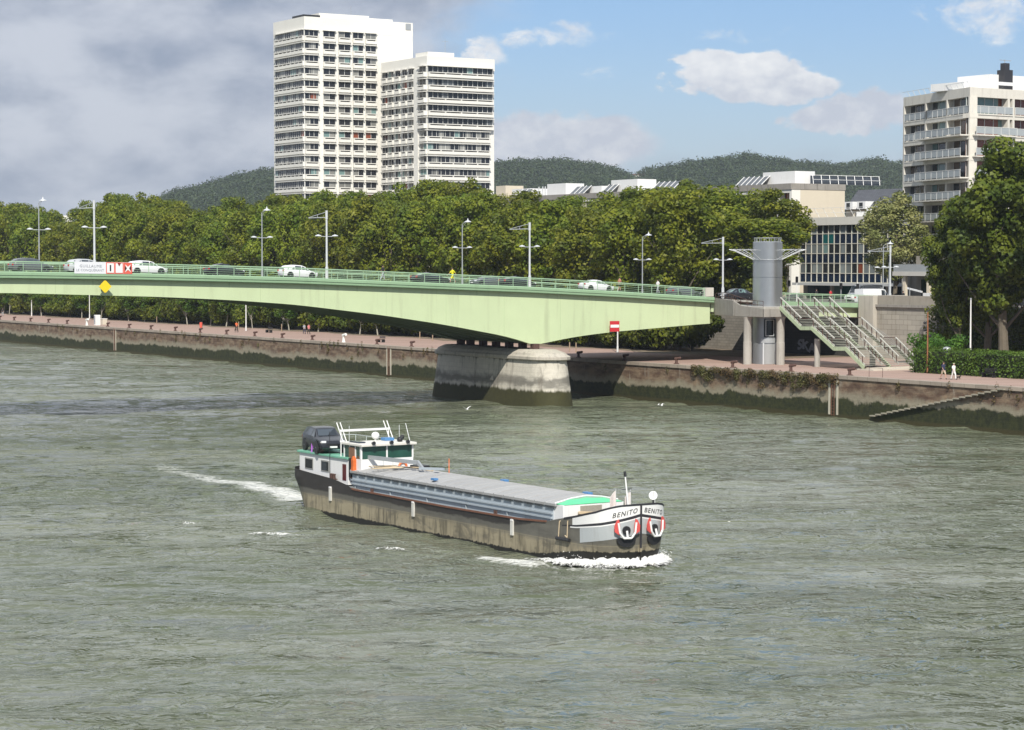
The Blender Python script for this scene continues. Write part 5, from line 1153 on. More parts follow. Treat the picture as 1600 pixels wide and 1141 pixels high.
# ------------------------------------------------------------------ barge
hS = Vector((math.sin(R(SHIP_A)), -math.cos(R(SHIP_A)))); pS = Vector((-hS.y, hS.x))
ship = empty('cargo_barge', (SHIP_P[0], SHIP_P[1], 0), math.atan2(hS.y, hS.x), 'long river barge with a weathered black and tan hull and grey hatch covers', 'barge')
def sp(px, py, off):      # (x, z) in the barge's frame on the upright plane y = off
    r_ = ray(px, py); p = Vector(SHIP_P) + pS * off; k = (p.x * pS.x + p.y * pS.y) / (r_[0] * pS.x + r_[1] * pS.y)
    d = Vector((r_[0] * k, r_[1] * k)) - Vector(SHIP_P); return d.dot(hS), CH + r_[2] * k
HB = 2.53; XE = -35.7
SHEER = [(-36, 2.68), (-33, 2.52), (-30, 2.38), (-28.3, 2.15), (-27.5, 1.95), (-16, 1.90), (-8, 1.95), (-5.2, 2.08), (-4, 2.32), (-2.4, 2.62), (-.9, 2.97), (0, 3.33), (.3, 3.38)]
def hbreadth(x, z):
    f_ = min(1, max(0, z / 2.0)); 
    def prof(x, xs, xe, p, q, ): s = min(1, max(0, (x - xs) / (xe - xs))); return HB * (max(0, 1 - s ** p)) ** q
    top = min(prof(x, -5, .12, 5.2, .36), prof(-x, 34.6, 37.2, 2.6, .45)); wl = min(prof(x, -5.2, -.08, 3.0, .45), prof(-x, 32.8, 36.0, 2.6, .45))
    f_ = f_ ** .8; return wl + (top - wl) * f_
xs_ = sorted(set([round(v, 3) for v in list(np.linspace(-37.19, -31, 32)) + list(np.linspace(-31, -5.01, 40))]))
def bowpt(sb, z):
    f_ = min(1, max(0, z / 2.0)) ** .8; p = 3.0 + 2.2 * f_; q = .45 - .09 * f_; xe = -.08 + .20 * f_
    return -5 + (5 + xe) * sb, HB * max(0, 1 - sb ** p) ** q
ZL = [-.9, -.3, .0, .25, .5, .8, 1.1, 1.4, 1.7]
rings = []
for x in xs_:
    zs_ = interp(SHEER, x); lv = ZL + [1.7 + (zs_ - 1.7) * q for q in (.34, .67, 1)]
    rings.append([(x, -max(.02, hbreadth(x, z)), z) for z in lv][::-1] + [(x, max(.02, hbreadth(x, z)), z) for z in lv])
for u in np.linspace(0, 1, 60):
    sb = 1 - (1 - u) ** 3.2; zs_ = interp(SHEER, -5 + 5.12 * sb); lv = ZL + [1.7 + (zs_ - 1.7) * q for q in (.34, .67, 1)]; P_ = [(bowpt(sb, z), z) for z in lv]
    rings.append([(p[0], -max(.01, p[1]), z) for p, z in P_][::-1] + [(p[0], max(.01, p[1]), z) for p, z in P_])
def hull_mat():
    m, t, b, out = new_mat('hull_plates')
    co = t.node('ShaderNodeTexCoord').outputs['Object']; s_ = t.node('ShaderNodeSeparateXYZ'); t.lk(co, s_.inputs[0]); x, z = s_.outputs[0], s_.outputs[2]
    n1_ = t.noise(t.mapping(co, (.7, .7, 2.2)), 1.0, 6, .65); n2_ = t.noise(t.mapping(co, (2.6, 2.6, .35)), 1.0, 5, .65); n3_ = t.noise(co, 5, 5, .7); n4_ = t.noise(t.mapping(co, (.22, .22, 1.2)), 1.0, 4, .6)
    tan = t.mix(n4_, (.22, .19, .125), (.44, .38, .26)); tan = t.mix(t.math('MULTIPLY', t.smooth(n2_, .46, .64), .75), tan, (.085, .075, .05))
    grey = t.mix(n1_, (.05, .048, .042), (.21, .20, .165)); black = t.mix(n1_, (.012, .011, .011), (.055, .048, .042))
    zj = t.math('ADD', z, t.math('MULTIPLY', t.math('SUBTRACT', n1_, .5), .55))
    blot = t.smooth(t.noise(t.mapping(co, (.5, .5, .9), (3, 1, 8)), 1.0, 6, .7, .6), .50, .66); tan = t.mix(t.math('MULTIPLY', blot, .7), tan, (.11, .10, .075)); c_ = t.mix(t.smooth(zj, .88, 1.28), tan, grey)
    lim = t.math('ADD', 1.45, t.math('MULTIPLY', t.smooth(x, -9, -3), 1.2))
    c_ = t.mix(t.smooth(t.math('SUBTRACT', zj, lim), -.05, .1), c_, black)
    wlj = t.math('ADD', z, t.math('MULTIPLY', t.math('SUBTRACT', t.noise(t.mapping(co, (5, 5, .8)), 1.0, 4, .7), .5), -.35))
    wl_ = t.math('ADD', .18, t.math('MULTIPLY', t.smooth(x, -7, -1.0), .62)); c_ = t.mix(t.smooth(t.math('SUBTRACT', wlj, wl_), .03, -.02), c_, (.012, .011, .008))
    seam = t.math('ABSOLUTE', t.math('SUBTRACT', t.math('FRACT', t.math('MULTIPLY', x, .42)), .5)); c_ = t.mix(t.math('MULTIPLY', t.smooth(seam, .012, .0), .6), c_, (.04, .03, .02))
    sz = t.math('ABSOLUTE', t.math('SUBTRACT', z, 1.12)); c_ = t.mix(t.math('MULTIPLY', t.smooth(sz, .03, .0), .5), c_, (.36, .31, .2))
    rs_ = t.smooth(t.noise(t.mapping(co, (4, 4, .5), (7, 0, 2)), 1.0, 5, .7), .64, .76); c_ = t.mix(t.math('MULTIPLY', rs_, .45), c_, (.14, .06, .03))
    t.lk(c_, b.inputs['Base Color']); b.inputs['Roughness'].default_value = .55
    bp = t.node('ShaderNodeBump'); bp.inputs['Strength'].default_value = .25; bp.inputs['Distance'].default_value = .03
    t.lk(t.math('ADD', n3_, t.math('MULTIPLY', n4_, 2.5)), bp.inputs['Height']); t.lk(bp.outputs[0], b.inputs['Normal']); return m
HM = hull_mat()
MB().loft(rings, close=False, cap=False).add([rings[0][i] for i in range(len(rings[0]))], [tuple(range(len(rings[0])))]).build('hull', HM, ship, smooth=True)
def side_pt(x, sg, z, off=0.0):
    sb = min(1, x)                       # here x is the bow parameter 0..1
    a, b_ = bowpt(max(0, sb - .002), z), bowpt(min(1, sb + .002), z); c_ = bowpt(sb, z); tv = Vector((b_[0] - a[0], b_[1] - a[1])); n_ = Vector((-tv.y, tv.x)).normalized()
    if sb > .9985: n_ = Vector((.98, .2)).normalized()
    return (c_[0] + n_.x * off, sg * (c_[1] + n_.y * off), z)
# arc table along the bow at z 2.6
ARC = []; s_ = 0; pv_ = None
for u in np.linspace(0, 1, 400):
    x = 1 - u ** 3.0; p = Vector(bowpt(x, 2.6))
    if pv_ is not None: s_ += (p - pv_).length
    ARC.append((s_, x)); pv_ = p
def X_arc(s): return interp(ARC, s)
def bow_strip(name, mat, sg, s0, s1, zlo, zhi, off=.014, th=None, n=44):
    rg = []
    for i in range(n + 1):
        s = s0 + (s1 - s0) * i / n; x = X_arc(s); a, b = zlo(s, x), zhi(s, x); rg.append([side_pt(x, sg, a, off), side_pt(x, sg, (a + b) / 2, off), side_pt(x, sg, b, off), side_pt(x, sg, b, off - .012), side_pt(x, sg, a, off - .012)])
    return MB().loft(rg, True, True).build(name, mat, ship, smooth=True)
BT = [(0, 2.84), (2.3, 2.40), (4.0, 2.16), (5.5, 2.02)]; BTH = [(0, .16), (2.3, .14), (4.2, .10), (5.5, .03)]
GREYP = M('pale_grey_paint', (.44, .47, .48), .45, .06, 1.2, streak=.35, sc=(.28, .27, .25)); BOWW = M('bow_white', (.80, .80, .78), .4, .04, 2, streak=.12); TXB = M('name_black', (.03, .03, .035), .5, .05, 2)
for sg in (-1, 1):
    sh = lambda s, x: interp(SHEER, -5 + 5.12 * x)
    bow_strip('name_board', BOWW, sg, .0, 4.4, lambda s, x: interp(BT, s), lambda s, x: max(interp(BT, s) + .01, sh(s, x) - .07), .014)
    bow_strip('bow_band', TXB, sg, 0, 5.4, lambda s, x: interp(BT, s) - interp(BTH, s), lambda s, x: interp(BT, s) - .002, .016)
    bow_strip('white_line', BOWW, sg, 0, 4.6, lambda s, x: interp(BT, s) - interp(BTH, s) - .07, lambda s, x: interp(BT, s) - interp(BTH, s) - .002, .018)
    bow_strip('grey_panel', GREYP, sg, 0, 3.75, lambda s, x: 1.78 - .15 * s, lambda s, x: interp(BT, s) - interp(BTH, s) - .072, .012)
    bow_strip('top_rim', TXB, sg, 0, 5.2, lambda s, x: sh(s, x) - .068, lambda s, x: sh(s, x) + .03, .03)
    tx = text_mb('BENITO', .36, shear=.25, space=1.22, bold=.004); mxx = max(v[0] for v in tx.v); vs = []
    for v in tx.v:
        s = (.22 + (mxx - v[0])) if sg == -1 else (.20 + v[0]); x = X_arc(s)
        vs.append(side_pt(x, sg, interp(BT, s) + .11 + v[1] + .02 * s, .024 + v[2] * .3))
    tm = MB(); tm.add(vs, tx.f); tm.build('name_lettering', TXB, ship)
    # anchor in its pocket
    s0 = .92; x0 = X_arc(s0); c0 = Vector(side_pt(x0, sg, 2.0, .03)); c1 = Vector(side_pt(X_arc(s0 + .2), sg, 2.0, .03)); ta = (c1 - c0).normalized(); n_ = Vector((ta.y, -ta.x, 0)); n_ = n_ if n_.y * sg > 0 else -n_
    if n_.x < 0 and abs(n_.y) < .3: n_ = -n_
    Wt = lambda u, v, o: tuple(c0 + ta * u + Vector((0, 0, v)) + n_ * o)
    an = MB(); an.path([Wt(-.52, .42, .16), Wt(-.44, -.12, .2), Wt(-.22, -.40, .22), Wt(.22, -.40, .22), Wt(.44, -.12, .2), Wt(.52, .42, .16)], .055, 8); an.tube(Wt(0, -.4, .2), Wt(0, -.02, .1), .06, n=8); a_ = an.build('anchor', BOWW, ship, smooth=True)
    for q in (-1, 1):
        f_ = MB(); pts = [(.38, -.28), (.72, -.05), (.74, .25), (.60, .55), (.48, .62), (.42, .3)]; f_.loft([[Wt(q * a, b, o_) for a, b in pts] for o_ in (.10, .15)]); f_.build('fluke', M('salmon_red', (.62, .09, .08), .5, .1, 3), a_)
    f_ = MB(); f_.tube(Wt(0, .0, -.03), Wt(0, .0, .07), .23, .23, 16); f_.build('hawse_hole', BLACK, ship)
    f_ = MB(); f_.loft([[Wt(.56 * math.cos(math.pi + math.pi * i / 12), -.42 + .48 * math.sin(math.pi + math.pi * i / 12), o_) for i in range(13)] for o_ in (-.03, .012)]); f_.build('anchor_shadow_grime', BLACK, ship)  # black half disc paints grime and the anchor's shadow on the hull
MB().tube((.13, 0, 1.0), (.16, 0, 3.36), .06, .06, 8).build('stem_bar', TXB, ship)
MB().tube((.05, 0, -.5), (.14, 0, 1.0), .05, .06, 8).build('stem_bar', HM, ship)
# decks, rubbing rail, coaming
DECK = M('deck_paint', (.16, .17, .17), .7, .25, 2, streak=.3, sc=(.2, .1, .06)); BLG = M('blue_grey_paint', (.37, .42, .46), .5, .08, .8, streak=.4, sc=(.20, .20, .19))
def deck(x0, x1, dz, name='deck'):
    n = 30; rg = []
    for i in range(n + 1): x = x0 + (x1 - x0) * i / n; z = min(interp(SHEER, x), 2.6) - dz; b_ = max(.01, hbreadth(x, 1.9) - .03); rg.append([(x, -b_, z), (x, b_, z), (x, b_, z - .05), (x, -b_, z - .05)])
    return MB().loft(rg).build(name, DECK, ship)
deck(-37.0, -28.2, .3); deck(-28.19, -5.01, .06); deck(-5.0, -.1, .35)
for sg in (-1, 1):
    rg = []
    for i in range(60): x = -27.6 + 22.4 * i / 59; z = interp(SHEER, x) + .02; rg.append([(x, sg * (HB - .03), z - .08), (x, sg * (HB + .06), z - .08), (x, sg * (HB + .06), z + .02), (x, sg * (HB - .03), z + .02)])
    MB().loft(rg).build('rubbing_rail', RUST, ship)
    for x in (sp(517, 770, -2.53)[0], sp(646.5, 790, -2.53)[0], sp(801, 825, -2.53)[0]):
        MB().box(x - .13, x + .13, min(sg * 2.5, sg * 2.62), max(sg * 2.5, sg * 2.62), .95, 1.78).build('fender_plank', M('fender_white', (.62, .61, .56), .7, .15, 3, streak=.5), ship)
        MB().box(x - .1, x + .1, min(sg * 2.5, sg * 2.64), max(sg * 2.5, sg * 2.64), 1.76, 1.86).build('fender_cap', WHITE2, ship)
CX0, CX1 = -28.35, -5.25
cb_ = MB()
for sg in (-1, 1):
    a, b = min(sg * 2.0, sg * 2.08), max(sg * 2.0, sg * 2.08); cb_.box(CX0, CX1, a, b, 1.85, 2.92)
cb_.box(CX0, CX0 + .08, -1.99, 1.99, 1.85, 2.92)
cb_.build('coaming', BLG, ship)
for sg in (-1, 1):
    for z, o_ in ((2.22, .13), (2.46, .09)): MB().box(CX0, CX1, min(sg * 2.081, sg * (2.08 + o_)), max(sg * 2.081, sg * (2.08 + o_)), z - .045, z + .045).build('coaming_rib', BLG, ship)
    f_ = MB()
    for x in np.arange(CX0 + .5, CX1, 4.5): f_.box(x - .02, x + .03, min(sg * 2.081, sg * 2.17), max(sg * 2.081, sg * 2.17), 1.86, 2.17)
    f_.build('coaming_stay', BLG, ship)
HC = M('hatch_metal', (.36, .36, .355), .5, .12, .8, metal=.1, streak=.3, sc=(.30, .27, .23), rand=.07)
zr = lambda y: 3.28 - .25 * (abs(y) / 2.15) ** 1.6
hcn = 22; dxh = (CX1 + .35 - CX0 + .2) / hcn; hc0 = None
ys2 = [-2.16, -2.15, -1.6, -1.0, -.4, 0, .4, 1.0, 1.6, 2.15, 2.16]
rg = []
for x, dz in ((0, 0), (.035, .045), (.09, .045), (.13, 0), (dxh * .5, 0), (dxh * .5 + .03, .02), (dxh * .5 + .06, 0), (dxh - .012, 0)):
    rg.append([(x, y, zr(y) + dz) for y in ys2] + [(x, 2.16, zr(2.15) - .14), (x, 0, 3.0), (x, -2.16, zr(2.15) - .14)])
for i in range(hcn):
    q = MB().loft(rg).build('hatch_cover', HC, ship) if i == 0 else q.copy()
    if i: COL.objects.link(q); q.parent = ship
    q.location = (CX0 - .2 + dxh * i, 0, .0)
f_ = MB()
for i in range(hcn):
    for sg in (-1, 1): f_.box(CX0 - .2 + dxh * (i + .12), CX0 - .2 + dxh * (i + .85), min(sg * 2.165, sg * 2.19), max(sg * 2.165, sg * 2.19), 2.80, 2.90)
f_.build('cover_lip_shadow', M('lip_shadow', (.04, .045, .05), .6, .2, 3), ship)  # dark notched lip also paints the shadow below the hatch cover overhang
# green tarpaulin gable and front wall
gx = CX1 + .22
MB().loft([[(gx, -2.1, 3.02), (gx, 2.1, 3.02), (gx, 1.1, 3.22), (gx, 0, 3.30), (gx, -1.1, 3.22)], [(gx + .75, -1.95, 3.0), (gx + .75, 1.95, 3.0), (gx + .75, 1.0, 3.02), (gx + .75, 0, 3.04), (gx + .75, -1.0, 3.02)]]).build('green_tarpaulin', M('bright_green_tarp', (.12, .62, .30), .6, .08, 2), ship)
MB().path([(gx + .02, -2.12, 3.05), (gx + .0, -1.05, 3.26), (gx, 0, 3.36), (gx, 1.05, 3.26), (gx + .02, 2.12, 3.05)], .045, 6).build('gable_trim', WHITE2, ship)
MB().box(CX1 - .1, CX1 + .95, -2.02, 2.02, 1.75, 2.99).build('fore_bulkhead', WHITE2, ship, bevel=.03)
MB().box(CX1 + .955, CX1 + 1.02, -.9, .5, 2.1, 2.9).build('woven_screen', M('woven_cane', (.33, .30, .25), .9, .3, 12), ship)
# double bollards
def dbol(x, y, z):
    b_ = MB()
    for q in (-.16, .16): b_.lathe([(.11, 0), (.11, .28), (.14, .29), (.14, .34), (.02, .36)], 12, (x + q, y, z))
    b_.box(x - .36, x + .36, y - .16, y + .16, z - .02, z + .03); return b_.build('bollard', BROWN, ship, smooth=True)
x1_, _ = sp(888, 803, -2.2); dbol(x1_, -2.2, 2.0); dbol(x1_, 2.2, 2.0); x2_, _ = sp(521, 746, -2.25); dbol(x2_, -2.3, 2.32); dbol(x2_, 2.3, 2.32)
for px_, py_ in ((583, 766), (776, 796)): x3, _ = sp(px_, py_, -2.3); f_ = MB(); [f_.lathe([(.06, 0), (.06, .25), (.08, .26)], 8, (x3 + q, -2.38, 1.9)) for q in (-.1, .1)]; f_.build('bollard', BROWN, ship)
ROPE = M('hemp_rope', (.52, .42, .28), .9, .2, 12)
f_ = MB()
random.seed(3)
for k in range(7):
    pts = [(-3.2 + math.cos(a) * (.75 + .05 * k) * random.uniform(.85, 1.1), -.9 + math.sin(a) * .55 * random.uniform(.85, 1.1), 2.25 + .055 * k) for a in np.linspace(0, 6.28, 14)]; f_.path(pts, .035, 5)
f_.build('rope_coil', ROPE, ship)
f_ = MB(); f_.path([(x1_ - .2, -2.3, 2.3), (x1_ - .3, -2.58, 2.2), (x1_ - .34, -2.62, 1.35)], .03, 5); f_.build('hanging_rope', ROPE, ship); f_ = MB(); f_.path([(x1_ + .2, -2.3, 2.3), (x1_ + .5, -2.58, 2.28), (x1_ + .52, -2.63, 1.4), (x1_ + .3, -2.62, 1.5)], .03, 5); f_.build('hanging_rope', ROPE, ship)
MB().tube((x1_ - .5, -2.64, 1.28), (x1_ + .75, -2.64, 1.28), .10, n=8).build('fender_log', BLACK, ship)
# fore mast and gear
m_ = MB().tube((-.95, 0, 2.6), (-1.25, -.05, 4.75), .06, .04, 8); fm = m_.build('fore_mast', WHITE2, ship); MB().tube((-1.25, -.05, 4.72), (-1.29, -.05, 5.0), .08, .07, 8).build('mast_lamp', BLACK, fm); MB().tube((-1.24, -.55, 4.62), (-1.24, .5, 4.62), .02, n=5).tube((-1.15, -.35, 4.05), (-1.15, .3, 4.05), .02, n=5).build('yard', BLACK, fm)
FLAG = M('pale_flag_cloth', (.72, .66, .62), .8, .15, 6)
for (x, y) in ((-1.7, -.35), (-1.3, .35)):
    fl = MB().tube((x, y, 2.5), (x, y, 4.0), .018, n=5).build('flag_pole', STEELW, ship)
    MB().loft([[(x - .02 - .03 * math.sin(u * 5), y - .4 * u, 3.95 - .35 * u - dz) for dz in (0, .8 - .25 * u)] + [(x - .0 - .03 * math.sin(u * 5), y - .4 * u, 3.95 - .35 * u - dz) for dz in (.8 - .25 * u, 0)] for u in (0, .25, .5, .75, 1)]).build('flag', FLAG, fl)
w_ = MB().tube((-1.9, -.9, 2.65), (-1.9, .7, 2.65), .22, n=12).box(-2.2, -1.6, -.95, -.8, 2.2, 2.85).box(-2.2, -1.6, .65, .8, 2.2, 2.85); w_.build('windlass', BLACK, ship); MB().tube((-1.5, -.45, 2.85), (-1.5, -.05, 2.85), .26, n=14).build('red_drum', M('winch_red', (.5, .04, .04), .5, .1, 3), ship)
ax_, az_ = sp(1020.5, 774.5, .9)
f_ = MB().tube((ax_, .9, 2.6), (ax_, .9, az_ - .2), .05, n=6).build('dish_post', BLACK, ship); q_ = (Vector((0 - SHIP_P[0], -SHIP_P[1]))).normalized(); ql = Vector((q_.dot(hS), q_.dot(pS), 0.1)).normalized()
MB().tube(Vector((ax_, .9, az_)), Vector((ax_, .9, az_)) + ql * .06, .24, .23, 22).build('white_disc', WHITE2, f_)
cc_ = Vector((ax_, .9, az_)) + ql * .065; MB().beam(cc_ - Vector((0, 0, .21)), cc_ + Vector((0, 0, .21)), .015, .012).build('disc_cross', BLACK, f_)
MB().tube((-1.0, 1.75, 2.7), (-1.0, 1.75, 3.75), .02, n=5).tube((-1.0, 1.75, 3.7), (-1.0, 1.75, 3.85), .05, n=8).build('side_aerial', STEELW, ship)

# stern house
DH0, DH1, HT = -36.05, -29.0, 3.70
def rr_poly(x0, x1, y0, y1, r_, n=5):
    pts = []
    for cx, cy, a0 in ((x1 - .02, y1 - .02, 0), (x0 + r_, y1 - r_, 90), (x0 + r_, y0 + r_, 180), (x1 - .02, y0 + .02, 270)):
        rr3 = r_ if cx < x1 - .1 else .02
        for i in range(n + 1): a = R(a0 + 90 * i / n); pts.append((cx + rr3 * math.cos(a), cy + rr3 * math.sin(a)))
    return pts
dh = MB().prism(rr_poly(DH0, DH1, -2.02, 2.02, .3), 2.05, HT).build('deckhouse', WHITE2, ship)
MB().prism(rr_poly(DH0 - .3, DH1 + .1, -2.14, 2.14, .5), HT + .002, HT + .10).build('house_roof', M('green_deck_paint', (.16, .42, .30), .6, .15, 1.5, streak=.4, sc=(.5, .5, .4)), ship)
for sg in (-1, 1):
    for pa, pb in ((477, 489.5), (502, 514.5)):
        xa, xb = sp(pa, 725, -2.02)[0], sp(pb, 725, -2.02)[0]
        f_ = MB().box(xa, xb, min(sg * 2.0, sg * 2.05), max(sg * 2.0, sg * 2.05), 2.66, 3.40).build('window_frame', M('window_trim', (.30, .30, .28), .5, .1, 2), dh); MB().box(xa + .08, xb - .08, min(sg * 2.04, sg * 2.06), max(sg * 2.04, sg * 2.06), 2.74, 3.32).build('window', GLASSD, f_)
    xa, xb = sp(536.5, 730, -2.02)[0], sp(541, 730, -2.02)[0]; xb = min(xb, DH1 - .1)
    MB().box(xa - .1, xb, min(sg * 2.0, sg * 2.04), max(sg * 2.0, sg * 2.04), 2.3, 3.35).build('door', M('dark_red_door', (.10, .015, .015), .5, .1, 3), dh)
# wheelhouse
WX0, WX1 = -29.85, -27.5
wh = MB().box(WX0, WX1, -1.9, 1.9, 2.3, 3.78).build('wheelhouse', WHITE2, ship)
WGL = M('green_tinted_glass', (.02, .075, .055), .08, .5, 1.5, spec=.9)
MB().box(WX0 + .06, WX1 - .05, -1.86, 1.86, 3.79, 4.58).build('window', WGL, wh)
for y in (-1.87, -.02, 1.87): MB().box(WX1 - .08, WX1 + .0, y - .05, y + .05, 3.785, 4.6).build('window_frame', WHITE2, wh)
for sg in (-1, 1):
    for x in (WX0 + .04, WX0 + .8, WX0 + 1.55, WX1 - .14): MB().box(x - .05, x + .05, min(sg * 1.82, sg * 1.9), max(sg * 1.82, sg * 1.9), 3.781, 4.599).build('window_frame', WHITE2, wh)
MB().box(WX0 - .1, WX1 + .28, -2.02, 2.02, 4.602, 4.76).build('wheelhouse_roof', M('roof_cream_paint', (.68, .66, .60), .55, .06, 2), wh, bevel=.03)
MB().box(WX0 + .75, WX0 + 1.5, -1.93, -1.90, 2.5, 4.5).build('side_door', M('teak_door', (.22, .12, .07), .6, .2, 3), wh)
# gantry, aerials, radar dome on the roof
g_ = MB(); zc_ = 4.76
a1, a2 = sp(510, 676, -1.6), sp(574, 674, 1.3)
g_.beam((-30.2, -2.0, 5.45), (-30.2, 1.7, 5.45), .14, .13); gg = g_.build('gantry_beam', WHITE2, ship)
for y in (-2.0, -1.75, 1.45, 1.7): MB().tube((-30.6, y, 5.95), (-29.7, y + .05, 4.6), .035, n=6).build('gantry_stay', WHITE2, gg)
for y in (-1.9, 1.6): MB().tube((-30.2, y, 3.8), (-30.2, y, 5.45), .04, n=6).build('gantry_post', WHITE2, gg)
MB().ell((-29.7, .35, 5.08), (.27, .27, .24), 14, 8).tube((-29.7, .35, 4.7), (-29.7, .35, 4.95), .07, n=8).build('radar_dome', WHITE2, ship, smooth=True)
MB().box(-29.6, -29.0, .7, 1.35, 4.77, 4.95).build('blue_box', M('blue_plastic', (.08, .22, .45), .5, .1, 3), ship)
MB().box(-30.4, -29.95, -1.5, 1.9, 4.5, 4.68).build('roof_rack', M('dull_green', (.14, .22, .18), .7, .1, 2), ship)
for i, (x, y, h_) in enumerate(((-29.3, 1.9, 1.0), (-28.9, -2.0, 1.1), (-27.7, 1.8, 1.15))): MB().tube((x, y, 4.7), (x - (.0 if i < 2 else .6), y, 4.75 + h_), .02, n=5).build('whip_aerial', STEELW, ship)
MB().ell((-28.0, 1.2, 4.9), (.2, .2, .18), 10, 6).ell((-29.1, 2.0, 4.95), (.14, .14, .16), 8, 6).build('searchlight', BLACK, ship, smooth=True)
MB().tube((-31.0, -2.3, 2.3), (-31.0, -2.3, 5.35), .02, n=5).build('whip_aerial', BLACK, ship)
# stern clutter
f_ = MB()
for h2 in (.45, .9): f_.path([(-29.2, 2.05, HT + .1 + h2), (-35.5, 2.05, HT + .1 + h2), (-35.8, 1.2, HT + .1 + h2), (-35.8, -1.2, HT + .1 + h2)], .02, 5)
for p_ in [(x, 2.05) for x in (-29.2, -30.8, -32.4, -34, -35.5)] + [(-35.8, 1.2), (-35.8, 0), (-35.8, -1.2)]: f_.tube((p_[0], p_[1], HT + .1), (p_[0], p_[1], HT + 1.0), .022, n=5)
f_.build('house_railing', STEELW, ship)
for b6, mt in (((-28.9, -28.5, -1.9, -1.4, 2.3, 2.75), RUST), ((-30.6, -30.1, 1.0, 1.7, HT + .1, HT + .55), BG2 := M('faded_blue_plastic', (.10, .20, .33), .6, .1, 3)), ((-30.7, -30.3, -.6, .3, HT + .1, HT + .5), WOOD), ((-29.0, -28.6, .2, 1.5, 3.1, 3.35), WOOD), ((-26.2, -25.2, .9, 1.8, 3.18, 3.42), BLACK)): MB().box(*b6).build('deck_box', mt, ship, bevel=.03)
f_ = MB(); f_.path([(-28.2 + .9 * math.cos(a) * .6, 1.4 + .5 * math.sin(a), 3.35 + .01 * a) for a in np.linspace(0, 18, 40)], .03, 5); f_.build('coiled_hose', M('green_hose', (.05, .18, .10), .6, .1, 3), ship)
MB().lathe([(.30, -.05), (.36, 0), (.30, .05), (.24, .05), (.20, 0), (.24, -.05)], 16, cap=False).build('lifebuoy', M('lifebuoy_orange', (.75, .18, .05), .6, .1, 3), ship, M4=Matrix.Translation((-27.44, 1.1, 3.2)) @ Matrix.Rotation(R(90), 4, 'Y'))
f_ = MB()
for y in (-.35, .35): f_.tube((-27.4, y, 2.9), (-27.4, y, 3.75), .03, n=5)
f_.build('front_grab_rail', STEELW, ship)
for y in (-1.2, 0.1, 1.3): MB().tube((-27.25, y, 4.8), (-27.05, y, 4.83), .10, .12, 10).build('deck_light', BLACK, ship)
MB().box(-29.5, -28.2, -1.7, -1.2, 4.77, 4.84).build('solar_panel', NAVYP := M('solar_navy', (.02, .03, .06), .15, .1, 2), ship)
# orange gear and crane arm
ox, oz = sp(558, 736, -1.75)
MB().loft([[(ox + dx * s2, -2.0 + dy * s2, z) for dx, dy in ((-.2, -.15), (.22, -.15), (.22, .2), (-.2, .2))] for z, s2 in ((2.95, .95), (3.3, .75), (3.7, .8), (3.95, .4))]).build('orange_cover', M('orange_canvas', (.62, .14, .03), .8, .15, 5), ship, bevel=.04)
MB().box(ox - .5, ox - .2, -2.1, -1.8, 2.6, 3.8).build('crane_post', BLACK, ship)
c0 = (ox + .1, -1.5, 3.92); ex, ez = sp(652, 723, -.2); dx2, dz2 = sp(661, 744, -.1)
cr = MB().beam(c0, (ex, -.2, ez), .16, .24).build('crane_arm', STEEL, ship)
MB().beam((ex, -.2, ez + .08), (dx2, -.1, 3.45), .16, .18).build('crane_jib', STEEL, ship); MB().beam((dx2 - .1, -.3, 3.5), (sp(694, 744, .5)[0], .5, 3.55), .16, .14).build('crane_boom', M('grey_blue_steel', (.35, .40, .44), .5, .1, 2), ship)
f_ = MB()
for k in range(6): f_.path([(-27.6 + .35 * k + 3.4 * u, -1.5 + 2.4 * u + .5 * math.sin(u * 6 + k), 3.30 + .12 * (1 - abs(u - .5) * 2) + .03) for u in np.linspace(0, 1, 12)], .025, 5)
f_.build('loose_rope', ROPE, ship)
for b6 in ((dx2 + 4, dx2 + 4.4, -1.9, -1.6, 3.2, 3.32), (-17, -16.5, 1.9, 2.2, 3.05, 3.2), (-8.2, -7.6, 1.9, 2.2, 3.05, 3.2)): MB().box(*b6).build('blue_chock', MATS['blue_plastic'], ship)
MB().tube((dx2 - .2, 1.9, 3.1), (dx2 - .2, 1.9, 4.0), .035, n=6).build('orange_pole', M('orange_plastic', (.7, .2, .08), .6, .1, 3), ship)
# car carried on the stern
sc_ = make_car('dark suv strapped on the roof of the barge stern house', BP, 4.5, 1.88, 1.62, 'suv', None, 'car')
loc = Vector(SHIP_P) + hS * -34.2 + pS * -1.05; sc_.location = (loc.x, loc.y, HT + .102); sc_.rotation_euler = (0, 0, math.atan2(-math.cos(R(21)), math.sin(R(21))))
f_ = MB(); PUR = M('purple_strap', (.30, .09, .42), .7, .1, 4)
cc = sp(488, 700, -2.0); f_.beam((cc[0], -2.05, HT + .1), (cc[0] - .2, -1.9, 4.75), .10, .03); f_.build('tie_down_strap', PUR, ship)
MB().ell((cc[0] + .7, -1.75, 3.95), (.25, .16, .18), 8, 5).build('bundle', M('pink_cloth', (.55, .30, .32), .8, .2, 5), ship)

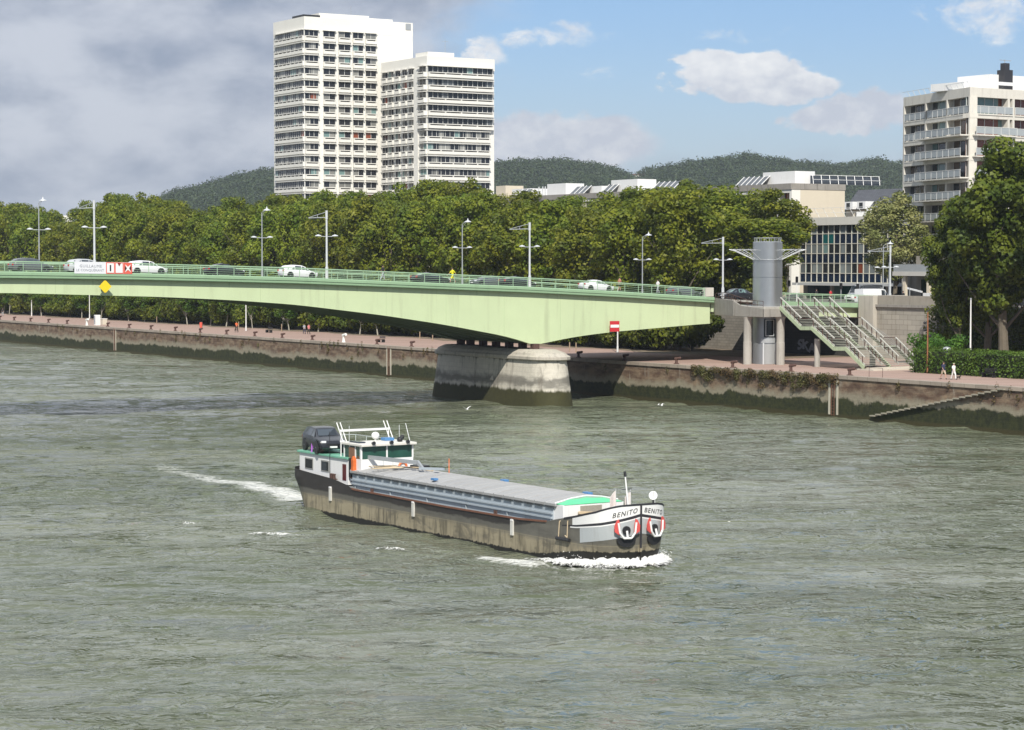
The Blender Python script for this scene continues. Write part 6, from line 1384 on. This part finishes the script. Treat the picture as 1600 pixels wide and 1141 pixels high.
# foam at the bow
def foam_mesh(name, x0, x1, y0, y1, fn, res=.055):
    nx_, ny_ = int((x1 - x0) / res), int((y1 - y0) / res); X, Y = np.meshgrid(np.linspace(x0, x1, nx_), np.linspace(y0, y1, ny_))
    Hh = fn(X, Y); nz = np.array([mnoise.fractal(Vector((x * 2.1, y * 2.1, 1)), 1.0, 2.0, 4) for x, y in zip(X.ravel()[::1], Y.ravel()[::1])]).reshape(X.shape) if X.size < 90000 else 0
    Hh = Hh * (1 + .28 * nz) - .06; keep = Hh > -.03
    idx = np.arange(X.size).reshape(X.shape); k4 = keep[:-1, :-1] | keep[1:, 1:]; F_ = np.stack([idx[:-1, :-1], idx[:-1, 1:], idx[1:, 1:], idx[1:, :-1]], -1)[k4]
    used_, inv = np.unique(F_, return_inverse=True); V_ = np.stack([X, Y, np.maximum(Hh, -.25)], -1).reshape(-1, 3)[used_]
    return np_mesh(name, V_, inv.reshape(-1, 4), FOAM, smooth=True)
FOAM, tf_, bf_, of_ = new_mat('foam'); cof = tf_.node('ShaderNodeTexCoord').outputs['Object']; spf = tf_.node('ShaderNodeSeparateXYZ'); tf_.lk(cof, spf.inputs[0])
nf_ = tf_.noise(cof, 3.6, 8, .76, .8); bf_.inputs['Base Color'].default_value = (.80, .80, .77, 1); bf_.inputs['Roughness'].default_value = .8
tf_.lk(tf_.smooth(tf_.math('ADD', nf_, tf_.math('MULTIPLY', spf.outputs[2], 1.0)), .50, .68), bf_.inputs['Alpha'])
bpf = tf_.node('ShaderNodeBump'); bpf.inputs['Strength'].default_value = .8; bpf.inputs['Distance'].default_value = .12; tf_.lk(nf_, bpf.inputs['Height']); tf_.lk(bpf.outputs[0], bf_.inputs['Normal'])
hp = [(x, sg * hbreadth(x, 0)) for sg in (1, -1) for x in (np.linspace(-9, -.09, 70) if sg == 1 else np.linspace(-.09, -9, 70))]; hp = np.array(hp)
def bowfn(X, Y):
    D_ = np.full(X.shape, 9.0)
    for a, b in hp: D_ = np.minimum(D_, np.hypot(X - a, Y - b))
    k = np.where(Y < 0, np.clip(1 - (-.6 - X) / 6.2, 0, 1), np.clip(1 - (-.3 - X) / 4.5, 0, 1)); wd = .32 + .4 * np.clip((-X) / 5, 0, 1)
    wd = wd + .30 * (Y > .6); d0 = .15 + np.clip(-X, 0, 9) * .10
    return .52 * k * np.exp(-((D_ - d0) / wd) ** 2)
fo = foam_mesh('bow_wave', -8, 2.0, -4.9, 4.6, bowfn, .045); tag(fo, 'white foaming bow wave curling round the barge bow', 'foam', kind='stuff'); fo.location = (SHIP_P[0], SHIP_P[1], 0.02); fo.rotation_euler = (0, 0, math.atan2(hS.y, hS.x))
rr_ = np.random.default_rng(4); mb = MB()
for i in range(900):
    s = abs(rr_.normal(0, 1.4)); sg = rr_.choice((-1, 1)); x = -.09 - s; y = sg * (hbreadth(min(-.1, x), 0) + abs(rr_.normal(.35, .28)))
    z = abs(rr_.normal(.2, .17)); q = rr_.uniform(.01, .03); mb.ell((x + .35, y, z), (q, q, q), 5, 3)
o = mb.build('spray', M('spray_white', (.8, .8, .78), .8)); tag(o, 'white spray thrown up at the barge bow', 'spray', kind='stuff'); o.location = (SHIP_P[0], SHIP_P[1], 0); o.rotation_euler = (0, 0, math.atan2(hS.y, hS.x))
def capfn(cx, cy, L_, w_, ang, amp):
    ca, sa = math.cos(ang), math.sin(ang)
    return lambda X, Y: amp * np.exp(-(((X - cx) * ca + (Y - cy) * sa) / L_) ** 4 - ((-(X - cx) * sa + (Y - cy) * ca) / w_) ** 2)
for i, (px, py, L_, w_) in enumerate(((424, 836, 1.6, .35), (293, 819, .5, .25), (609, 859, .9, .3))):
    X, Y = on_z(px, py, 0); f_ = foam_mesh('wave_foam', -L_ * 1.3, L_ * 1.3, -w_ * 2.2, w_ * 2.2, capfn(0, 0, L_, w_, 0, .16), .05)
    f_.location = (X, Y, .05); f_.rotation_euler = (0, 0, -.15); tag(f_, ('broken white wave crest left of the barge', 'tiny white wave crest farthest left', 'small white wave crest beside the barge hull')[i], 'foam', kind='stuff')
# ------------------------------------------------------------------ people
def skin_body(name, joints, edges, parent, mat):
    me = bpy.data.meshes.new(name); names = list(joints); ix = {n: i for i, n in enumerate(names)}
    me.from_pydata([joints[n][0] for n in names], [(ix[a], ix[b]) for a, b in edges], []); o = bpy.data.objects.new(name, me); COL.objects.link(o)
    sk = o.modifiers.new('skin', 'SKIN'); sk.use_smooth_shade = True
    for i, n in enumerate(names): rr = joints[n][1]; d = me.skin_vertices[0].data[i]; d.radius = rr if isinstance(rr, tuple) else (rr, rr); d.use_root = (n == 'pelvis')
    sb = o.modifiers.new('sub', 'SUBSURF'); sb.levels = 1; sb.render_levels = 1
    dg = bpy.context.evaluated_depsgraph_get(); dg.update(); m2 = bpy.data.meshes.new_from_object(o.evaluated_get(dg)); bpy.data.objects.remove(o)
    ob = bpy.data.objects.new(name, m2); COL.objects.link(ob); m2.materials.clear(); m2.materials.append(mat); ob.parent = parent; return ob
def garment(body, name, test, mat, parent, off=.018):
    me = body.data; nrm = [v.normal.copy() for v in me.vertices]; mb = MB(); mp = {}
    for p in me.polygons:
        c_ = p.center
        if test(c_):
            f_ = []
            for i in p.vertices:
                if i not in mp: mp[i] = len(mb.v); mb.v.append(tuple(me.vertices[i].co + nrm[i] * off))
                f_.append(mp[i])
            mb.f.append(tuple(f_)); mb.m.append(0)
    return mb.build(name, mat, parent, smooth=True) if mb.f else None
def person(label, loc, rz, top, bottom, hair=None, h=1.74, stride=.28, arm=.2, long_bottom=True, dress=False, sleeves=.5, shoes=None, group=None, swing=0):
    r = empty('person', loc, rz, label, 'person', group); k = h / 1.74
    J = {}; E_ = []
    def j(n, p, rr): J[n] = (Vector(p) * k, tuple(v * k for v in rr) if isinstance(rr, tuple) else rr * k)
    j('pelvis', (0, 0, .95), (.125, .15)); j('waist', (.01, 0, 1.10), (.10, .125)); j('chest', (.02, 0, 1.32), (.115, .155)); j('neck0', (.01, 0, 1.47), .065); j('neck', (.02, 0, 1.53), .052); j('head', (.03, 0, 1.62), (.088, .078)); j('crown', (.03, 0, 1.70), (.07, .065))
    E_ += [('pelvis', 'waist'), ('waist', 'chest'), ('chest', 'neck0'), ('neck0', 'neck'), ('neck', 'head'), ('head', 'crown')]
    for s_, sd_ in ((-1, 'r'), (1, 'l')):
        st_ = stride * s_
        j('hip' + sd_, (0, s_ * .09, .90), .088); j('knee' + sd_, (st_ * .55 + .03, s_ * .10, .50), .058); j('ankle' + sd_, (st_ * 1.0 - .04, s_ * .10, .09 + max(0, -st_) * .25), .038); j('toe' + sd_, (st_ * 1.0 + .14, s_ * .11, .035 + max(0, -st_) * .1), .035)
        E_ += [('pelvis', 'hip' + sd_), ('hip' + sd_, 'knee' + sd_), ('knee' + sd_, 'ankle' + sd_), ('ankle' + sd_, 'toe' + sd_)]
        a = -st_ * arm * 3 + swing
        j('sh' + sd_, (.01, s_ * .185, 1.42), .055); j('elb' + sd_, (a * .45, s_ * .235, 1.16), .038); j('wr' + sd_, (a * .9 + .10, s_ * .225, .93), .024); j('palm' + sd_, (a + .12, s_ * .222, .87), (.03, .018))
        E_ += [('chest', 'sh' + sd_), ('sh' + sd_, 'elb' + sd_), ('elb' + sd_, 'wr' + sd_), ('wr' + sd_, 'palm' + sd_)]
        for q in range(4): j('f%d%s' % (q, sd_), (a + .10 + q * .018, s_ * (.222 - .004 * q), .80 - (.0, .012, .008, -.012)[q]), .0085); E_.append(('palm' + sd_, 'f%d%s' % (q, sd_)))
        j('th' + sd_, (a + .17, s_ * .215, .845), .0095); E_.append(('palm' + sd_, 'th' + sd_))
    b_ = skin_body('body', J, E_, r, SKIN)
    zc_ = 1.45 * k; hem = .52 * k if dress else .96 * k
    garment(b_, 'dress' if dress else 'shirt', lambda c_: c_.z < 1.50 * k and c_.z > .93 * k and (abs(c_.y) < .20 * k or c_.z > (1.44 - sleeves * .5) * k), top, r, .022)
    if dress:
        mb = MB(); mb.loft([[(.02 + math.cos(t_) * rx * k, math.sin(t_) * ry * k, z * k) for t_ in np.linspace(0, 2 * math.pi, 15)[:-1]] for z, rx, ry in ((1.12, .13, .16), (.95, .17, .19), (.55, .24, .25))]); mb.build('skirt', top, r, smooth=True)
    else: garment(b_, 'trousers' if long_bottom else 'shorts', lambda c_: c_.z < .98 * k and c_.z > (.12 if long_bottom else .55) * k and abs(c_.y) < .19 * k, bottom, r, .02)
    garment(b_, 'shoes', lambda c_: c_.z < .10 * k + .06 and abs(c_.y) < .2 * k and c_.z < .13, shoes or BLACK, r, .01)
    MB().ell((.012 * k, 0, 1.675 * k), (.098 * k, .088 * k, .085 * k), 12, 8).build('hair', hair or HAIR, r, smooth=True)
    f_ = MB(); f_.ell((.125 * k, 0, 1.625 * k), (.016 * k, .012 * k, .02 * k), 6, 4); f_.build('nose', SKIN, r)
    f_ = MB(); [f_.ell((.108 * k, s_ * .03 * k, 1.648 * k), (.012, .013, .009), 6, 4) for s_ in (-1, 1)]; f_.ell((.112 * k, 0, 1.585 * k), (.01, .024, .006), 6, 4); f_.build('eyes_and_mouth', BLACK, r)
    f_ = MB(); [f_.ell((.02 * k, s_ * .085 * k, 1.63 * k), (.02, .012, .03), 6, 4) for s_ in (-1, 1)]; f_.build('ears', SKIN, r)
    return r
def cloth(n, c): return M(n, c, .85, .1, 8)
NAVYC, WHC, YLC, ORC, PKC, GYC, BKC, RDC, BGC = cloth('navy_cloth', (.03, .035, .08)), cloth('white_cloth', (.75, .74, .72)), cloth('yellow_cloth', (.72, .68, .02)), cloth('orange_cloth', (.70, .14, .04)), cloth('pink_cloth_top', (.65, .22, .22)), cloth('grey_cloth', (.35, .37, .40)), cloth('black_cloth', (.02, .02, .022)), cloth('red_cloth', (.5, .03, .04)), cloth('beige_cloth', (.50, .42, .32))
GREYH = M('pale_hair', (.45, .40, .32), .8, .1, 10)
def onq(px, py, z=QZ): X, Y = on_z(px, py, z); return (X, Y, z)
RIVD = math.atan2(-GW.y, -GW.x)      # walking towards the right along the quay
person('man in a navy top and beige shorts walking on the right promenade', onq(1474, 593), RIVD, NAVYC, BGC, None, 1.8, .30, long_bottom=False)
person('woman in white walking beside the man in navy', onq(1490, 593.5), RIVD, WHC, WHC, GREYH, 1.68, .26, dress=False)
person('person in a white top in the pair under the far trees', onq(475.5, 522), RIVD, GYC, NAVYC, None, 1.68, .2, group=None)
person('person in a coral top in the pair under the far trees', onq(482.5, 522.5), RIVD, PKC, BKC, None, 1.72, .25)
person('person in dark clothes at the far left end of the promenade', onq(4, 494), RIVD, BKC, GYC, None, 1.75, .2)
def onb(px, w, dz=.05): t = tpx(px, w); return P3(t, w, zf(t) + dz)
person('runner in a yellow shirt on the bridge', onb(707, -1.9), GROT + math.pi, YLC, YLC, None, 1.78, .42, arm=.35, long_bottom=False)
person('walker in dark top and grey trousers on the bridge', onb(598, -1.9), GROT, BKC, GYC, None, 1.72, .3)
person('person in a tan top on the bridge right of the white car', onb(968, -1.9), GROT, M('tan_cloth', (.45, .22, .14), .8), BKC, None, 1.7, .25, long_bottom=False)
person('person in a white top on the bridge near the end block', onb(1028, -1.9), GROT + math.pi, WHC, GYC, None, 1.7, .25)
def ons(px, t): w = on_t(px, 470, t)[0]; return P3(t, w, SZ)
person('person in dark clothes passing the office shopfront', ons(1276, 56), GROT + 1.57, BKC, BKC, None, 1.75, .3)
person('person in red and black by the office shopfront', ons(1298, 57), GROT + 1.57, RDC, BKC, None, 1.7, .3)
person('person in dark clothes behind the stone parapet', ons(1411, 52), GROT - 1.57, BKC, RDC, None, 1.75, .2)
person('person in a bright orange top by the street railing', ons(1495, 49.5), GROT - 1.57, ORC, BKC, None, 1.72, .25)
person('person in beige beside the orange-topped one', ons(1504, 50), GROT - 1.57, BGC, BGC, None, 1.75, .2)
person('person in dark blue by the railing under the big tree', ons(1537, 49.5), GROT + 1.57, NAVYC, NAVYC, None, 1.78, .2)
person('person in black at the right edge by the street railing', ons(1593, 49.5), GROT + 1.57, BKC, BKC, None, 1.75, .2)
# cyclist
cy = onq(369.5, 519.5)
person('cyclist in an orange jersey on the far promenade', (cy[0], cy[1], QZ + .15), RIVD, ORC, BKC, None, 1.7, .3, swing=.35)
bk = empty('bicycle', cy, RIVD, 'bicycle ridden by the cyclist in orange on the promenade', 'bicycle')
for x in (-.5, .5):
    f_ = MB()
    for i in range(16): a, b = 2 * math.pi * i / 16, 2 * math.pi * (i + 1) / 16; f_.tube((x + .33 * math.cos(a), 0, .34 + .33 * math.sin(a)), (x + .33 * math.cos(b), 0, .34 + .33 * math.sin(b)), .018, n=5, cap=False)
    f_.build('wheel', RUBBER, bk)
MB().path([(-.5, 0, .34), (-.12, 0, .32), (.42, 0, .85), (-.2, 0, .82), (-.12, 0, .32)], .02, 5).tube((.5, 0, .34), (.40, 0, .95), .018, n=5).tube((.42, -.25, .98), (.42, .25, .98), .015, n=5).build('frame', BLACK, bk); MB().box(-.32, -.08, -.06, .06, .88, .93).build('saddle', BLACK, bk)
# small dog
d0_ = onq(1497.5, 593); dg_ = empty('dog', d0_, RIVD, 'small dark dog at the heels of the woman in white', 'dog')
DJ = {'pelvis': (Vector((-.16, 0, .24)), .07), 'belly': (Vector((0, 0, .235)), .068), 'chest': (Vector((.15, 0, .245)), .085), 'neck': (Vector((.23, 0, .32)), .05), 'head': (Vector((.30, 0, .37)), .055), 'muz': (Vector((.38, 0, .35)), .026), 'tail': (Vector((-.26, 0, .31)), .02), 'tail2': (Vector((-.31, 0, .40)), .012)}
DE = [('pelvis', 'belly'), ('belly', 'chest'), ('chest', 'neck'), ('neck', 'head'), ('head', 'muz'), ('pelvis', 'tail'), ('tail', 'tail2')]
for s_ in (-1, 1):
    for n, x, kx in (('f', .16, .02), ('h', -.17, -.05)):
        DJ[n + 'u%d' % s_] = (Vector((x, s_ * .055, .19)), .035); DJ[n + 'k%d' % s_] = (Vector((x + kx, s_ * .06, .10)), .02); DJ[n + 'p%d' % s_] = (Vector((x + .015, s_ * .06, .015)), .018); DE += [('chest' if n == 'f' else 'pelvis', n + 'u%d' % s_), (n + 'u%d' % s_, n + 'k%d' % s_), (n + 'k%d' % s_, n + 'p%d' % s_)]
    DJ['ear%d' % s_] = (Vector((.28, s_ * .045, .43)), .014); DE.append(('head', 'ear%d' % s_))
skin_body('body', DJ, DE, dg_, M('dark_fur', (.03, .025, .02), .9, .2, 10))

# ------------------------------------------------------------------ promenade things
BG_ = 'rusty mooring bollards along the quay edge'
b0_ = empty('mooring_bollard', label='x', cat='bollard', group=BG_)
MB().lathe([(.30, 0), (.30, .06), (.16, .10), (.13, .42), (.16, .5)], 12).build('post', M('bollard_rust', (.10, .052, .04), .8, .3, 5), b0_, smooth=True)
m_ = MB(); m_.tube((0, .16, .52), (0, -.48, .62), .16, .12, 10); m_.ell((0, -.48, .62), (.13, .12, .13), 8, 6); m_.build('horn', MATS['bollard_rust'], b0_, smooth=True)
bp_ = [(0, 'l'), (22.5, 0), (48, 0), (76, 0), (105, 0), (168.5, 0), (202, 0), (236, 0), (274, 0), (313, 0), (354, 0), (398, 0), (441, 0), (488, 0), (589, 0), (643, 0), (904, 0), (976, 0), (1057, 0), (1145, 0), (1236, 0), (1328, 0)]
NM = ['at the left edge of the view', 'second', 'third', 'fourth', 'just left of the white block', 'first right of the white block', 'second right of the white block', 'third right of the white block', 'just left of the red bin', 'just left of the cyclist gap', 'beside the cyclist', 'right of the cyclist', 'left of the strolling pair', 'right of the strolling pair', 'first right of the white hook post', 'just left of the bridge pier', 'right of the pier in the bridge shade', 'second right of the pier in shade', 'at the edge of the bridge shade', 'left of the lift tower', 'right of the lift tower', 'below the foot of the green stairs']
for i, (px, _) in enumerate(bp_):
    o = b0_ if i == 0 else copy_tree(b0_); w = on_t(px, 540, 15.35)[0]; o.location = P3(15.35, w, QZ + .02); o.rotation_euler = (0, 0, GROT + .25)
    n_ = NM[i]; o['label'] = 'rusty quay bollard ' + (n_ if ' ' in n_ else n_ + ' from the left edge'); o.scale = (1.15, 1.15, 1.15)
wm = M('white_bollard_paint', (.80, .79, .75), .6, .06, 2)
for px, lab in ((136, 'white hooked mooring post beside the tall white block'), (537, 'white hooked mooring post right of the strolling pair')):
    w = on_t(px, 535, 15.35)[0]; r = grid_root('mooring_post', 15.35, w, QZ, lab, 'mooring post', 'white hooked mooring posts')
    MB().lathe([(.3, 0), (.22, .2), (.19, .9), (.24, 1.0)], 12).build('post', wm, r, smooth=True); MB().tube((0, .2, 1.0), (.0, -.72, 1.2), .22, .2, 10).build('hook', wm, r, smooth=True)
r_ = grid_root('service_block', 17, on_t(152, 505, 17)[0], QZ, 'tall white service box on the quay edge at the left', 'service box')
MB().box(-.5, .5, -.45, .45, 0, 2.0).build('box', wm, r_, bevel=.04); MB().box(-.515, -.501, -.3, .3, .3, 1.8).build('door', GYC, r_)
r_ = grid_root('service_block', 20, on_t(162.5, 500, 20)[0], QZ, 'small cream box right of the tall white service box', 'box'); MB().box(-.45, .45, -.5, .5, 0, 1.1).build('box', M('cream_box', (.6, .55, .45), .7, .1, 2), r_, bevel=.04); MB().box(-.5, .5, -.55, .55, 1.1, 1.2).build('lid', wm, r_)
X, Y, _ = onq(314, 513); r_ = empty('litter_bin', (X, Y, QZ), 0, 'small red bin on the far promenade', 'bin'); MB().lathe([(.24, .1), (.28, .9), (.30, .92), (.30, 1.0), (.05, 1.1)], 12).build('body', REDB, r_, smooth=True); MB().tube((0, 0, 0), (0, 0, .12), .1, n=8).build('foot', BLACK, r_)
# slim poles along the promenade
PG = 'slim white lamp posts on the promenade'
for i, (px, pyb, ht, lab) in enumerate(((49.5, 494, 9.0, 'slim white post on the promenade near the left edge'), (140, 498, 9, 'slim white post on the promenade left of the yellow diamond'), (384.5, 517, 9, 'slim white post beside the cyclist'), (965, 551, 8.5, 'slim pale post below the red and white sign'), (1516, 578, 8.2, 'slim white post standing in the hedge'))):
    X, Y, _ = onq(px, pyb); ztop = at(1516, 468, Y)[2] if px == 1516 else QZ + ht
    r_ = empty('lamp_post', (X, Y, QZ), 0, lab, 'lamp post', PG); MB().tube((0, 0, 0), (0, 0, ztop - QZ), .10, .07, 8).tube((0, 0, 0), (0, 0, .8), .13, .13, 8).build('post', WHITE2, r_); MB().tube((0, 0, ztop - QZ), (0, 0, ztop - QZ + .16), .12, .1, 8).build('lamp_head', STEEL, r_)
X, Y, _ = onq(1449, 583.5); r_ = empty('spotlight_mast', (X, Y, QZ), 0, 'rusty brown mast with black spotlights in front of the hedge', 'mast'); zt = at(1449, 488, Y)[2] - QZ
MB().tube((0, 0, 0), (0, 0, zt), .09, .06, 8).build('mast', M('corten', (.30, .12, .055), .8, .2, 3), r_)
for k, (dx, dz) in enumerate(((-.35, .82), (-.3, .70), (.22, .60))): MB().tube((0, 0, zt * dz), (dx, -.05, zt * dz + .05), .03, n=5).ell((dx, -.1, zt * dz + .05), (.17, .13, .15), 8, 6).build('spotlight', BLACK, r_)
X, Y, _ = onq(1479, 584); r_ = empty('info_pillar', (X, Y - .1, QZ), -.3, 'cream information pillar with a grey top behind the walking couple', 'pillar'); MB().box(-.42, .42, -.2, .2, 0, 2.25).build('panel', M('cream_panel', (.66, .60, .50), .7, .08, 2), r_); MB().box(-.44, .44, -.24, .24, 2.26, 2.5).ell((0, 0, 2.6), (.46, .3, .3), 12, 6).build('cap', STEEL, r_)
def bench(px, py, lab, rz):
    X, Y, _ = onq(px, py); r_ = empty('park_bench', (X, Y, QZ), rz, lab, 'bench', 'dark benches on the promenade')
    f_ = MB(); [f_.box(-.9, .9, -.25 + .13 * i, -.15 + .13 * i, .43, .47) for i in range(4)]; f_.build('seat', BLACK, r_); f_ = MB(); [f_.box(-.9, .9, .28, .32, .58 + .14 * i, .68 + .14 * i) for i in range(3)]; f_.build('backrest', BLACK, r_)
    for s_ in (-.75, .75): MB().box(s_ - .04, s_ + .04, -.25, .3, 0, .42).build('leg', BLACK, r_)
bench(1545, 590, 'dark bench against the hedge at the right', GROT - 1.57); bench(595, 535, 'dark bench on the promenade left of the bridge pier', GROT - 1.57); bench(420, 520, 'dark bench on the promenade under the far trees', GROT - 1.57)
# hoop barrier at the foot of the stairs
(X1, Y1, _), (X2, Y2, _) = onq(1358, 589), onq(1379, 590); r_ = empty('hoop_barrier', (X1, Y1, QZ), 0, 'thin metal hoop barrier in front of the green stairs', 'barrier'); MB().path([(0, 0, 0), (0, 0, .95), (X2 - X1, Y2 - Y1, .95), (X2 - X1, Y2 - Y1, 0)], .025, 6).build('hoop', BROWN, r_)
# street poles and signals
for px, top_, lab in ((1233, 436, 'slim grey signal pole just right of the lift tower'), (1245, 430, 'thin white pole right of the lift tower'), (1314, 440, 'signal pole in front of the office shopfront'), (1340, 441, 'white signal pole by the street rail'), (1389, 398, 'white pole beside the tall mast in the street')):
    t = 54.0; w = on_t(px, 460, t)[0]; zt = on_t(px, top_, t)[1]
    r_ = grid_root('signal_pole', t, w, SZ, lab, 'signal pole', 'poles in the street behind the bridge end'); MB().tube((0, 0, 0), (0, 0, zt - SZ), .07, .05, 8).build('pole', WHITE2 if 'white' in lab else STEEL, r_); MB().box(-.14, .14, -.14, .14, zt - SZ - 1.0, zt - SZ - .2).build('signal_head', BLACK, r_, bevel=.02)
t = 51.0
for px, a, b, lab in ((1450, 463, 470, 'white sign board behind the stone parapet'),):
    w = on_t(px, 466, t)[0]; r_ = grid_root('sign_board', t, w, SZ, lab, 'sign'); zt = on_t(px, 458, t)[1] - SZ; MB().box(-.04, .0, -.9, .9, zt - 1.0, zt).build('panel', WHITE2, r_); MB().box(0, .06, -.05, .05, 0, zt - 1.0).build('post', STEEL, r_)
w = on_t(1430, 460, 50)[0]; r_ = grid_root('barrier_arm', 50, w, SZ, 'white slanted barrier arm behind the stone parapet', 'barrier'); MB().beam((0, 1.5, 2.15), (0, -1.3, 1.7), .06, .22).build('arm', WHITE2, r_); MB().tube((0, 1.0, 0), (0, 1.0, 2.2), .06, n=6).build('post', STEEL, r_)
for px, lab in ((1484, 'white slim post by the street railing left of the orange person'), (1552, 'white slim post by the street railing under the big tree')):
    w = on_t(px, 470, 49)[0]; r_ = grid_root('street_post', 49, w, SZ, lab, 'post', 'white posts by the street railing'); MB().tube((0, 0, 0), (0, 0, 2.6), .07, .06, 8).build('post', WHITE2, r_); MB().tube((0, 0, 2.6), (0, 0, 2.75), .1, .08, 8).build('cap', STEEL, r_)
# wooden stakes among the verge
SGp = 'wooden stakes in the verge'
for i, px in enumerate((8, 28, 110, 245, 373, 440, 656, 676, 890, 900)):
    X, Y, _ = onq(px, interp([(0, 489), (400, 517), (640, 531), (900, 552)], px) - 1.0); lab = 'wooden stake in the verge, %s from the left' % ORD[i]
    r_ = empty('wooden_stake', (X, Y, QZ), 0, lab, 'stake', SGp); MB().box(-.07, .07, -.07, .07, 0, 1.25).loft([[(-.07, -.07, 1.25), (.07, -.07, 1.25), (.07, .07, 1.25), (-.07, .07, 1.25)], [(-.02, -.02, 1.33), (.02, -.02, 1.33), (.02, .02, 1.33), (-.02, .02, 1.33)]]).build('stake', WOOD, r_)
# gulls over the river
for px, py, d, tilt, lab in ((729, 640, 235, .5, 'white gull flying low in front of the bridge pier'), (1033, 634, 238, -.4, 'white gull flying low right of the bridge pier')):
    x, y, z = at(px, py, d); r_ = empty('gull', (x, y, z), 2.4, lab, 'gull', 'gulls over the river')
    G_ = {'pelvis': (Vector((-.12, 0, 0)), .045), 'ch': (Vector((.05, 0, 0)), .06), 'hd': (Vector((.19, 0, .03)), .035), 'bk': (Vector((.26, 0, .02)), .01), 'tl': (Vector((-.27, 0, 0)), (.03, .012))}
    Eg = [('pelvis', 'ch'), ('ch', 'hd'), ('hd', 'bk'), ('pelvis', 'tl')]
    skin_body('body', G_, Eg, r_, WHC)
    for s_ in (-1, 1): f_ = MB(); f_.loft([[(.10, s_ * .04, .02), (-.08, s_ * .04, .02), (-.08, s_ * .04, .0), (.10, s_ * .04, .0)], [(.10, s_ * .32, .22), (-.06, s_ * .32, .22), (-.06, s_ * .32, .205), (.10, s_ * .32, .205)], [(-.02, s_ * .62, .20 + tilt * .3), (-.08, s_ * .62, .2 + tilt * .3), (-.08, s_ * .62, .195 + tilt * .3), (-.02, s_ * .62, .195 + tilt * .3)]]); f_.build('wing', WHC, r_)
# air
hz_m = bpy.data.materials.new('haze_air'); hz_m.use_nodes = True; hz_m.node_tree.nodes.clear(); tz = NT(hz_m.node_tree); oz_ = tz.node('ShaderNodeOutputMaterial'); vz = tz.node('ShaderNodeVolumePrincipled'); vz.inputs['Color'].default_value = (.80, .88, 1, 1); vz.inputs['Density'].default_value = HAZE if 'HAZE' in globals() else .00009; vz.inputs['Anisotropy'].default_value = .2
tz.lk(vz.outputs[0], oz_.inputs['Volume'])
if 1:
    o = MB().box(-2700, 6800, -900, 9000, -4, 190).build('haze', hz_m); tag(o, kind='stuff', label='thin pale blue haze in the air over the river and hills', cat='haze')
